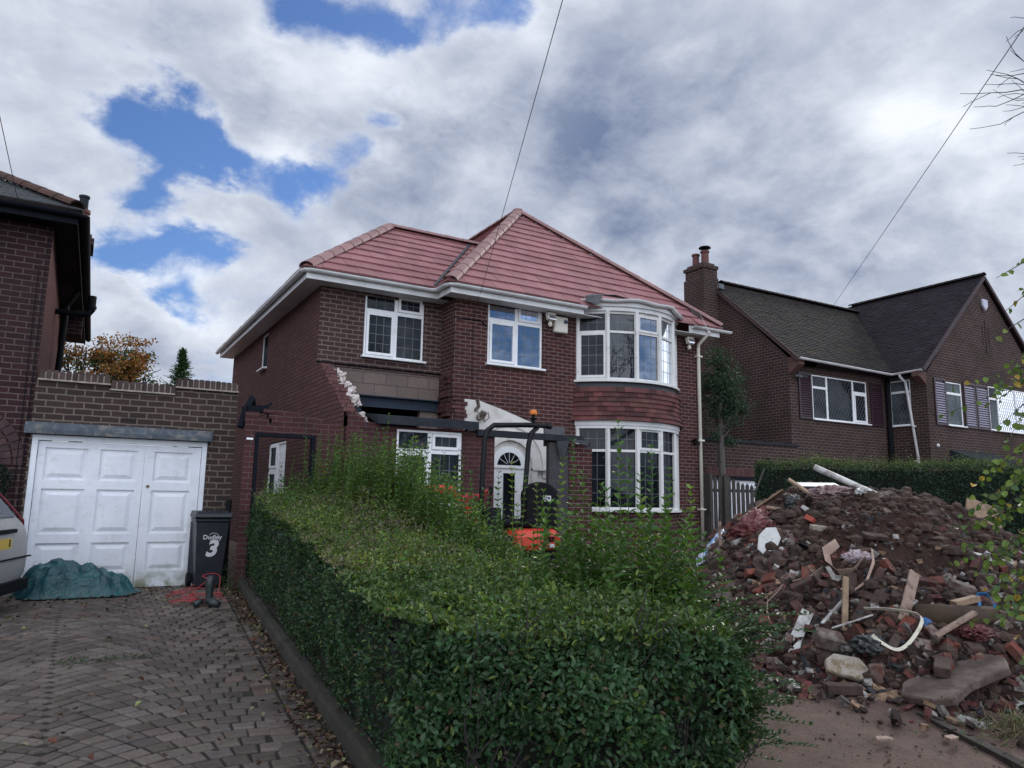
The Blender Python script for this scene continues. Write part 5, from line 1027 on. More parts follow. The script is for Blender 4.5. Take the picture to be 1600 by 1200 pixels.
for s_ in (-1, 1):
    p = MB(); yc = 10.2+s_*.33; z0 = G(6, 10.2); Q = []
    for a in np.linspace(0, 2*pi, 25)[:-1]: Q.append((6.0+(.50 if cos(a) > 0 else -.50)+.145*cos(a), yc-.10, z0+.15+.145*sin(a)))
    p.prism(Q, (0, .20, 0)); p.build('track', M['black'], EX)
p = MB(); p.box(5.6, 9.99, z0+.12, 6.4, 10.41, z0+.22); p.build('undercarriage', M['orange'], EX)
p = MB(); p.tube([(5.45, 10.3, 1.05), (5.20, 10.28, 1.45), (4.95, 10.26, 1.72), (4.45, 10.24, 1.70)], [.09, .08, .075, .06], 8); p.tube([(4.45, 10.24, 1.70), (4.25, 10.22, 1.3), (4.30, 10.2, .95)], [.06, .055, .05], 8); p.build('boom', M['orange'], EX)
p = MB()
for k in range(6): p.tube([(5.40, 10.1+.04*k, 1.2), (5.28+.03*k, 10.0, 1.62+.02*k), (5.10, 9.98+.02*k, 1.66-.03*k), (4.85+.03*k, 10.05, 1.45)], .014, 6)
p.build('red_hose', plain('red_hose', (.45, .04, .05), .4, .1, 9, 0), EX)
p = MB(); p.tube([(5.45, 9.98, 1.45), (5.47, 9.96, 1.68)], .014, 6); p.tube([(5.54, 10.35, 1.45), (5.50, 10.33, 1.72)], .014, 6); p.lathe((5.47, 9.96, 1.68), [(.03, 0), (.03, .07), (.015, .09)], 10); p.build('lever', M['black'], EX)
p = MB(); p.obox(V(4.3, 10.2, .85), V(1, 0, 0), V(0, 1, 0), V(0, 0, 1), .2, .25, .12); p.build('bucket', M['orange'], EX, bevel=.03)

# ------------------------------------------------------------------ rubble heap
HC = (9.05, 6.05)
HT = [(5.75, 4.35), (5.7, 5.3), (6.15, 6.6), (7.4, 8.0), (8.8, 9.3), (10.4, 9.6), (11.6, 8.4), (12.2, 6.4), (11.9, 4.6), (10.2, 3.5), (8.2, 2.9), (6.4, 3.2), (5.7, 3.7)]
_ha = sorted((math.atan2(y-HC[1], x-HC[0]), math.hypot(x-HC[0], y-HC[1])) for x, y in HT)
def heapR(a):
    for i in range(len(_ha)):
        a0, r0 = _ha[i-1]; a1, r1 = _ha[i]
        if i == 0: a0 -= 2*math.pi
        if a0 <= a <= a1: t = (a-a0)/(a1-a0); t = t*t*(3-2*t); return r0+(r1-r0)*t
    a0, r0 = _ha[-1]; a1, r1 = _ha[0][0]+2*math.pi, _ha[0][1]; t = (a-a0)/(a1-a0); t = t*t*(3-2*t); return r0+(r1-r0)*t
def heap0(x, y):
    r = math.hypot(x-HC[0], y-HC[1]); q = r/heapR(math.atan2(y-HC[1], x-HC[0]))
    if q >= 1.02: return -.05
    p = max(0.0, 1-q); h = 1.71*min(1.0, 1.22*p)**.85
    h = h if h < 1.3 else 1.3+(h-1.3)*.6
    return h+.10*math.exp(-((x-8.3)**2+(y-7.2)**2)/.8)-.04

def hsurf(x, y):
    h = heap0(x, y)
    return G(x, y)+h+(.09*mnoise.fractal(V(x*1.3, y*1.3, 4), .9, 2.1, 4)+.035*mnoise.noise(V(x*5, y*5, 2)) if h > 0 else 0)
def hz(x, y):
    h = hsurf(x, y); k = sstep(0, .25, heap0(x, y))
    q = V(x*8, y*8, h*8); r = mnoise.noise(q); c = mnoise.noise(q*2.3+V(5, 5, 5)); return h+k*(.060*abs(r)*2+.034*abs(c)+.018*mnoise.noise(q*4)-.03)
nxh, nyh = 330, 330; hx = np.linspace(5.0, 12.8, nxh); hy = np.linspace(2.4, 10.6, nyh); P = []
for y in hy:
    for x in hx:
        zt = hz(x, y); j = sstep(0, .2, heap0(x, y))*.018; P.append((x+j*mnoise.noise(V(x*17, y*17, 1)), y+j*mnoise.noise(V(x*17, y*17, 7)), zt))
idx = []
ok = [heap0(x, y) > -.045 for y in hy for x in hx]
for j in range(nyh-1):
    for i in range(nxh-1):
        q = (j*nxh+i, j*nxh+i+1, (j+1)*nxh+i+1, (j+1)*nxh+i)
        if all(ok[k] for k in q): idx.append(q)
me = bpy.data.meshes.new('soil_heap'); me.from_pydata(P, [], idx); me.shade_smooth()
s = NT('dug_soil'); g = s.geo()
c = s.mix(s.ramp(s.noise(g, 3.0, 8, .65), .32, .68), (.028, .0165, .0120), (.078, .045, .033)); c = s.mix(s.ramp(s.noise(g, .7, 5), .45, .65, 0, .7), c, (.075, .032, .026)); c = s.mix(s.ramp(s.noise(g, 26, 6, .7), .60, .74, 0, .8), c, (.11, .070, .058))
M['dugsoil'] = s.set(c, .92, s.bump(s.noise(g, 42, 8, .75), 1.0, .03, s.bump(s.noise(g, 12, 6, .7), .8, .05)), 0, .25)
me.materials.append(M['dugsoil'])
hp = bpy.data.objects.new('soil_heap', me); COL.objects.link(hp); tag(hp, 'big heap of dark brown dug soil mixed with demolition rubble', 'soil heap')
def nrm_at(x, y, e=.12):
    return Vector((hsurf(x-e, y)-hsurf(x+e, y), hsurf(x, y-e)-hsurf(x, y+e), 2*e)).normalized()
# clods: small lumps of soil, uncountable
cl = MB(); rk = random.Random(31)
ico = bmesh.new(); bmesh.ops.create_icosphere(ico, subdivisions=1, radius=1); IV = [v.co.copy() for v in ico.verts]; IF = [tuple(v.index for v in f.verts) for f in ico.faces]; ico.free()
for k in range(11000):
    a = rk.uniform(0, 2*pi)
    if k < 1500: q = rk.uniform(.92, 1.25)**1.0; 
    else: q = sqrt(rk.uniform(0, 1))
    r = heapR(a if a <= pi else a-2*pi)*q; x, y = HC[0]+r*cos(a), HC[1]+r*sin(a)
    if y > 8.5 and x > 10: continue
    s_ = rk.uniform(.010, .040)*(2.2 if rk.random() < .20 else 1)*(.6 if q > 1.02 else 1); z = max(hz(x, y), G(x, y))+s_*.2; sd = V(k*.37, k*.11, 0)
    cl.add([Vector((x, y, z))+Vector((v.x*rk.uniform(.8, 1.2), v.y, v.z*.8))*s_*(1+.4*mnoise.noise(v*1.7+sd)) for v in IV], IF, (rk.uniform(.6, 1.3),)*3)
M['clod'] = plain('soil_clod', (.056, .034, .025), .95, .35, 8, .8, 50)
for k in range(1100):   # crumbs trodden over the apron
    x, y = rk.uniform(4.0, 7.5), rk.uniform(2.4, 4.6); s_ = .003+.010*rk.random()**3; z = G(x, y)-.012
    cl.add([Vector((x, y, z))+Vector((v.x, v.y, v.z*.6))*s_ for v in IV], IF, (rk.uniform(.6, 1.3),)*3)
tag(cl.build('soil_clods', M['clod']), 'loose clods and crumbs of soil over the heap and apron', 'soil clods', kind='stuff')

# loose bricks
def brick_mesh(name, l, w, h, seed, broken=0, frog=False):
    r = random.Random(seed); bm = bmesh.new(); bmesh.ops.create_cube(bm, size=1)
    for v in bm.verts: v.co = Vector((v.co.x*l, v.co.y*w, v.co.z*h))
    bmesh.ops.bevel(bm, geom=bm.edges[:], offset=.006, segments=1, affect='EDGES'); bmesh.ops.subdivide_edges(bm, edges=[e for e in bm.edges if e.calc_length() > .04], cuts=3, use_grid_fill=True)
    for v in bm.verts:
        n = mnoise.noise(v.co*18+V(seed*3.1, 0, 0)); v.co += v.co.normalized()*n*.010
        if broken and v.co.x > l*.12: v.co.x = l*.12+(v.co.x-l*.12)*.15+.03*mnoise.noise(V(v.co.y*30, v.co.z*30, seed))
        if broken > 1 and v.co.z > 0: v.co.z -= max(0, v.co.y)*.6
    me = bpy.data.meshes.new(name); bm.to_mesh(me); bm.free(); return me
def brickobjmat(name, c, dust, amt):
    s = NT(name); o = s.obj(); r = s.rnd(); v = s.n('ShaderNodeVectorMath'); v.operation = 'ADD'; cb = s.n('ShaderNodeCombineXYZ'); m = s.n('ShaderNodeMath'); m.operation = 'MULTIPLY'; s.l(r, m.inputs[0]); m.inputs[1].default_value = 37.0; s.l(m.outputs[0], cb.inputs[0]); s.l(o, v.inputs[0]); s.l(cb.outputs[0], v.inputs[1])
    k = s.mix(r, tuple(x*.6 for x in c), tuple(x*1.3 for x in c)); k = s.mix(s.ramp(s.noise(v.outputs[0], 9, 7, .65), 1-amt-.1, 1-amt+.12), k, dust); k = s.mix(s.ramp(s.noise(v.outputs[0], 13, 7, .7), .46, .66, 0, .8), k, (.052, .032, .024))
    return s.set(k, .9, s.bump(s.noise(v.outputs[0], 60, 5), .6, .008), 0, .25)
BM_ = [brickobjmat('red_loose_brick', (.175, .050, .036), (.13, .085, .068), .45), brickobjmat('plum_loose_brick', (.095, .036, .034), (.10, .075, .066), .48), brickobjmat('dirty_loose_brick', (.060, .036, .032), (.09, .065, .055), .5), brickobjmat('mortared_loose_brick', (.13, .050, .042), (.20, .17, .15), .55)]
BRK = []
for mi, m in enumerate(BM_):
    for sh in range(4):
        me = brick_mesh('brick', *( (.222, .105, .070) if sh != 3 else (.225, .11, .075) ), seed=mi*7+sh+1, broken=(0, 1, 2, 0)[sh]); me.materials.append(m); BRK.append((mi, sh, me))
LM = [((7.75, 7.5), 'hanging blue plastic sheet'), ((7.2, 6.97), 'thin upright stake'), ((6.95, 5.98), 'white plaster slab'), ((7.85, 6.95), 'crumpled dull red sheeting'), ((7.57, 5.88), 'bright orange red brick'), ((7.0, 5.0), 'burst tan sack'), ((7.35, 4.91), 'flat brown paver'),
      ((6.2, 5.0), 'window frame piece'), ((5.9, 4.84), 'short hollow white profile'), ((6.3, 4.55), 'yellow timber lath'), ((6.6, 4.12), 'mud spattered board'), ((6.2, 4.0), 'curled cream strip'), ((6.02, 4.12), 'dark grey bag'), ((5.92, 4.46), 'mortar block'), ((5.7, 4.14), 'yellowish flat stone'), ((6.12, 3.5), 'large concrete slab'),
      ((6.8, 3.84), 'brown log'), ((8.35, 6.15), 'rag bundle on the crest'), ((8.0, 7.1), 'tan planks at the upper left'), ((8.2, 4.5), 'pale board on the right shoulder'), ((6.3, 5.35), 'scrap of pale wire'), ((7.45, 6.42), 'small blue rag')]
TINT = ('red', 'plum coloured', 'soil stained', 'mortar smeared')
def put_brick(x, y, zone, r, lift=.0, mi=None, sc=1.0):
    c = [b for b in BRK if mi is None or b[0] == mi]; k, sh, me = r.choice(c)
    o = bpy.data.objects.new('loose_brick', me); COL.objects.link(o); n = nrm_at(x, y)
    q = n.to_track_quat('Z', 'Y') @ Euler((r.gauss(0, .38), r.gauss(0, .38), r.uniform(0, 2*pi))).to_quaternion()
    if r.random() < .22: q = q @ Euler((pi/2, 0, 0)).to_quaternion()
    o.rotation_euler = q.to_euler(); o.location = Vector((x, y, hsurf(x, y)))+n*(.006+lift); o.scale = (sc,)*3
    (lx, ly), nm_ = min(LM, key=lambda q: math.hypot(q[0][0]-x, q[0][1]-y)); dr = (x-lx)*.864-(y-ly)*.504; dd_ = (x-lx)*.504+(y-ly)*.864
    wh = ('right of' if dr > 0 else 'left of') if abs(dr) > abs(dd_) else ('above' if dd_ > 0 else 'below')
    tag(o, '%s %s %s the %s' % (TINT[k], ('brick', 'half brick', 'broken brick', 'large brick')[sh], wh if math.hypot(x-lx, y-ly) > .3 else ('close '+wh), nm_), 'brick', 'loose bricks in the rubble heap'); return o
rb2 = random.Random(77); placed = []; cnt = 0; tries = 0
while cnt < 240 and tries < 16000:
    tries += 1; x, y = rb2.uniform(5.2, 10.2), rb2.uniform(3.0, 8.8); h = heap0(x, y)
    r = math.hypot(x-HC[0], y-HC[1]); q = r/heapR(math.atan2(y-HC[1], x-HC[0]))
    if q > 1.04: continue
    left = (y-x) > -1.55
    zone = 'left' if left and q > .42 else ('front' if q > .60 else 'top')
    pr = {'front': .95*sstep(.56, .80, q), 'left': 1.0*sstep(.38, .62, q), 'top': .035}[zone]
    if y < 4.6 and x > 8.2: pr *= .45
    if x > 9: pr *= .4
    if rb2.random() > pr: continue
    md = min([(x-a)**2+(y-b)**2 for a, b in placed] or [9])
    if md < .0115: continue
    placed.append((x, y)); put_brick(x, y, zone, rb2, rb2.uniform(-.02, .03) if md > .03 else rb2.uniform(.0, .05), sc=rb2.choice([1, 1, .95, .85])); cnt += 1
# uncountable small fragments between the bricks
fg = MB(); rf = random.Random(91); k = 0
FC_ = [(.15, .045, .038), (.10, .036, .033), (.055, .034, .030), (.055, .034, .030), (.22, .19, .17), (.30, .19, .12), (.045, .045, .05), (.42, .40, .37)]
while k < 3600:
    x, y = rf.uniform(5.1, 9.6), rf.uniform(3.0, 8.8); r = math.hypot(x-HC[0], y-HC[1]); q = r/heapR(math.atan2(y-HC[1], x-HC[0]))
    if q > 1.22 or rf.random() > (sstep(.42, .85, q)+(.06 if q < .9 else 0) if q < 1.03 else .22): continue
    k += 1; c = list(rf.choice(FC_)); m_ = rf.uniform(.7, 1.2); a_ = .010+.050*rf.random()**1.6; n = nrm_at(x, y); o = Vector((x, y, max(hsurf(x, y), G(x, y))+.008))
    R3 = (n.to_track_quat('Z', 'Y') @ Euler((rf.gauss(0, .5), rf.gauss(0, .5), rf.uniform(0, 6.3))).to_quaternion()).to_matrix(); l_, w_, h_ = a_*rf.uniform(.7, 2.2), a_*rf.uniform(.5, 1), a_*rf.uniform(.25, .8)
    P = [o+R3 @ V(sx*l_*rf.uniform(.6, 1), sy*w_*rf.uniform(.6, 1), sz*h_*rf.uniform(.6, 1)) for sz in (-1, 1) for sx, sy in ((-1, -1), (1, -1), (1, 1), (-1, 1))]
    fg.add(P, [(3, 2, 1, 0), (4, 5, 6, 7), (0, 1, 5, 4), (1, 2, 6, 5), (2, 3, 7, 6), (3, 0, 4, 7)], tuple(v*m_ for v in c))
M['chip'] = plain('rubble_chip', (.95, .95, .95), .9, .2, 10, .5, 50, dirt=(.035, .022, .018), dsc=16, damt=(.45, .62)); tag(fg.build('rubble_fragments', M['chip']), 'small chips of brick, tile, plaster and wood scattered through the heap', 'rubble fragments', kind='stuff')
M['darkwood'] = plain('muddy_dark_timber', (.028, .021, .017), .95, .4, 6, .5, 30, dirt=(.07, .048, .038), dsc=6)
P1A, P1B, P2A, P2B, P3A, P3B = V(8.36, 6.40, 2.07), V(8.76, 5.76, 1.70), V(9.10, 5.52, 1.54), V(9.31, 5.16, 1.32), V(9.10, 5.42, 1.36), V(9.37, 5.13, 1.30)
P4A, P4B, FA, FB, FC, FD, FE, FF, PLA, PLB = V(9.25, 5.45, 1.29), V(9.54, 4.95, 1.06), V(5.95, 4.86, .30), V(6.11, 4.82, .58), V(6.15, 4.70, .48), V(6.50, 4.67, .72), V(5.80, 4.77, .22), V(5.93, 4.74, .32), V(7.92, 6.46, 1.90), V(8.13, 6.24, 1.68)
seen = {}
for o in [q for q in COL.objects if q.name.startswith('loose_brick') and 'label' in q]: seen.setdefault(o['label'], []).append(o)
ORD = ['leftmost', 'second from left', 'third from left', 'fourth from left', 'fifth from left', 'sixth from left', 'seventh from left', 'eighth from left', 'ninth from left']
for lb_, os_ in seen.items():
    if len(os_) > 1:
        os_.sort(key=lambda q: q.location.x*.864-q.location.y*.504)
        for i_, o in enumerate(os_):
            if i_ < len(ORD): o['label'] = lb_+', '+ORD[i_]
# named pieces
def poly_chunk(name, label, cat, pts, h, loc, rot, mat, bevel=.004, jag=.0, group=None):
    m = MB(); r = random.Random(len(label)*7); m.prism([(x+r.uniform(-jag, jag), y+r.uniform(-jag, jag), -h/2) for x, y in pts], (0, 0, h)); o = m.build(name, mat, bevel=bevel)
    o.location = loc; o.rotation_euler = rot; return tag(o, label, cat, group)
def rect(l, w): return [(-l/2, -w/2), (l/2, -w/2), (l/2, w/2), (-l/2, w/2)]
def alongbar(name, label, cat, p, q, w, t, mat, roll=0, bevel=.004):
    p, q = Vector(p), Vector(q); d = (q-p); L_ = d.length; d.normalize(); m = MB(); m.obox((0, 0, 0), V(1, 0, 0), V(0, 1, 0), V(0, 0, 1), L_/2, w/2, t/2)
    o = m.build(name, mat, bevel=bevel); o.location = (p+q)/2; o.rotation_euler = (d.to_track_quat('X', 'Z') @ Euler((roll, 0, 0)).to_quaternion()).to_euler(); return tag(o, label, cat)
def S(x, y, h=0.0): return V(x, y, hsurf(x, y)+h)
RT = V(.864, -.504, 0)   # along the facade as seen
M['tan'] = plain('splintered_timber', (.27, .185, .12), .8, .25, 14, .4, 40, dirt=(.10, .065, .045), dsc=8); M['pinkwood'] = plain('pinkish_lath', (.30, .21, .165), .8, .2, 14, .3, 40, dirt=(.10, .06, .045), dsc=10, damt=(.5, .62))
M['whitepl'] = plain('dirty_white_plastic', (.54, .54, .52), .45, .08, 6, .1, 30, dirt=(.17, .13, .11), dsc=8, damt=(.46, .62)); M['bluesheet'] = plain('blue_plastic_sheet', (.12, .26, .50), .35, .4, 5, .4, 20, dirt=(.55, .58, .62), dsc=6, damt=(.48, .58))
M['darkbag'] = plain('dark_grey_bag', (.035, .037, .038), .5, .3, 7, .5, 14); M['slabm'] = plain('broken_concrete_slab', (.135, .098, .082), .9, .25, 5, .7, 30, dirt=(.055, .034, .027), dsc=4.2, damt=(.42, .6)); M['palec'] = plain('pale_concrete', (.36, .32, .27), .9, .25, 9, .7, 30, dirt=(.13, .085, .03), dsc=9, damt=(.45, .6))
M['fabric'] = plain('pinkish_fabric', (.32, .24, .24), .9, .3, 9, .5, 20, dirt=(.10, .035, .035), dsc=8, damt=(.45, .6)); M['redpl'] = plain('dull_red_sheet', (.12, .028, .028), .6, .3, 8, .6, 14, dirt=(.30, .21, .19), dsc=12, damt=(.58, .72)); M['paleblue'] = plain('pale_grey_blue_sheet', (.26, .30, .35), .5, .15, 5, .3, 20)
M['rope'] = plain('tan_strap', (.33, .23, .18), .8, .2, 9, .2); M['brightred'] = plain('bright_red_brick', (.42, .085, .055), .85, .2, 12, .4, 50)
pp = MB(); pp.tube([P1A, P1B], .040, 12); tag(pp.build('plastic_pipe', M['whitepl'], smooth=True), 'long white plastic pipe sticking up from the top of the heap', 'pipe')
pp = MB(); pp.tube([P2A, P2B], .040, 12); tag(pp.build('plastic_pipe', M['whitepl'], smooth=True), 'white plastic pipe on the right shoulder of the heap', 'pipe')
alongbar('white_board', 'short white board under the pipe on the right shoulder of the heap', 'board', P3A, P3B, .09, .02, M['whitepl'])
alongbar('white_board', 'long pale board sliding down the right shoulder of the heap', 'board', P4A, P4B, .17, .015, M['paleblue'], .5)
alongbar('splintered_plank', 'splintered tan plank pointing up beside the hedge on the heap top', 'plank', PLA, PLB, .08, .03, M['tan'], .4)
alongbar('splintered_plank', 'tan plank lying flat at the upper left of the heap', 'plank', S(7.95, 7.35, .12), S(8.35, 6.9, .20), .13, .02, M['tan'], -.3)
alongbar('splintered_plank', 'short tan plank end leaning left of the dark scraps', 'plank', S(8.15, 7.1, .14), S(8.05, 6.65, .03), .08, .025, M['tan'], .3)
alongbar('lath', 'thin dark lath poking out over the picket fence side', 'lath', S(8.0, 7.3, .06), S(8.45, 7.3, .52), .025, .02, M['wood'])
alongbar('lath', 'thin upright timber stake at the left foot of the heap', 'lath', S(7.2, 6.97, -.1), S(7.2, 6.97, .38), .04, .02, M['pinkwood'])
alongbar('lath', 'yellow timber lath standing among the bricks', 'lath', S(6.20, 4.50, .0), S(6.42, 4.62, .34), .055, .03, M['tan'], .5)
alongbar('lath', 'pinkish mud spattered board standing in the heap', 'board', S(6.40, 4.06, .02), S(6.82, 4.18, .30), .11, .025, M['pinkwood'], 1.1)
alongbar('lath', 'thin white stick on the soil below the burst sack', 'lath', S(7.10, 4.66, .06), S(6.86, 4.46, .05), .03, .012, M['whitepl'])
alongbar('lath', 'thin pale lath crossing the right side of the heap', 'lath', S(7.9, 4.6, .05), S(8.3, 4.35, .05), .03, .012, M['pinkwood'])
alongbar('window_frame_piece', 'piece of grey white window frame leaning on the bricks', 'frame piece', FA, FB, .11, .05, M['whitepl'], .9)
alongbar('window_frame_piece', 'short white hollow plastic profile at the foot of the bricks', 'frame piece', FE, FF, .08, .05, M['whitepl'], .4)
alongbar('window_frame_piece', 'thin grey profile lying upward beside the window frame piece', 'frame piece', FC, FD, .03, .03, M['whitepl'])
alongbar('white_strip', 'flat white plastic strip lying above the mortared block', 'strip', S(6.02, 4.50, .13), S(6.22, 4.22, .13), .05, .012, M['whitepl'])
alongbar('white_strip', 'broken white strip at the far right edge of the heap', 'strip', (9.2, 4.95, 1.05), (9.45, 4.68, .90), .10, .012, M['whitepl'], .4)
alongbar('splintered_plank', 'broken timber at the right edge under the leaves', 'plank', (9.15, 4.9, 1.10), (9.38, 4.70, .93), .08, .03, M['pinkwood'], .3)
alongbar('timber', 'square timber end with blue tape on the dark log', 'timber', S(6.85, 3.86, .16), S(7.06, 3.76, .18), .09, .05, M['tan'])
alongbar('timber', 'long dark muddy timber lying across the apron at lower right', 'timber', (5.55, 3.42, G(5.5, 3.3)-.015), (5.05, 2.45, G(5, 2.5)-.02), .08, .05, M['darkwood'])
alongbar('timber', 'brown board with pale splintered side lying by the red scrap', 'board', S(6.40, 3.78, .10), S(6.75, 3.62, .22), .06, .03, M['pinkwood'])
lg = MB(); lg.tube([S(6.55, 4.02, .05), S(6.80, 3.84, .07), S(7.10, 3.66, .04)], [.10, .11, .09], 12); tag(lg.build('log', plain('brown_log', (.055, .034, .020), .9, .3, 6, .6, 20), smooth=True), 'thick brown log half buried at the right front of the heap', 'log')
r5 = random.Random(5)
sl = [(-.52, -.20), (-.40, -.27), (-.1, -.25), (.28, -.29), (.50, -.16), (.55, .02), (.50, .22), (.2, .24), (.05, .28), (-.30, .22), (-.5, .08)]
poly_chunk('concrete_slab', 'large broken concrete slab tilted at the right front foot of the heap', 'slab', sl, .07, (6.12, 3.50, G(6, 3.5)+.16), (radians(-6), radians(-13), radians(-4)), M['slabm'], .012, .02)
o = put_brick(6.14, 3.56, 'front', rb2, .0, 2); o.location = (6.10, 3.56, G(6, 3.5)+.24); o.rotation_euler = (.1, -.2, .5); o.scale = (1.1,)*3; o['label'] = 'dirty brick resting on the large concrete slab'; o['group'] = 'single bricks'
o = put_brick(5.44, 3.98, 'front', rb2, .0, 2); o.location = (5.42, 3.98, G(5.4, 4)+.045); o.rotation_euler = (0, 0, -.55); o.scale = (1.25, 1.1, 1.0); o['label'] = 'dirty brick flat on the ground below the yellowish stone'; o['group'] = 'single bricks'
poly_chunk('flat_stone', 'yellowish stained flat stone leaning at the foot of the heap', 'stone', [(-.16, -.09), (.12, -.10), (.18, .0), (.13, .10), (-.10, .11), (-.18, .03)], .05, (5.70, 4.14, G(5.7, 4.1)+.15), (radians(48), radians(8), radians(-35)), M['palec'], .01, .01)
poly_chunk('mortared_block', 'block of mortar with a red brick face among the rubble', 'block', rect(.22, .15), .13, S(5.92, 4.46, .11), (.5, .2, -.5), BM_[3], .012, .01)
poly_chunk('plaster_slab', 'rounded white plaster slab standing on the left flank', 'plaster slab', [(-.17, -.06), (-.05, -.115), (.10, -.10), (.19, -.01), (.15, .09), (.02, .125), (-.13, .08)], .03, S(6.95, 5.98, .13), (radians(62), radians(-62), radians(-22)), plain('white_plaster', (.66, .66, .64), .9, .06, 12, .6, 30, dirt=(.33, .30, .27), dsc=18, damt=(.58, .7)), .008, .006)
poly_chunk('slate', 'dark slate or tile lying above the white plaster slab', 'slate', rect(.16, .10), .015, S(7.1, 5.62, .05), (.5, .2, .8), M['felt'], .002)
poly_chunk('loose_brick', 'bright orange red broken brick near the top left of the heap', 'brick', [(-.07, -.05), (.06, -.06), (.08, .03), (-.02, .07)], .06, S(7.57, 5.88, .05), (.5, .3, .4), M['brightred'], .006)
poly_chunk('flat_brick', 'long tan brick beside the bright orange red one', 'brick', rect(.20, .07), .06, S(7.48, 5.70, .04), (.2, .1, -.5), M['palec'], .006)
poly_chunk('flat_brick', 'flat brown paver lying right of centre on the soil', 'brick', rect(.26, .10), .05, S(7.35, 4.91, .06), (.35, .1, -.55), BM_[2], .006)
poly_chunk('tan_board', 'square tan board leaning at the right behind the heap', 'board', rect(.48, .34), .03, (10.35, 5.35, 1.48), (radians(70), radians(22), radians(-35)), M['tan'], .004)
for (x, y, a, l_) in ((5.08, 4.57, .6, 'small pink tile chip on the bare ground left of the heap'), (4.67, 3.15, -.2, 'small pale tile chip on the apron at lower middle'), (5.11, 2.96, .2, 'triangular tan wood chip by the long dark timber')):
    poly_chunk('chip', l_, 'chip', [(-.07, -.02), (.06, -.03), (.07, .015), (-.03, .03)], .015, (x, y, G(x, y)+.02), (.1, .05, a), M['pinkwood'], .002)
def crumple(name, label, cat, c, rx_, ry_, rz_, mat, seed, amp=.45, rot=0, sub=4, fl=1.0, nrmv=None):
    bm = bmesh.new(); bmesh.ops.create_icosphere(bm, subdivisions=sub, radius=1); sd = V(seed*1.7, seed, 0)
    for v in bm.verts:
        n = 1-2*abs(mnoise.noise(v.co*2.2+sd)); n2 = 1-2*abs(mnoise.noise(v.co*4.7+sd)); v.co = v.co*(1+amp*(n*.6+n2*.35-.35)); v.co = Vector((v.co.x*rx_, v.co.y*ry_, v.co.z*rz_))
    m = MB(); m.add([v.co[:] for v in bm.verts], [tuple(v.index for v in f.verts) for f in bm.faces]); bm.free(); o = m.build(name, mat, smooth=True); o.location = c
    o.rotation_euler = (nrmv.to_track_quat('Z', 'Y') @ Euler((0, 0, rot)).to_quaternion()).to_euler() if nrmv else (0, 0, rot); return tag(o, label, cat)
crumple('plastic_sheet', 'crumpled blue and white plastic sheet hanging down the left flank', 'plastic sheet', S(7.75, 7.55, .05), .62, .13, .10, M['bluesheet'], 3, .6, radians(150), 5, nrmv=V(-.5, .35, .8).normalized())
crumple('plastic_sheet', 'lower scrap of blue plastic at the left toe of the heap', 'plastic sheet', S(7.25, 7.25, .0), .28, .09, .07, M['bluesheet'], 8, .6, radians(150), 4, nrmv=V(-.4, .4, .8).normalized())
crumple('plastic_sheet', 'small blue rag near the white plaster slab', 'plastic sheet', S(7.45, 6.42, .02), .11, .06, .05, plain('blue_rag', (.04, .11, .28), .6, .2, 9, .4), 4, .6, .5)
crumple('plastic_sheet', 'blue scrap between the bricks in front of the log', 'plastic sheet', S(6.50, 3.92, .02), .02, .06, .07, plain('blue_scrap', (.03, .12, .30), .5, .2, 9, .4), 5, .4, .5)
crumple('plastic_bag', 'dark grey bag between the bricks at the front', 'bag', S(6.02, 4.12, .03), .15, .13, .07, M['darkbag'], 6, .7, .3, 5)
crumple('plastic_bag', 'small white bag on the crest of the heap', 'bag', S(8.5, 5.8, .05), .13, .08, .06, M['whitepl'], 7, .7, .3, 5)
crumple('rag_bundle', 'bundle of pink and white rags on the crest of the heap', 'rags', S(8.35, 6.15, .05), .24, .12, .08, M['fabric'], 9, 1.0, -.5, 5)
crumple('rag_bundle', 'pale pink cloth spilling from the burst sack', 'rags', S(7.05, 4.93, .08), .12, .08, .06, plain('pale_pink_cloth', (.40, .33, .35), .8, .2, 9, .5, 20, dirt=(.25, .12, .14), dsc=12), 10, .7, -.5, 5)
crumple('plastic_sheet', 'crumpled dull red sheeting at the upper left of the heap', 'plastic sheet', S(7.85, 6.95, .02), .42, .18, .13, M['redpl'], 11, .75, -.9, 5, nrmv=V(-.4, .1, .9).normalized())
crumple('plastic_sheet', 'second crumpled dull red sheet above the small blue rag', 'plastic sheet', S(7.55, 6.75, .0), .30, .14, .10, M['redpl'], 12, .75, .4, 5, nrmv=V(-.4, .1, .9).normalized())
crumple('plastic_sheet', 'dark red scrap at the right end of the slab', 'plastic sheet', S(6.75, 3.62, .05), .14, .10, .05, M['redpl'], 13, .9, .4, 5)
crumple('plastic_sheet', 'torn white plastic at the far right end of the heap', 'plastic sheet', V(9.5, 4.72, .98), .22, .09, .07, M['whitepl'], 15, .8, -.7, 5)
crumple('plastic_bag', 'black bag scrap under the splintered plank', 'bag', S(8.2, 6.6, .05), .16, .10, .10, M['darkbag'], 16, .5, .2)
poly_chunk('sheet', 'pale blue grey sheet lying behind the rags on the crest', 'sheet', rect(.55, .22), .01, S(8.55, 6.50, .13), (.25, 0, -.5), M['paleblue'], .001)
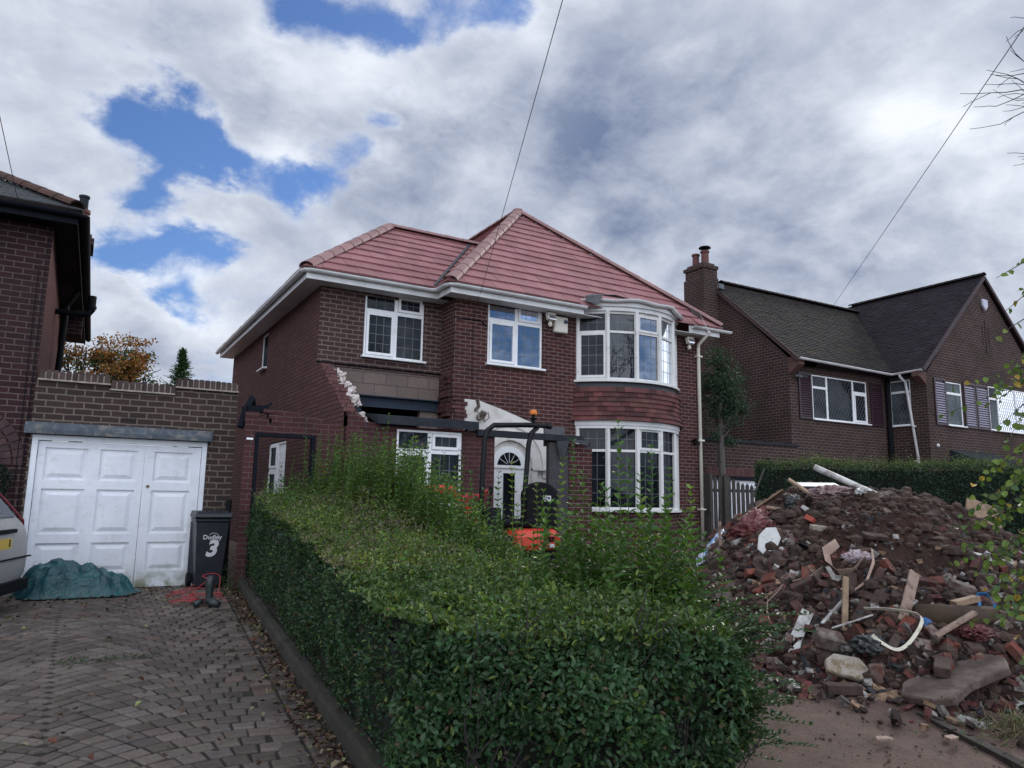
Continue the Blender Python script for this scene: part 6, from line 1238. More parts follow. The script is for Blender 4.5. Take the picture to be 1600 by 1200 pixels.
def ribbon(name, label, cat, pts, w, mat, tilt=V(0, 0, 1)):
    m = MB(); P = [Vector(p) for p in pts]; r = []
    for i, p in enumerate(P):
        t = (P[min(i+1, len(P)-1)]-P[max(i-1, 0)]).normalized(); a = t.cross(tilt).normalized()*.5+tilt*.5; a.normalize(); r.append((p-a*w/2, p+a*w/2))
    for k in range(len(r)-1):
        a, b, c, d = r[k][0], r[k][1], r[k+1][1], r[k+1][0]; n = (b-a).cross(d-a).normalized()*.004; m.add([a, b, c, d, a+n, b+n, c+n, d+n], [(0, 3, 2, 1), (4, 5, 6, 7), (0, 1, 5, 4), (2, 3, 7, 6), (0, 4, 7, 3), (1, 2, 6, 5)])
    return tag(m.build(name, mat), label, cat)
ribbon('plastic_strip', 'curled cream plastic strip looping over the front of the heap', 'strip', smooth([S(6.30, 4.36, .12), S(6.36, 4.10, .14), S(6.42, 3.90, .16), S(6.22, 3.86, .10), S(6.06, 3.90, .08), S(5.98, 4.00, .12), S(6.02, 4.10, .12)], 4), .032, plain('cream_plastic_strip', (.62, .58, .46), .45, .08, 9, .1, dirt=(.25, .2, .14), dsc=9))
ribbon('strap', 'thin tan strap curling from the burst sack', 'strap', [S(7.05, 4.88, .15), S(7.0, 4.72, .16), S(6.86, 4.62, .12), S(6.68, 4.58, .08), S(6.60, 4.70, .06), S(6.62, 4.82, .05)], .03, M['rope'])
ribbon('burst_sack', 'burst tan paper sack in the middle of the heap', 'sack', [S(7.05, 5.15, .15), S(6.92, 5.20, .08), S(6.80, 5.08, .06), S(6.74, 4.92, .05), S(6.80, 4.80, .08), S(6.92, 4.76, .10)], .11, M['rope'])
ribbon('strap', 'blue strap around the timber end', 'strap', [S(7.02, 3.72, .14), S(7.05, 3.76, .22), S(7.10, 3.70, .22), S(7.12, 3.64, .14), S(7.08, 3.66, .08)], .04, plain('blue_strap', (.03, .16, .38), .5, .15, 9, .1))
wr_ = MB(); wr_.tube([S(6.2, 5.4, .05), S(6.3, 5.3, .10), S(6.42, 5.35, .08), S(6.3, 5.45, .04), S(6.1, 5.3, .03), S(6.0, 5.15, .03)], .006, 5); wr_.tube([S(6.5, 5.3, .05), S(6.6, 5.15, .10), S(6.75, 5.12, .06)], .006, 5); tag(wr_.build('wire_scrap', M['rope']), 'tangled scrap of thin pale wire on the left front of the heap', 'wire scrap')
# ------------------------------------------------------------------ privet hedge
HP = [(1.44, 3.60), (1.58, 3.26), (2.1, 3.02), (3.0, 2.90), (3.42, 3.12), (3.92, 4.1), (3.95, 5.3), (3.75, 7.0), (3.75, 9.0), (3.35, 10.75), (2.18, 11.0)]
_TL = [(2.9, 1.02), (3.5, 1.06), (4.13, 1.06), (4.7, 1.12), (5.42, 1.24), (6.94, 1.38), (9.45, 1.55), (11.3, 1.66)]
def HT_(x, y):
    z = np.interp(y, [a for a, _ in _TL], [b for _, b in _TL]); z = z-.13*math.exp(-((x-3.4)/.55)**2)*sstep(3.8, 4.6, y)*(1-sstep(6.2, 7.4, y)); z = z-.26*sstep(2.7, 4.0, x)*(1-sstep(5, 7, y))
    return z-.10+.24*sstep(6, 8.5, y)*math.exp(-((x-3.15)/.45)**2)+.07*mnoise.noise(V(x*1.6, y*1.6, 5))+.06*mnoise.noise(V(x*4.5, y*4.5, 1))
def inpoly(x, y, P):
    c = False
    for i in range(len(P)):
        x1, y1 = P[i]; x2, y2 = P[i-1]
        if (y1 > y) != (y2 > y) and x < (x2-x1)*(y-y1)/(y2-y1)+x1: c = not c
    return c
HD = thing('privet_hedge', (3.0, 6.5, .2), 'large overgrown privet hedge filling the foreground, clipped sides with tall shoots on top', 'hedge')
core = MB(); cc_ = (2.95, 6.5)
def shr(p, k): dx_, dy_ = cc_[0]-p[0], cc_[1]-p[1]; l = math.hypot(dx_, dy_); return (p[0]+dx_/l*k, p[1]+dy_/l*k)
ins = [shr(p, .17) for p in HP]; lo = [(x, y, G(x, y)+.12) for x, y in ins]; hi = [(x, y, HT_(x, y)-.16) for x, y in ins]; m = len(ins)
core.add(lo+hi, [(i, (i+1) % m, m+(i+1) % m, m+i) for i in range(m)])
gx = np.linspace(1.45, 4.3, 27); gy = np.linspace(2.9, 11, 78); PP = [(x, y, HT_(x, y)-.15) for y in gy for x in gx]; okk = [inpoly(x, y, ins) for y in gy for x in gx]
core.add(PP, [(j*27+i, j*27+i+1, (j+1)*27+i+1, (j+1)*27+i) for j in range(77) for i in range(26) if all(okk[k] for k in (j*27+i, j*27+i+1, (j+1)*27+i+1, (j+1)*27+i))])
core.build('dark_core', plain('dark_hedge_inside', (.010, .014, .008), .95, .5, 14, .8, 30), HD)  # solid core blocks the view through; the hedge's inner shade is its dark colour
lv = Leaves()
per = [(HP[i], HP[(i+1) % len(HP)]) for i in range(len(HP))]
for k, (a, b) in enumerate(per):
    a, b = V(*a, 0), V(*b, 0); d = b-a; L_ = d.length; d.normalize(); nn = V(d.y, -d.x, 0)
    left = k == len(per)-1; front = k in (0, 1, 2, 3, 4)
    dens = {True: 8000}.get(front, 3600 if left else 2300); size = .041 if front else .030 if left else .04
    if k in (7, 8, 9): dens = 600
    N_ = int(dens*L_*1.0)
    t = RNG.uniform(0, L_, N_); h = RNG.uniform(0, 1, N_)**.92; dep = RNG.exponential(.055, N_)
    pts = np.zeros((N_, 3)); keep = np.ones(N_, bool); clump = np.zeros(N_)
    for i in range(N_):
        x, y = a.x+d.x*t[i], a.y+d.y*t[i]; zb = G(x, y)+(.17 if left else .05); zt = HT_(x, y); z = zb+(zt-zb)*h[i]
        n1 = mnoise.noise(V(x*2.3, y*2.3, z*2.3)); n2 = mnoise.noise(V(x*7, y*7, z*7+3)); n3 = mnoise.noise(V(x*3.6+9, y*3.6, z*3.6)); off = (.07 if not front else .14)*n1+.06*n2-dep[i]
        # overhang bulge in the middle, thin at the foot
        off += .05*math.sin(min(1, h[i]*1.1)*pi)-((.0 if left else .09)*(1-h[i]*4) if h[i] < .25 else 0)
        if n3 < -.20 and RNG.random() < .72: keep[i] = False
        if n2 < -.25 and RNG.random() < .6: keep[i] = False
        if h[i] < .12 and not left and RNG.random() < .5: keep[i] = False
        pts[i] = (x+nn.x*off, y+nn.y*off, z+.03*n1); clump[i] = n1
    pts = pts[keep]; clump = clump[keep]; n = len(pts); outw = np.array([nn.x, nn.y, .25])
    ax = RNG.normal(size=(n, 3))*.8+outw*.35+np.array([0, 0, .15]); nm = RNG.normal(size=(n, 3))*.55+outw*.7+np.array([0, 0, .55])
    base = np.array((.040, .086, .038) if front else (.030, .066, .030)); col = cvar(base, n, .35, .12)*(1+.35*clump[:, None])
    br = RNG.random(n) < (.03 if front else .05); col[br] = (.10, .075, .045); yl = RNG.random(n) < .05; col[yl] = (.10, .15, .04)
    lv.add(pts, ax, nm, size*RNG.uniform(.45, 1.3, n), size*.60*RNG.uniform(.7, 1.2, n), np.clip(col, .005, 1))
# top
N_ = 66000; x = RNG.uniform(1.4, 4.35, N_*2); y = RNG.uniform(2.85, 11.05, N_*2); sel = [i for i in range(N_*2) if inpoly(x[i], y[i], HP)]; sel = sel[:N_]
pts = []; cs_ = []; sz = []
for i in sel:
    z = HT_(x[i], y[i]); n1 = mnoise.noise(V(x[i]*1.5, y[i]*1.5, 7)); n2 = mnoise.noise(V(x[i]*6, y[i]*6, 2)); up = RNG.exponential(.03) if RNG.random() < .35 else -RNG.exponential(.05)
    edge = min(1, max(0, (x[i]-1.75)/.5))
    pts.append((x[i]+RNG.normal()*.02, y[i]+RNG.normal()*.02, z+up*edge+.06*n2)); u_ = RNG.random()
    near = 1-sstep(4.2, 5.6, y[i])
    nb_ = mnoise.noise(V(x[i]*1.7, y[i]*1.7, 11)); near = 1-sstep(4.2, 5.6, y[i])
    if nb_ < -.08 and near < .7 and RNG.random() < .45: c = (.12, .105, .082)
    elif u_ < .42+.3*n1: c = (.140, .180, .046)
    elif u_ < .60+.25*n2 and near < .6: c = (.155, .135, .10)
    else: c = (.080, .125, .038)
    if near > .35 and RNG.random() < .75: c = (.060, .105, .036)
    cs_.append(c); sz.append(.030 if near < .5 else .040)
n = len(pts); ax = RNG.normal(size=(n, 3)); ax[:, 2] = abs(ax[:, 2])*.8+.2; nm = RNG.normal(size=(n, 3))*.6+np.array([0, 0, .8]); k_ = RNG.uniform(.6, 1.4, (n, 1))
lv.add(pts, ax, nm, np.array(sz)*RNG.uniform(.7, 1.3, n), np.array(sz)*.58*RNG.uniform(.7, 1.2, n), np.clip(np.array(cs_)*k_, 0, 1))
lv.build('clipped_foliage', M['leaf'], HD)
# twigs in the faces
tw = MB(); r6 = random.Random(6)
for k in range(150):
    t = r6.random(); x, y = 1.65+1.5*t, 3.20-.22*t; z = .15+r6.uniform(0, .75); p = V(x, y-.02, z); d_ = V(r6.gauss(0, .5), -r6.uniform(.0, .35), r6.uniform(.3, 1)).normalized(); L_ = r6.uniform(.12, .35)
    tw.tube([p, p+d_*L_*.5+V(r6.gauss(0, .015), 0, 0), p+d_*L_], [.0035, .003, .0015], 4)
for k in range(60):
    y = r6.uniform(4, 9.5); x = 1.72+.064*(y-3.9)+.03; p = V(x, y, G(x, y)+.2); tw.tube([p+V(.25, 0, 0), p+V(r6.uniform(-.05, .1), r6.gauss(0, .1), .3), p+V(.05, r6.gauss(0, .2), .6)], [.008, .006, .003], 4)
for k in range(14):
    y = r6.uniform(4.3, 8); x = xk(y)+.16; p = V(x+.1, y, G(x, y)+.2); q = r6.uniform(.1, .25); tw.tube([p, p+V(-q*.6, r6.gauss(0, .1), .08), p+V(-q, r6.gauss(0, .18), -.02)], [.004, .003, .002], 4)
tw.build('twigs', M['twig'], HD)
# tall shoots
SH = [(3.01, 3.78, 2.09), (3.28, 3.77, 1.94), (3.23, 3.93, 1.85), (3.6, 3.95, 1.81), (3.6, 3.74, 1.68), (3.49, 4.14, 1.77), (3.2, 4.21, 1.69), (3.33, 3.67, 1.57), (3.26, 4.43, 1.55), (3.23, 4.6, 2.03), (3.29, 4.82, 1.9), (3.25, 4.51, 1.79), (3.53, 3.68, 1.53), (3.16, 3.66, 1.53), (3.12, 6.3, 2.03), (3.04, 5.92, 1.81), (3.14, 6.59, 1.7), (3.16, 5.62, 1.81), (3.15, 5.38, 1.88), (3.31, 5.42, 1.78), (3.29, 5.1, 1.65), (3.2, 5.86, 1.64), (3.29, 5.21, 1.7), (3.22, 8.49, 2.58), (3.11, 8.58, 2.39), (3.05, 8.97, 2.4), (3.18, 8.11, 2.23), (3.25, 7.87, 2.0), (3.23, 7.44, 1.88), (3.26, 7.17, 1.98), (3.01, 9.37, 2.29), (2.9, 9.68, 2.22), (2.62, 10.01, 2.59), (2.76, 9.77, 2.17), (2.52, 10.16, 2.09), (2.4, 10.36, 2.01), (3.03, 8.67, 2.17), (3.14, 8.39, 2.07), (3.2, 6.09, 1.64), (3.28, 4.89, 1.55)]
SH = [(x, y, z, 1) for x, y, z in SH]
for k in range(170):
    y = r6.uniform(5.6, 9.0); x = r6.gauss(3.14, .13); SH.append((x, y, HT_(x, y)+r6.uniform(.22, .62)+.1*sstep(6, 8, y), 1))
for k in range(190):
    y = r6.uniform(3.5, 5.0); x = r6.gauss(3.36, .17); SH.append((x, y, HT_(x, y)+r6.uniform(.15, .72), 1))
for k in range(640):
    y = r6.uniform(3.9, 10.7); x = r6.gauss(3.22-.12*sstep(9, 11, y), .17+.06*sstep(7, 9, y)); zt = HT_(x, y)+abs(r6.gauss(0, 1))*(.15+.19*sstep(4.6, 6.5, y))+.05; zt = min(zt, HT_(x, y)+.75); zt = HT_(x, y)+(zt-HT_(x, y))*(.40 if 4.7 < y < 6.1 else 1)
    if inpoly(x, y, HP): SH.append((x, y, zt, 1 if y < 7.5 and r6.random() < .7 else 0))
for k in range(1500):
    y = 3.1+7.7*r6.random()**1.25; x = r6.uniform(1.75, 3.9)
    nn_ = mnoise.noise(V(x*1.7, y*1.7, 11))
    if nn_ < -.12 and r6.random() < .8: continue
    if inpoly(x, y, HP): SH.append((x, y, HT_(x, y)+r6.uniform(.00, .12+.14*max(0, nn_))+.25*sstep(8.5, 10.5, y)*r6.random(), 0))
sv = Leaves(); st = MB()
for (x, y, zt, big) in SH:
    zb = HT_(x, y)-.12; h = zt-zb
    if h < .08: continue
    lean = V(r6.gauss(0, .06), r6.gauss(0, .06), 0)*h*1.6; p0 = V(x, y, zb)-lean*.4; p2 = V(x, y, zt); p1 = (p0+p2)/2+V(r6.gauss(0, .02), r6.gauss(0, .02), 0)
    st.tube([p0, p1, p2], [.0042 if big else .003, .003, .0013], 4, (.9, 1.1, .6))
    sp = (.048 if big else .036) if y < 7 else .055; nl = int(h/sp)+1; far = y > 7
    bc_ = (.075, .150, .034) if r6.random() < .6 else (.050, .110, .036)
    if r6.random() < .15: bc_ = (.14, .21, .038)
    PZ = []; AX = []; NM = []; LN = []
    for q in range(nl):
        f = q/max(1, nl-1); p = p0.lerp(p1, f*2) if f < .5 else p1.lerp(p2, f*2-1); a = q*pi/2+r6.gauss(0, .3)
        for s_ in (0, pi):
            dv = V(cos(a+s_), sin(a+s_), .22+.7*f*f+r6.gauss(0, .12)); PZ.append(p[:]); AX.append(dv[:]); NM.append((-cos(a+s_)*.5+r6.gauss(0, .3), -sin(a+s_)*.5+r6.gauss(0, .3), 1)); LN.append((.095 if y < 5.2 and big else .078 if big and y < 7 else .074 if y > 7 else .060)*(1-.45*f)*r6.uniform(.75, 1.15)*(1 if not far else 1.05))
    LN = np.array(LN); sv.add(PZ, AX, NM, LN, LN*.50, cvar(bc_, len(PZ), .22, .1))
# loose sprays on the right end of the hedge
for k in range(330):
    t = r6.random()**1.3; y = 3.05+2.8*t; x = 3.30+.60*min(1, (y-3.05)/1.0); z = G(x, y)+r6.uniform(.08, .85); p = V(x-.12, y, z); a = r6.gauss(-.35, .6); L_ = r6.uniform(.15, .45)+.2*r6.random()**4
    d_ = V(cos(a), sin(a), r6.uniform(.0, .7)).normalized(); pts = [p, p+d_*L_*.5+V(0, 0, .02), p+d_*L_+V(0, 0, -.10*L_*2*r6.random())]; st.tube(pts, [.004, .003, .0015], 4, (.8, .9, .5))
    nl = int(L_/.032); PZ = []; AX = []; NM = []; LN = []
    for q in range(nl):
        f = (q+.5)/nl; pp_ = pts[0].lerp(pts[1], f*2) if f < .5 else pts[1].lerp(pts[2], f*2-1); sdv = d_.cross(V(0, 0, 1)).normalized()
        for s_ in (1, -1): AX.append((sdv*s_+d_*.6+V(0, 0, r6.gauss(.15, .3)))[:]); PZ.append(pp_[:]); NM.append((r6.gauss(0, .4), r6.gauss(0, .4), 1)); LN.append(.056*(1-.3*f)*r6.uniform(.7, 1.15))
    LN = np.array(LN); sv.add(PZ, AX, NM, LN, LN*.48, cvar((.038, .080, .036), len(PZ), .3, .1))
st.build('shoot_stems', plain('green_stem', (.060, .075, .030), .7, .2, 8, 0), HD); sv.build('shoot_leaves', M['leaf'], HD)
# fallen leaves
fl = Leaves(); N_ = 2100; pos = []; 
for i in range(N_):
    u_ = RNG.random()
    if u_ < .38: y = RNG.uniform(3.8, 11); x = xk(y)-abs(RNG.normal())*.10-.01; z = G(x, y)+.045
    elif u_ < .76: y = RNG.uniform(3.6, 10.5); x = xk(y)+RNG.uniform(.1, .4); z = G(x, y)+.24
    elif u_ < .86: y = 11.35-abs(RNG.normal())*.55; x = RNG.uniform(-.6, 1.5); z = G(x, y)+.045
    else: y = RNG.uniform(4.2, 11); x = RNG.uniform(-3, 1.6); z = G(x, y)+.045
    pos.append((x, y, z))
pos = np.array(pos); nm = RNG.normal(size=(N_, 3))*.28+np.array([0, 0, 1]); ax = RNG.normal(size=(N_, 3)); ax[:, 2] *= .25
cols = np.array([(.10, .065, .05), (.17, .12, .095), (.065, .04, .035), (.23, .19, .13), (.24, .26, .12), (.13, .055, .04)])[RNG.choice(6, N_, p=[.34, .2, .24, .1, .04, .08])]
fl.add(pos, ax, nm, RNG.uniform(.025, .07, N_), RNG.uniform(.018, .045, N_), cols*RNG.uniform(.7, 1.2, (N_, 1)), fold=.35); tag(fl.build('fallen_leaves', M['leaf_dry']), 'dry fallen leaves scattered over the drive and under the hedge', 'fallen leaves', kind='stuff')

# ------------------------------------------------------------------ clipped hedge behind the heap
H2 = thing('clipped_hedge', (12, 8, .6), 'clipped dark green hedge between the rubble heap and the right hand house', 'hedge')
A_, B_ = V(11.3, 10.0, 0), V(14.6, 3.9, 0); d = (B_-A_).normalized(); nn = V(d.y, -d.x, 0); nn = nn if nn.x < 0 else -nn; L2 = (B_-A_).length
def H2T(t): return 2.36+.05*mnoise.noise(V(t*1.3, 0, 4))-.02*t
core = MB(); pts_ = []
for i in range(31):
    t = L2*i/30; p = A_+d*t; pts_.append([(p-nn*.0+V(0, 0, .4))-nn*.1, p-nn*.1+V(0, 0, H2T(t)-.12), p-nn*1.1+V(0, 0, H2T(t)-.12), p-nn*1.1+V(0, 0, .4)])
core.add([q for r in pts_ for q in r], [(i*4+k, (i+1)*4+k, (i+1)*4+(k+1) % 4, i*4+(k+1) % 4) for i in range(30) for k in range(4)]+[(0, 1, 2, 3), (120, 123, 122, 121)]); core.build('dark_core', bpy.data.materials['dark_hedge_inside'], H2)  # same solid core, inner shade put into its dark colour
lv = Leaves()
def shell(N_, f, base, size, nrm_):
    P = []; C_ = []
    for i in range(N_):
        p = f(); n1 = mnoise.noise(p*1.4); n2 = mnoise.noise(p*5); off = .07*n1+.05*n2-RNG.exponential(.05); q = p+Vector(nrm_)*off
        P.append(q[:]); C_.append(1+.5*n1+.2*n2)
    C_ = np.array(C_)[:, None]; n = len(P); lv.add(P, RNG.normal(size=(n, 3))+np.array(nrm_)*.4, RNG.normal(size=(n, 3))*.6+np.array(nrm_)*.6+np.array([0, 0, .5]), size*RNG.uniform(.7, 1.3, n), size*.55*RNG.uniform(.7, 1.2, n), np.clip(cvar(base, n, .35, .12)*C_, .004, 1))
def f1(): t = RNG.uniform(0, L2); p = A_+d*t; return V(p.x, p.y, .6+RNG.random()*(H2T(t)-.6))
def f2(): t = RNG.uniform(0, L2); p = A_+d*t-nn*RNG.uniform(-.05, 1.1); return V(p.x, p.y, H2T(t)+RNG.exponential(.045))
def f3(): p = A_-nn*RNG.uniform(0, 1.1); return V(p.x, p.y, .6+RNG.random()*(H2T(0)-.6))
shell(26000, f1, (.022, .050, .030), .040, nn[:]); shell(15000, f2, (.080, .115, .042), .034, (0, 0, 1)); shell(6000, f3, (.030, .066, .036), .04, (-d)[:])  # top leaves paler: the sunlit upper edge is put into their colour
lv.build('foliage', M['leaf'], H2)

# ------------------------------------------------------------------ trees
def branchtree(mb, p, d, L_, r, depth, rnd, up=.25, spread=.6, tips=None, shrink=.74, n0=3, sides=6, cut=None):
    pts = [p]; q = p; dd = d.normalized(); segs = 3
    for i in range(segs): dd = (dd+V(rnd.gauss(0, .16), rnd.gauss(0, .16), rnd.gauss(0, .10)+up*.12)).normalized(); q = q+dd*(L_/segs); pts.append(q)
    mb.tube(pts, [r, r*.9, r*.8, r*.68], sides if depth > 2 else 4, cap=False)
    if depth <= 0:
        if tips is not None: tips.append((pts[-1], dd))
        return
    if tips is not None and depth <= 1: tips.append((pts[-2], dd))
    for k in range(n0 if depth > 1 else 2):
        base = pts[-1] if k == 0 else pts[rnd.choice([1, 2, 3])]; a = rnd.uniform(0, 2*pi); o = dd.orthogonal().normalized(); o = (Matrix.Rotation(a, 3, dd) @ o)
        nd = (dd+o*spread*rnd.uniform(.5, 1.3)*(.35 if k == 0 else 1)).normalized(); nd = (nd+V(0, 0, up*.3)).normalized()
        branchtree(mb, base, nd, L_*shrink*rnd.uniform(.75, 1.1), r*.62, depth-1, rnd, up, spread, tips, shrink, n0, sides)
# bare tree at the upper right edge
BT = thing('bare_tree', (8.3, 1.0, 0), 'bare winter tree whose thin twigs reach in at the upper right corner', 'tree'); r7 = random.Random(12)
m = MB(); m.tube([(8.3, 1.0, -.1), (8.25, 1.05, 2.2), (8.2, 1.1, 4.2), (8.1, 1.2, 6.0)], [.17, .14, .10, .06], 10); m.build('trunk', M['bark'], BT)
m = MB(); tb_ = MB()
for (p, q, L_) in (((8.2, 1.1, 3.4), (-.40, .88, .22), 1.12), ((8.2, 1.1, 3.8), (-.36, .90, .30), 1.1), ((8.2, 1.1, 4.2), (-.42, .86, .34), 1.15), ((8.15, 1.15, 4.7), (-.38, .88, .30), 1.15), ((8.12, 1.2, 5.2), (-.40, .86, .28), 1.1), ((8.1, 1.2, 5.7), (-.36, .88, .22), 1.15), ((8.1, 1.3, 5.8), (.5, -.4, .7), 1.0)):
    branchtree(m, V(*p), V(*q), L_*.9, .020, 4, r7, .10, .62, shrink=.68, sides=4)
m.build('branches', M['twig'], BT)
# leafy sapling whose sprays hang in at the right edge
BI = thing('birch_sapling', (5.55, 2.05, 0), 'young tree with drooping sprays of yellow green leaves along the right edge', 'tree')
m = MB(); m.tube(smooth([(5.62, 1.98, -.05), (5.56, 2.05, .8), (5.66, 1.97, 1.6), (5.57, 2.06, 2.4), (5.68, 2.0, 3.2), (5.64, 2.05, 3.8)], 3), [.032-.0016*i for i in range(16)], 8); m.build('trunk', M['bark_pale'], BI)
m = MB(); lb_ = Leaves(); r8 = random.Random(18)
OFF = [(V(5.62, 2.0, z), V(5.62+dx_, 2.0+dy_, z+dz_)) for z, dx_, dy_, dz_ in ((1.5, .7, -.3, .4), (1.9, .5, .5, .5), (2.3, .6, -.4, .4), (2.7, .3, .5, .5), (2.9, .5, .1, .5), (3.1, -.1, -.5, .4), (3.4, .3, .3, .6), (2.0, .2, -.7, .4), (1.2, .6, .2, .3))]
def azp(u, D, v):    # a point seen at a given bearing and distance, in metres
    a = radians(30.25)+math.atan((u-800)/1163); r = D/math.cos(a-radians(30.25)); return V(r*sin(a), r*cos(a), 1.6+(797+.017*(u-800)*.7-v)/1150*D*1.01)
OFF_T = [(a, b, 700) for a, b in OFF]
targets = [(1575, 4.6, 545), (1600, 4.5, 600), (1560, 4.6, 650), (1590, 4.4, 690), (1575, 4.5, 740), (1560, 4.4, 790), (1590, 4.3, 810), (1530, 4.6, 830), (1500, 4.7, 845), (1570, 4.4, 860), (1550, 4.5, 890), (1585, 4.3, 900), (1515, 4.6, 905), (1560, 4.4, 940), (1590, 4.3, 960), (1540, 4.5, 965), (1575, 4.4, 1000), (1600, 4.3, 1040), (1565, 4.5, 620), (1600, 4.4, 500), (1590, 4.5, 445), (1615, 4.3, 760), (1620, 4.3, 880), (1540, 4.7, 800), (1600, 4.35, 660), (1585, 4.5, 770), (1600, 4.3, 930), (1600, 4.4, 720)]
for (u, D_, v) in targets+OFF_T:
    e = azp(u, D_, v) if not isinstance(u, Vector) else D_
    p0 = V(5.6, 2.02, min(3.2, max(.5, e.z+r8.uniform(.15, .5)))) if not isinstance(u, Vector) else u; mid = p0.lerp(e, .55)+V(0, 0, .12); m.tube([p0, mid, e], [.008, .005, .0015], 5)
    nb = 3 if v > 560 else 1
    for j in range(nb):
        s0 = mid.lerp(e, r8.uniform(0, .6)) if j else mid; dv = (e-mid).normalized(); ee = e if j == 0 else s0+(dv+V(r8.gauss(0, .4), r8.gauss(0, .4), r8.gauss(-.2, .3)))*r8.uniform(.2, .4)
        if j: m.tube([s0, ee], [.003, .001], 4)
        nl = 10 if v > 700 else 7 if v > 560 else 5
        for q in range(nl):
            p = s0.lerp(ee, (q+.6)/nl); a = V(r8.gauss(0, .6), r8.gauss(0, .6), -.5+r8.gauss(0, .4)); L_ = r8.uniform(.035, .055)
            c = (.11, .165, .036) if r8.random() < .7 else ((.06, .11, .04) if r8.random() < .8 else (.32, .22, .03))
            lb_.add([p[:]], [a[:]], [(r8.gauss(-.6, .6), r8.gauss(-.6, .6), .5)], L_, L_*.85, np.clip(cvar(c, 1, .25), 0, 1))
m.build('branches', M['twig'], BI); lb_.build('leaves', M['leaf'], BI)
# small evergreen by the white drainpipe
HT2 = thing('small_evergreen_tree', (13.2, 12.75, .6), 'small dark evergreen tree with bare trunk in the gap beside the white drainpipe', 'tree')
m = MB(); m.tube([(13.25, 12.75, .5), (13.3, 12.75, 2.0), (13.28, 12.75, 3.2), (13.3, 12.75, 4.6)], [.11, .09, .075, .03], 9)
for k in range(10): a = r8.uniform(0, 6.3); m.tube([(13.28, 12.75, 2.9+.13*k), (13.28+.35*cos(a), 12.75+.3*sin(a), 3.3+.13*k)], [.025, .008], 5)
m.build('trunk', M['bark_pale'], HT2)
hl = Leaves(); blobs = [((13.22, 12.75, 4.95), (.42, .42, .42)), ((13.35, 12.75, 4.45), (.62, .55, .50)), ((13.15, 12.75, 4.15), (.45, .5, .5)), ((13.55, 12.75, 3.95), (.52, .5, .42)), ((13.35, 12.75, 3.65), (.40, .4, .40)), ((13.85, 12.7, 3.75), (.30, .3, .25)), ((13.5, 12.7, 3.05), (.28, .25, .16)), ((13.05, 12.75, 3.15), (.16, .2, .14))]
for c, rd in blobs:
    N_ = int(9500*rd[0]*rd[2]); dv = rdirs(N_); rad = (RNG.random(N_)**.42)[:, None]; P = np.array(c)+dv*rad*np.array(rd)*(1+.25*2.6*np.array([mnoise.noise(Vector(q)*3+Vector(c)) for q in dv])[:, None])
    keepm = np.array([mnoise.noise(Vector(q)*4.5) > -.12 for q in P]); P = P[keepm]; dv = dv[keepm]; n = len(P)
    hl.add(P, RNG.normal(size=(n, 3))+dv*.5, RNG.normal(size=(n, 3))*.6+dv*.5+np.array([0, 0, .5]), .062*RNG.uniform(.6, 1.2, n), .032*RNG.uniform(.7, 1.2, n), cvar((.030, .060, .034), n, .45, .12))
hl.build('crown', M['leaf'], HT2)
# distant trees above the garage
AT = thing('autumn_tree', (.6, 24, .3), 'autumn tree with brown and green leaves rising behind the garage', 'tree'); r10 = random.Random(4)
m = MB(); tips = []; m.tube([(-.1, 24, 0), (-.15, 24, 2.5), (-.1, 24, 4.0)], [.22, .18, .13], 8)
for q in ((-.5, .1, .9), (.2, .1, 1), (.75, -.1, .65), (.95, .1, .38), (.5, .2, .8), (1.0, 0, .55)): branchtree(m, V(-.1, 24, 3.9), V(*q), .95, .06, 3, r10, .12, .55, tips, .74, 3, 5)
m.build('trunk', M['bark'], AT); al_ = Leaves()
for (p, dd) in tips:
    if mnoise.noise(p*1.6) < -.12: continue
    n = 60; P = np.array(p)+RNG.normal(size=(n, 3))*np.array([.15, .15, .09]); c = (.24, .115, .032) if (p.z+mnoise.noise(p)*1.0) > 5.1 and r10.random() < .85 else (.060, .085, .035)
    al_.add(P, RNG.normal(size=(n, 3)), RNG.normal(size=(n, 3)), .10*RNG.uniform(.6, 1.2, n), .06*RNG.uniform(.6, 1.2, n), cvar(c, n, .4, .2))
al_.build('crown', M['leaf_dry'], AT)
CT = thing('conifer', (2.75, 26.9, .3), 'small pointed conifer top showing over the garage parapet', 'tree')
m = MB(); m.tube([(2.72, 26.9, 0), (2.72, 26.9, 6.3)], [.12, .015], 6); m.build('trunk', M['bark'], CT); cl_ = Leaves()
for k in range(60):
    z = 6.35-k*.045*1.0; R_t = .03+(6.4-z)*.36*(.6+.4*((k*7)%3)/2)
    for j in range(10):
        a = r10.uniform(0, 2*pi); rr_ = R_t*r10.uniform(.6, 1.1); n = 7; f = np.linspace(.15, 1, n)[:, None]; e = np.array([cos(a)*rr_, sin(a)*rr_, rr_*.25]); P = np.array([2.72, 26.9, z])+e*f
        cl_.add(P, np.tile(e, (n, 1))+RNG.normal(size=(n, 3))*.12+np.array([0, 0, .1]), RNG.normal(size=(n, 3))*.3+np.array([0, 0, 1]), .15*RNG.uniform(.6, 1.1, n), .035, cvar((.040, .085, .038), n, .3, .1))
cl_.build('crown', M['leaf'], CT)
# bare street trees across the road (seen as reflections in the windows)
for k, (x, y, hgt) in enumerate(((11.5, -17, 4.2), (4.5, -19, 4.6), (26, -20, 3.6))):
    T = thing('street_tree', (x, y, 0), ('bare street tree directly across the road', 'bare street tree across the road to the left', 'bare street tree across the road to the right')[k], 'tree', 'street trees across the road'); m = MB(); rq = random.Random(k+2)
    branchtree(m, V(x, y, 0), V(0, 0, 1), hgt, .28, 6, rq, .3, .62, None, .74, 3, 6); m.build('trunk', M['bark'], T)
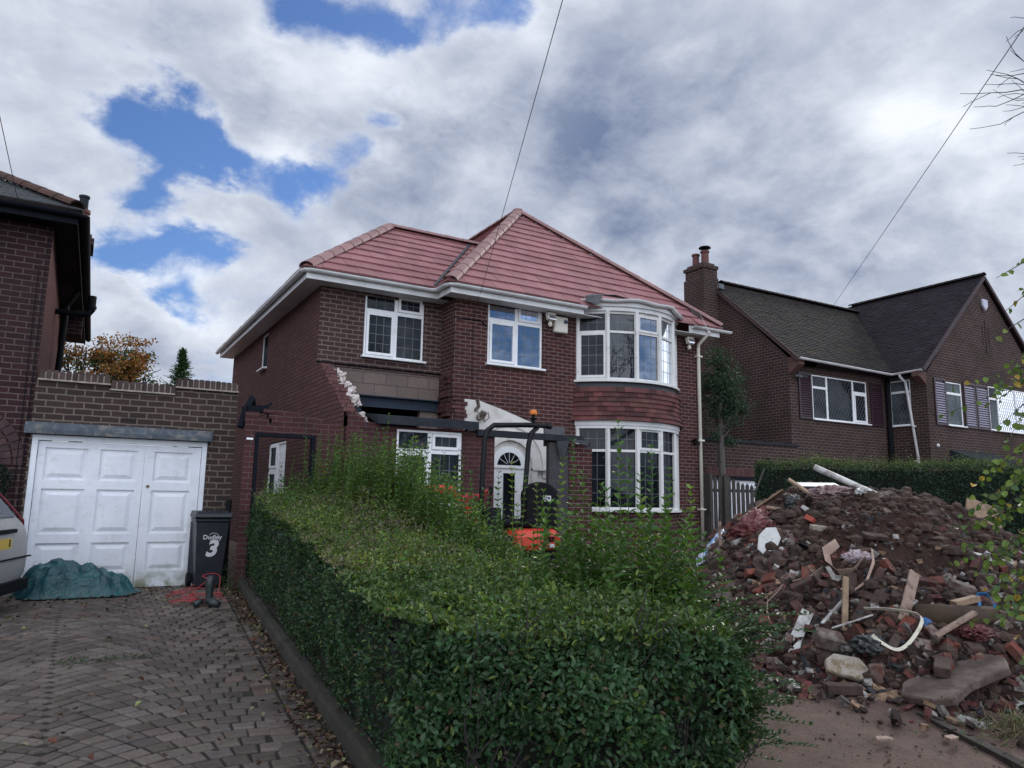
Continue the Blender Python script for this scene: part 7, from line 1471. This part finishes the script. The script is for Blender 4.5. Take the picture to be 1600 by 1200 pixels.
# grass tuft and weeds at the lower right
gt = Leaves(); N_ = 420; c0 = RNG.normal(size=(N_, 2))*np.array([.20, .10])+np.array([5.80, 2.85]); P = np.stack([c0[:, 0], c0[:, 1], np.array([G(a, b) for a, b in c0])], 1)
gt.add(P, np.stack([RNG.normal(size=N_)*.6-.2, RNG.normal(size=N_)*.6-.2, RNG.uniform(.3, 1, N_)], 1), RNG.normal(size=(N_, 3)), RNG.uniform(.05, .16, N_), .004, cvar((.20, .18, .11), N_, .4, .15)); tag(gt.build('dry_grass', M['leaf_dry']), 'tuft of dry grass at the right foot of the heap', 'grass', kind='stuff')
wd = Leaves()
for (cx, cy, cz, n, sx, sy, sz_) in ((1.98, 11.15, .45, 260, .10, .2, .16), (1.95, 10.8, .32, 160, .08, .3, .10), (.35, 7.3, .09, 90, .22, .05, .02), (6.0, 2.6, .12, 300, .5, .25, .10)):
    P = RNG.normal(size=(n, 3))*np.array([sx, sy, sz_])+np.array([cx, cy, cz]); P[:, 2] = np.maximum(P[:, 2], G(cx, cy)+.03); wd.add(P, rdirs(n, .4), rdirs(n, .8), .035*RNG.uniform(.5, 1.1, n), .015, cvar((.045, .075, .03), n, .35))
tag(wd.build('weeds', M['leaf']), 'low weeds along the foot of the edging and between the setts', 'weeds', kind='stuff')

# ------------------------------------------------------------------ telephone pole behind the viewer and its wires
PL = (-1.7, -7.5, 7.5)
TP = thing('telegraph_pole', (PL[0], PL[1], 0), 'wooden telegraph pole across the road carrying the house wires', 'pole')
m = MB(); m.tube([(PL[0], PL[1], -.2), (PL[0], PL[1], 7.8)], [.14, .10], 12); m.build('post', M['wood'], TP)
def wire(p, lab, sag=.0, r=.0045):
    a, b = Vector(PL), Vector(p); m = MB(); m.tube([a.lerp(b, t)-V(0, 0, sag*4*t*(1-t)) for t in np.linspace(0, 1, 25)], r, 5); tag(m.build('overhead_wire', M['wire']), lab, 'wire')
wire((6.28, 12.02, 5.42), 'thin overhead wire running up from the eaves of the middle house')
wire((23.74, 17.0, 8.90), 'thin overhead wire running up from the roof ridge of the right hand house', r=.007)
wire((-.99, 11.34, 5.30), 'thin overhead wire running up from the eaves of the left hand house')
bpy.context.view_layer.update()
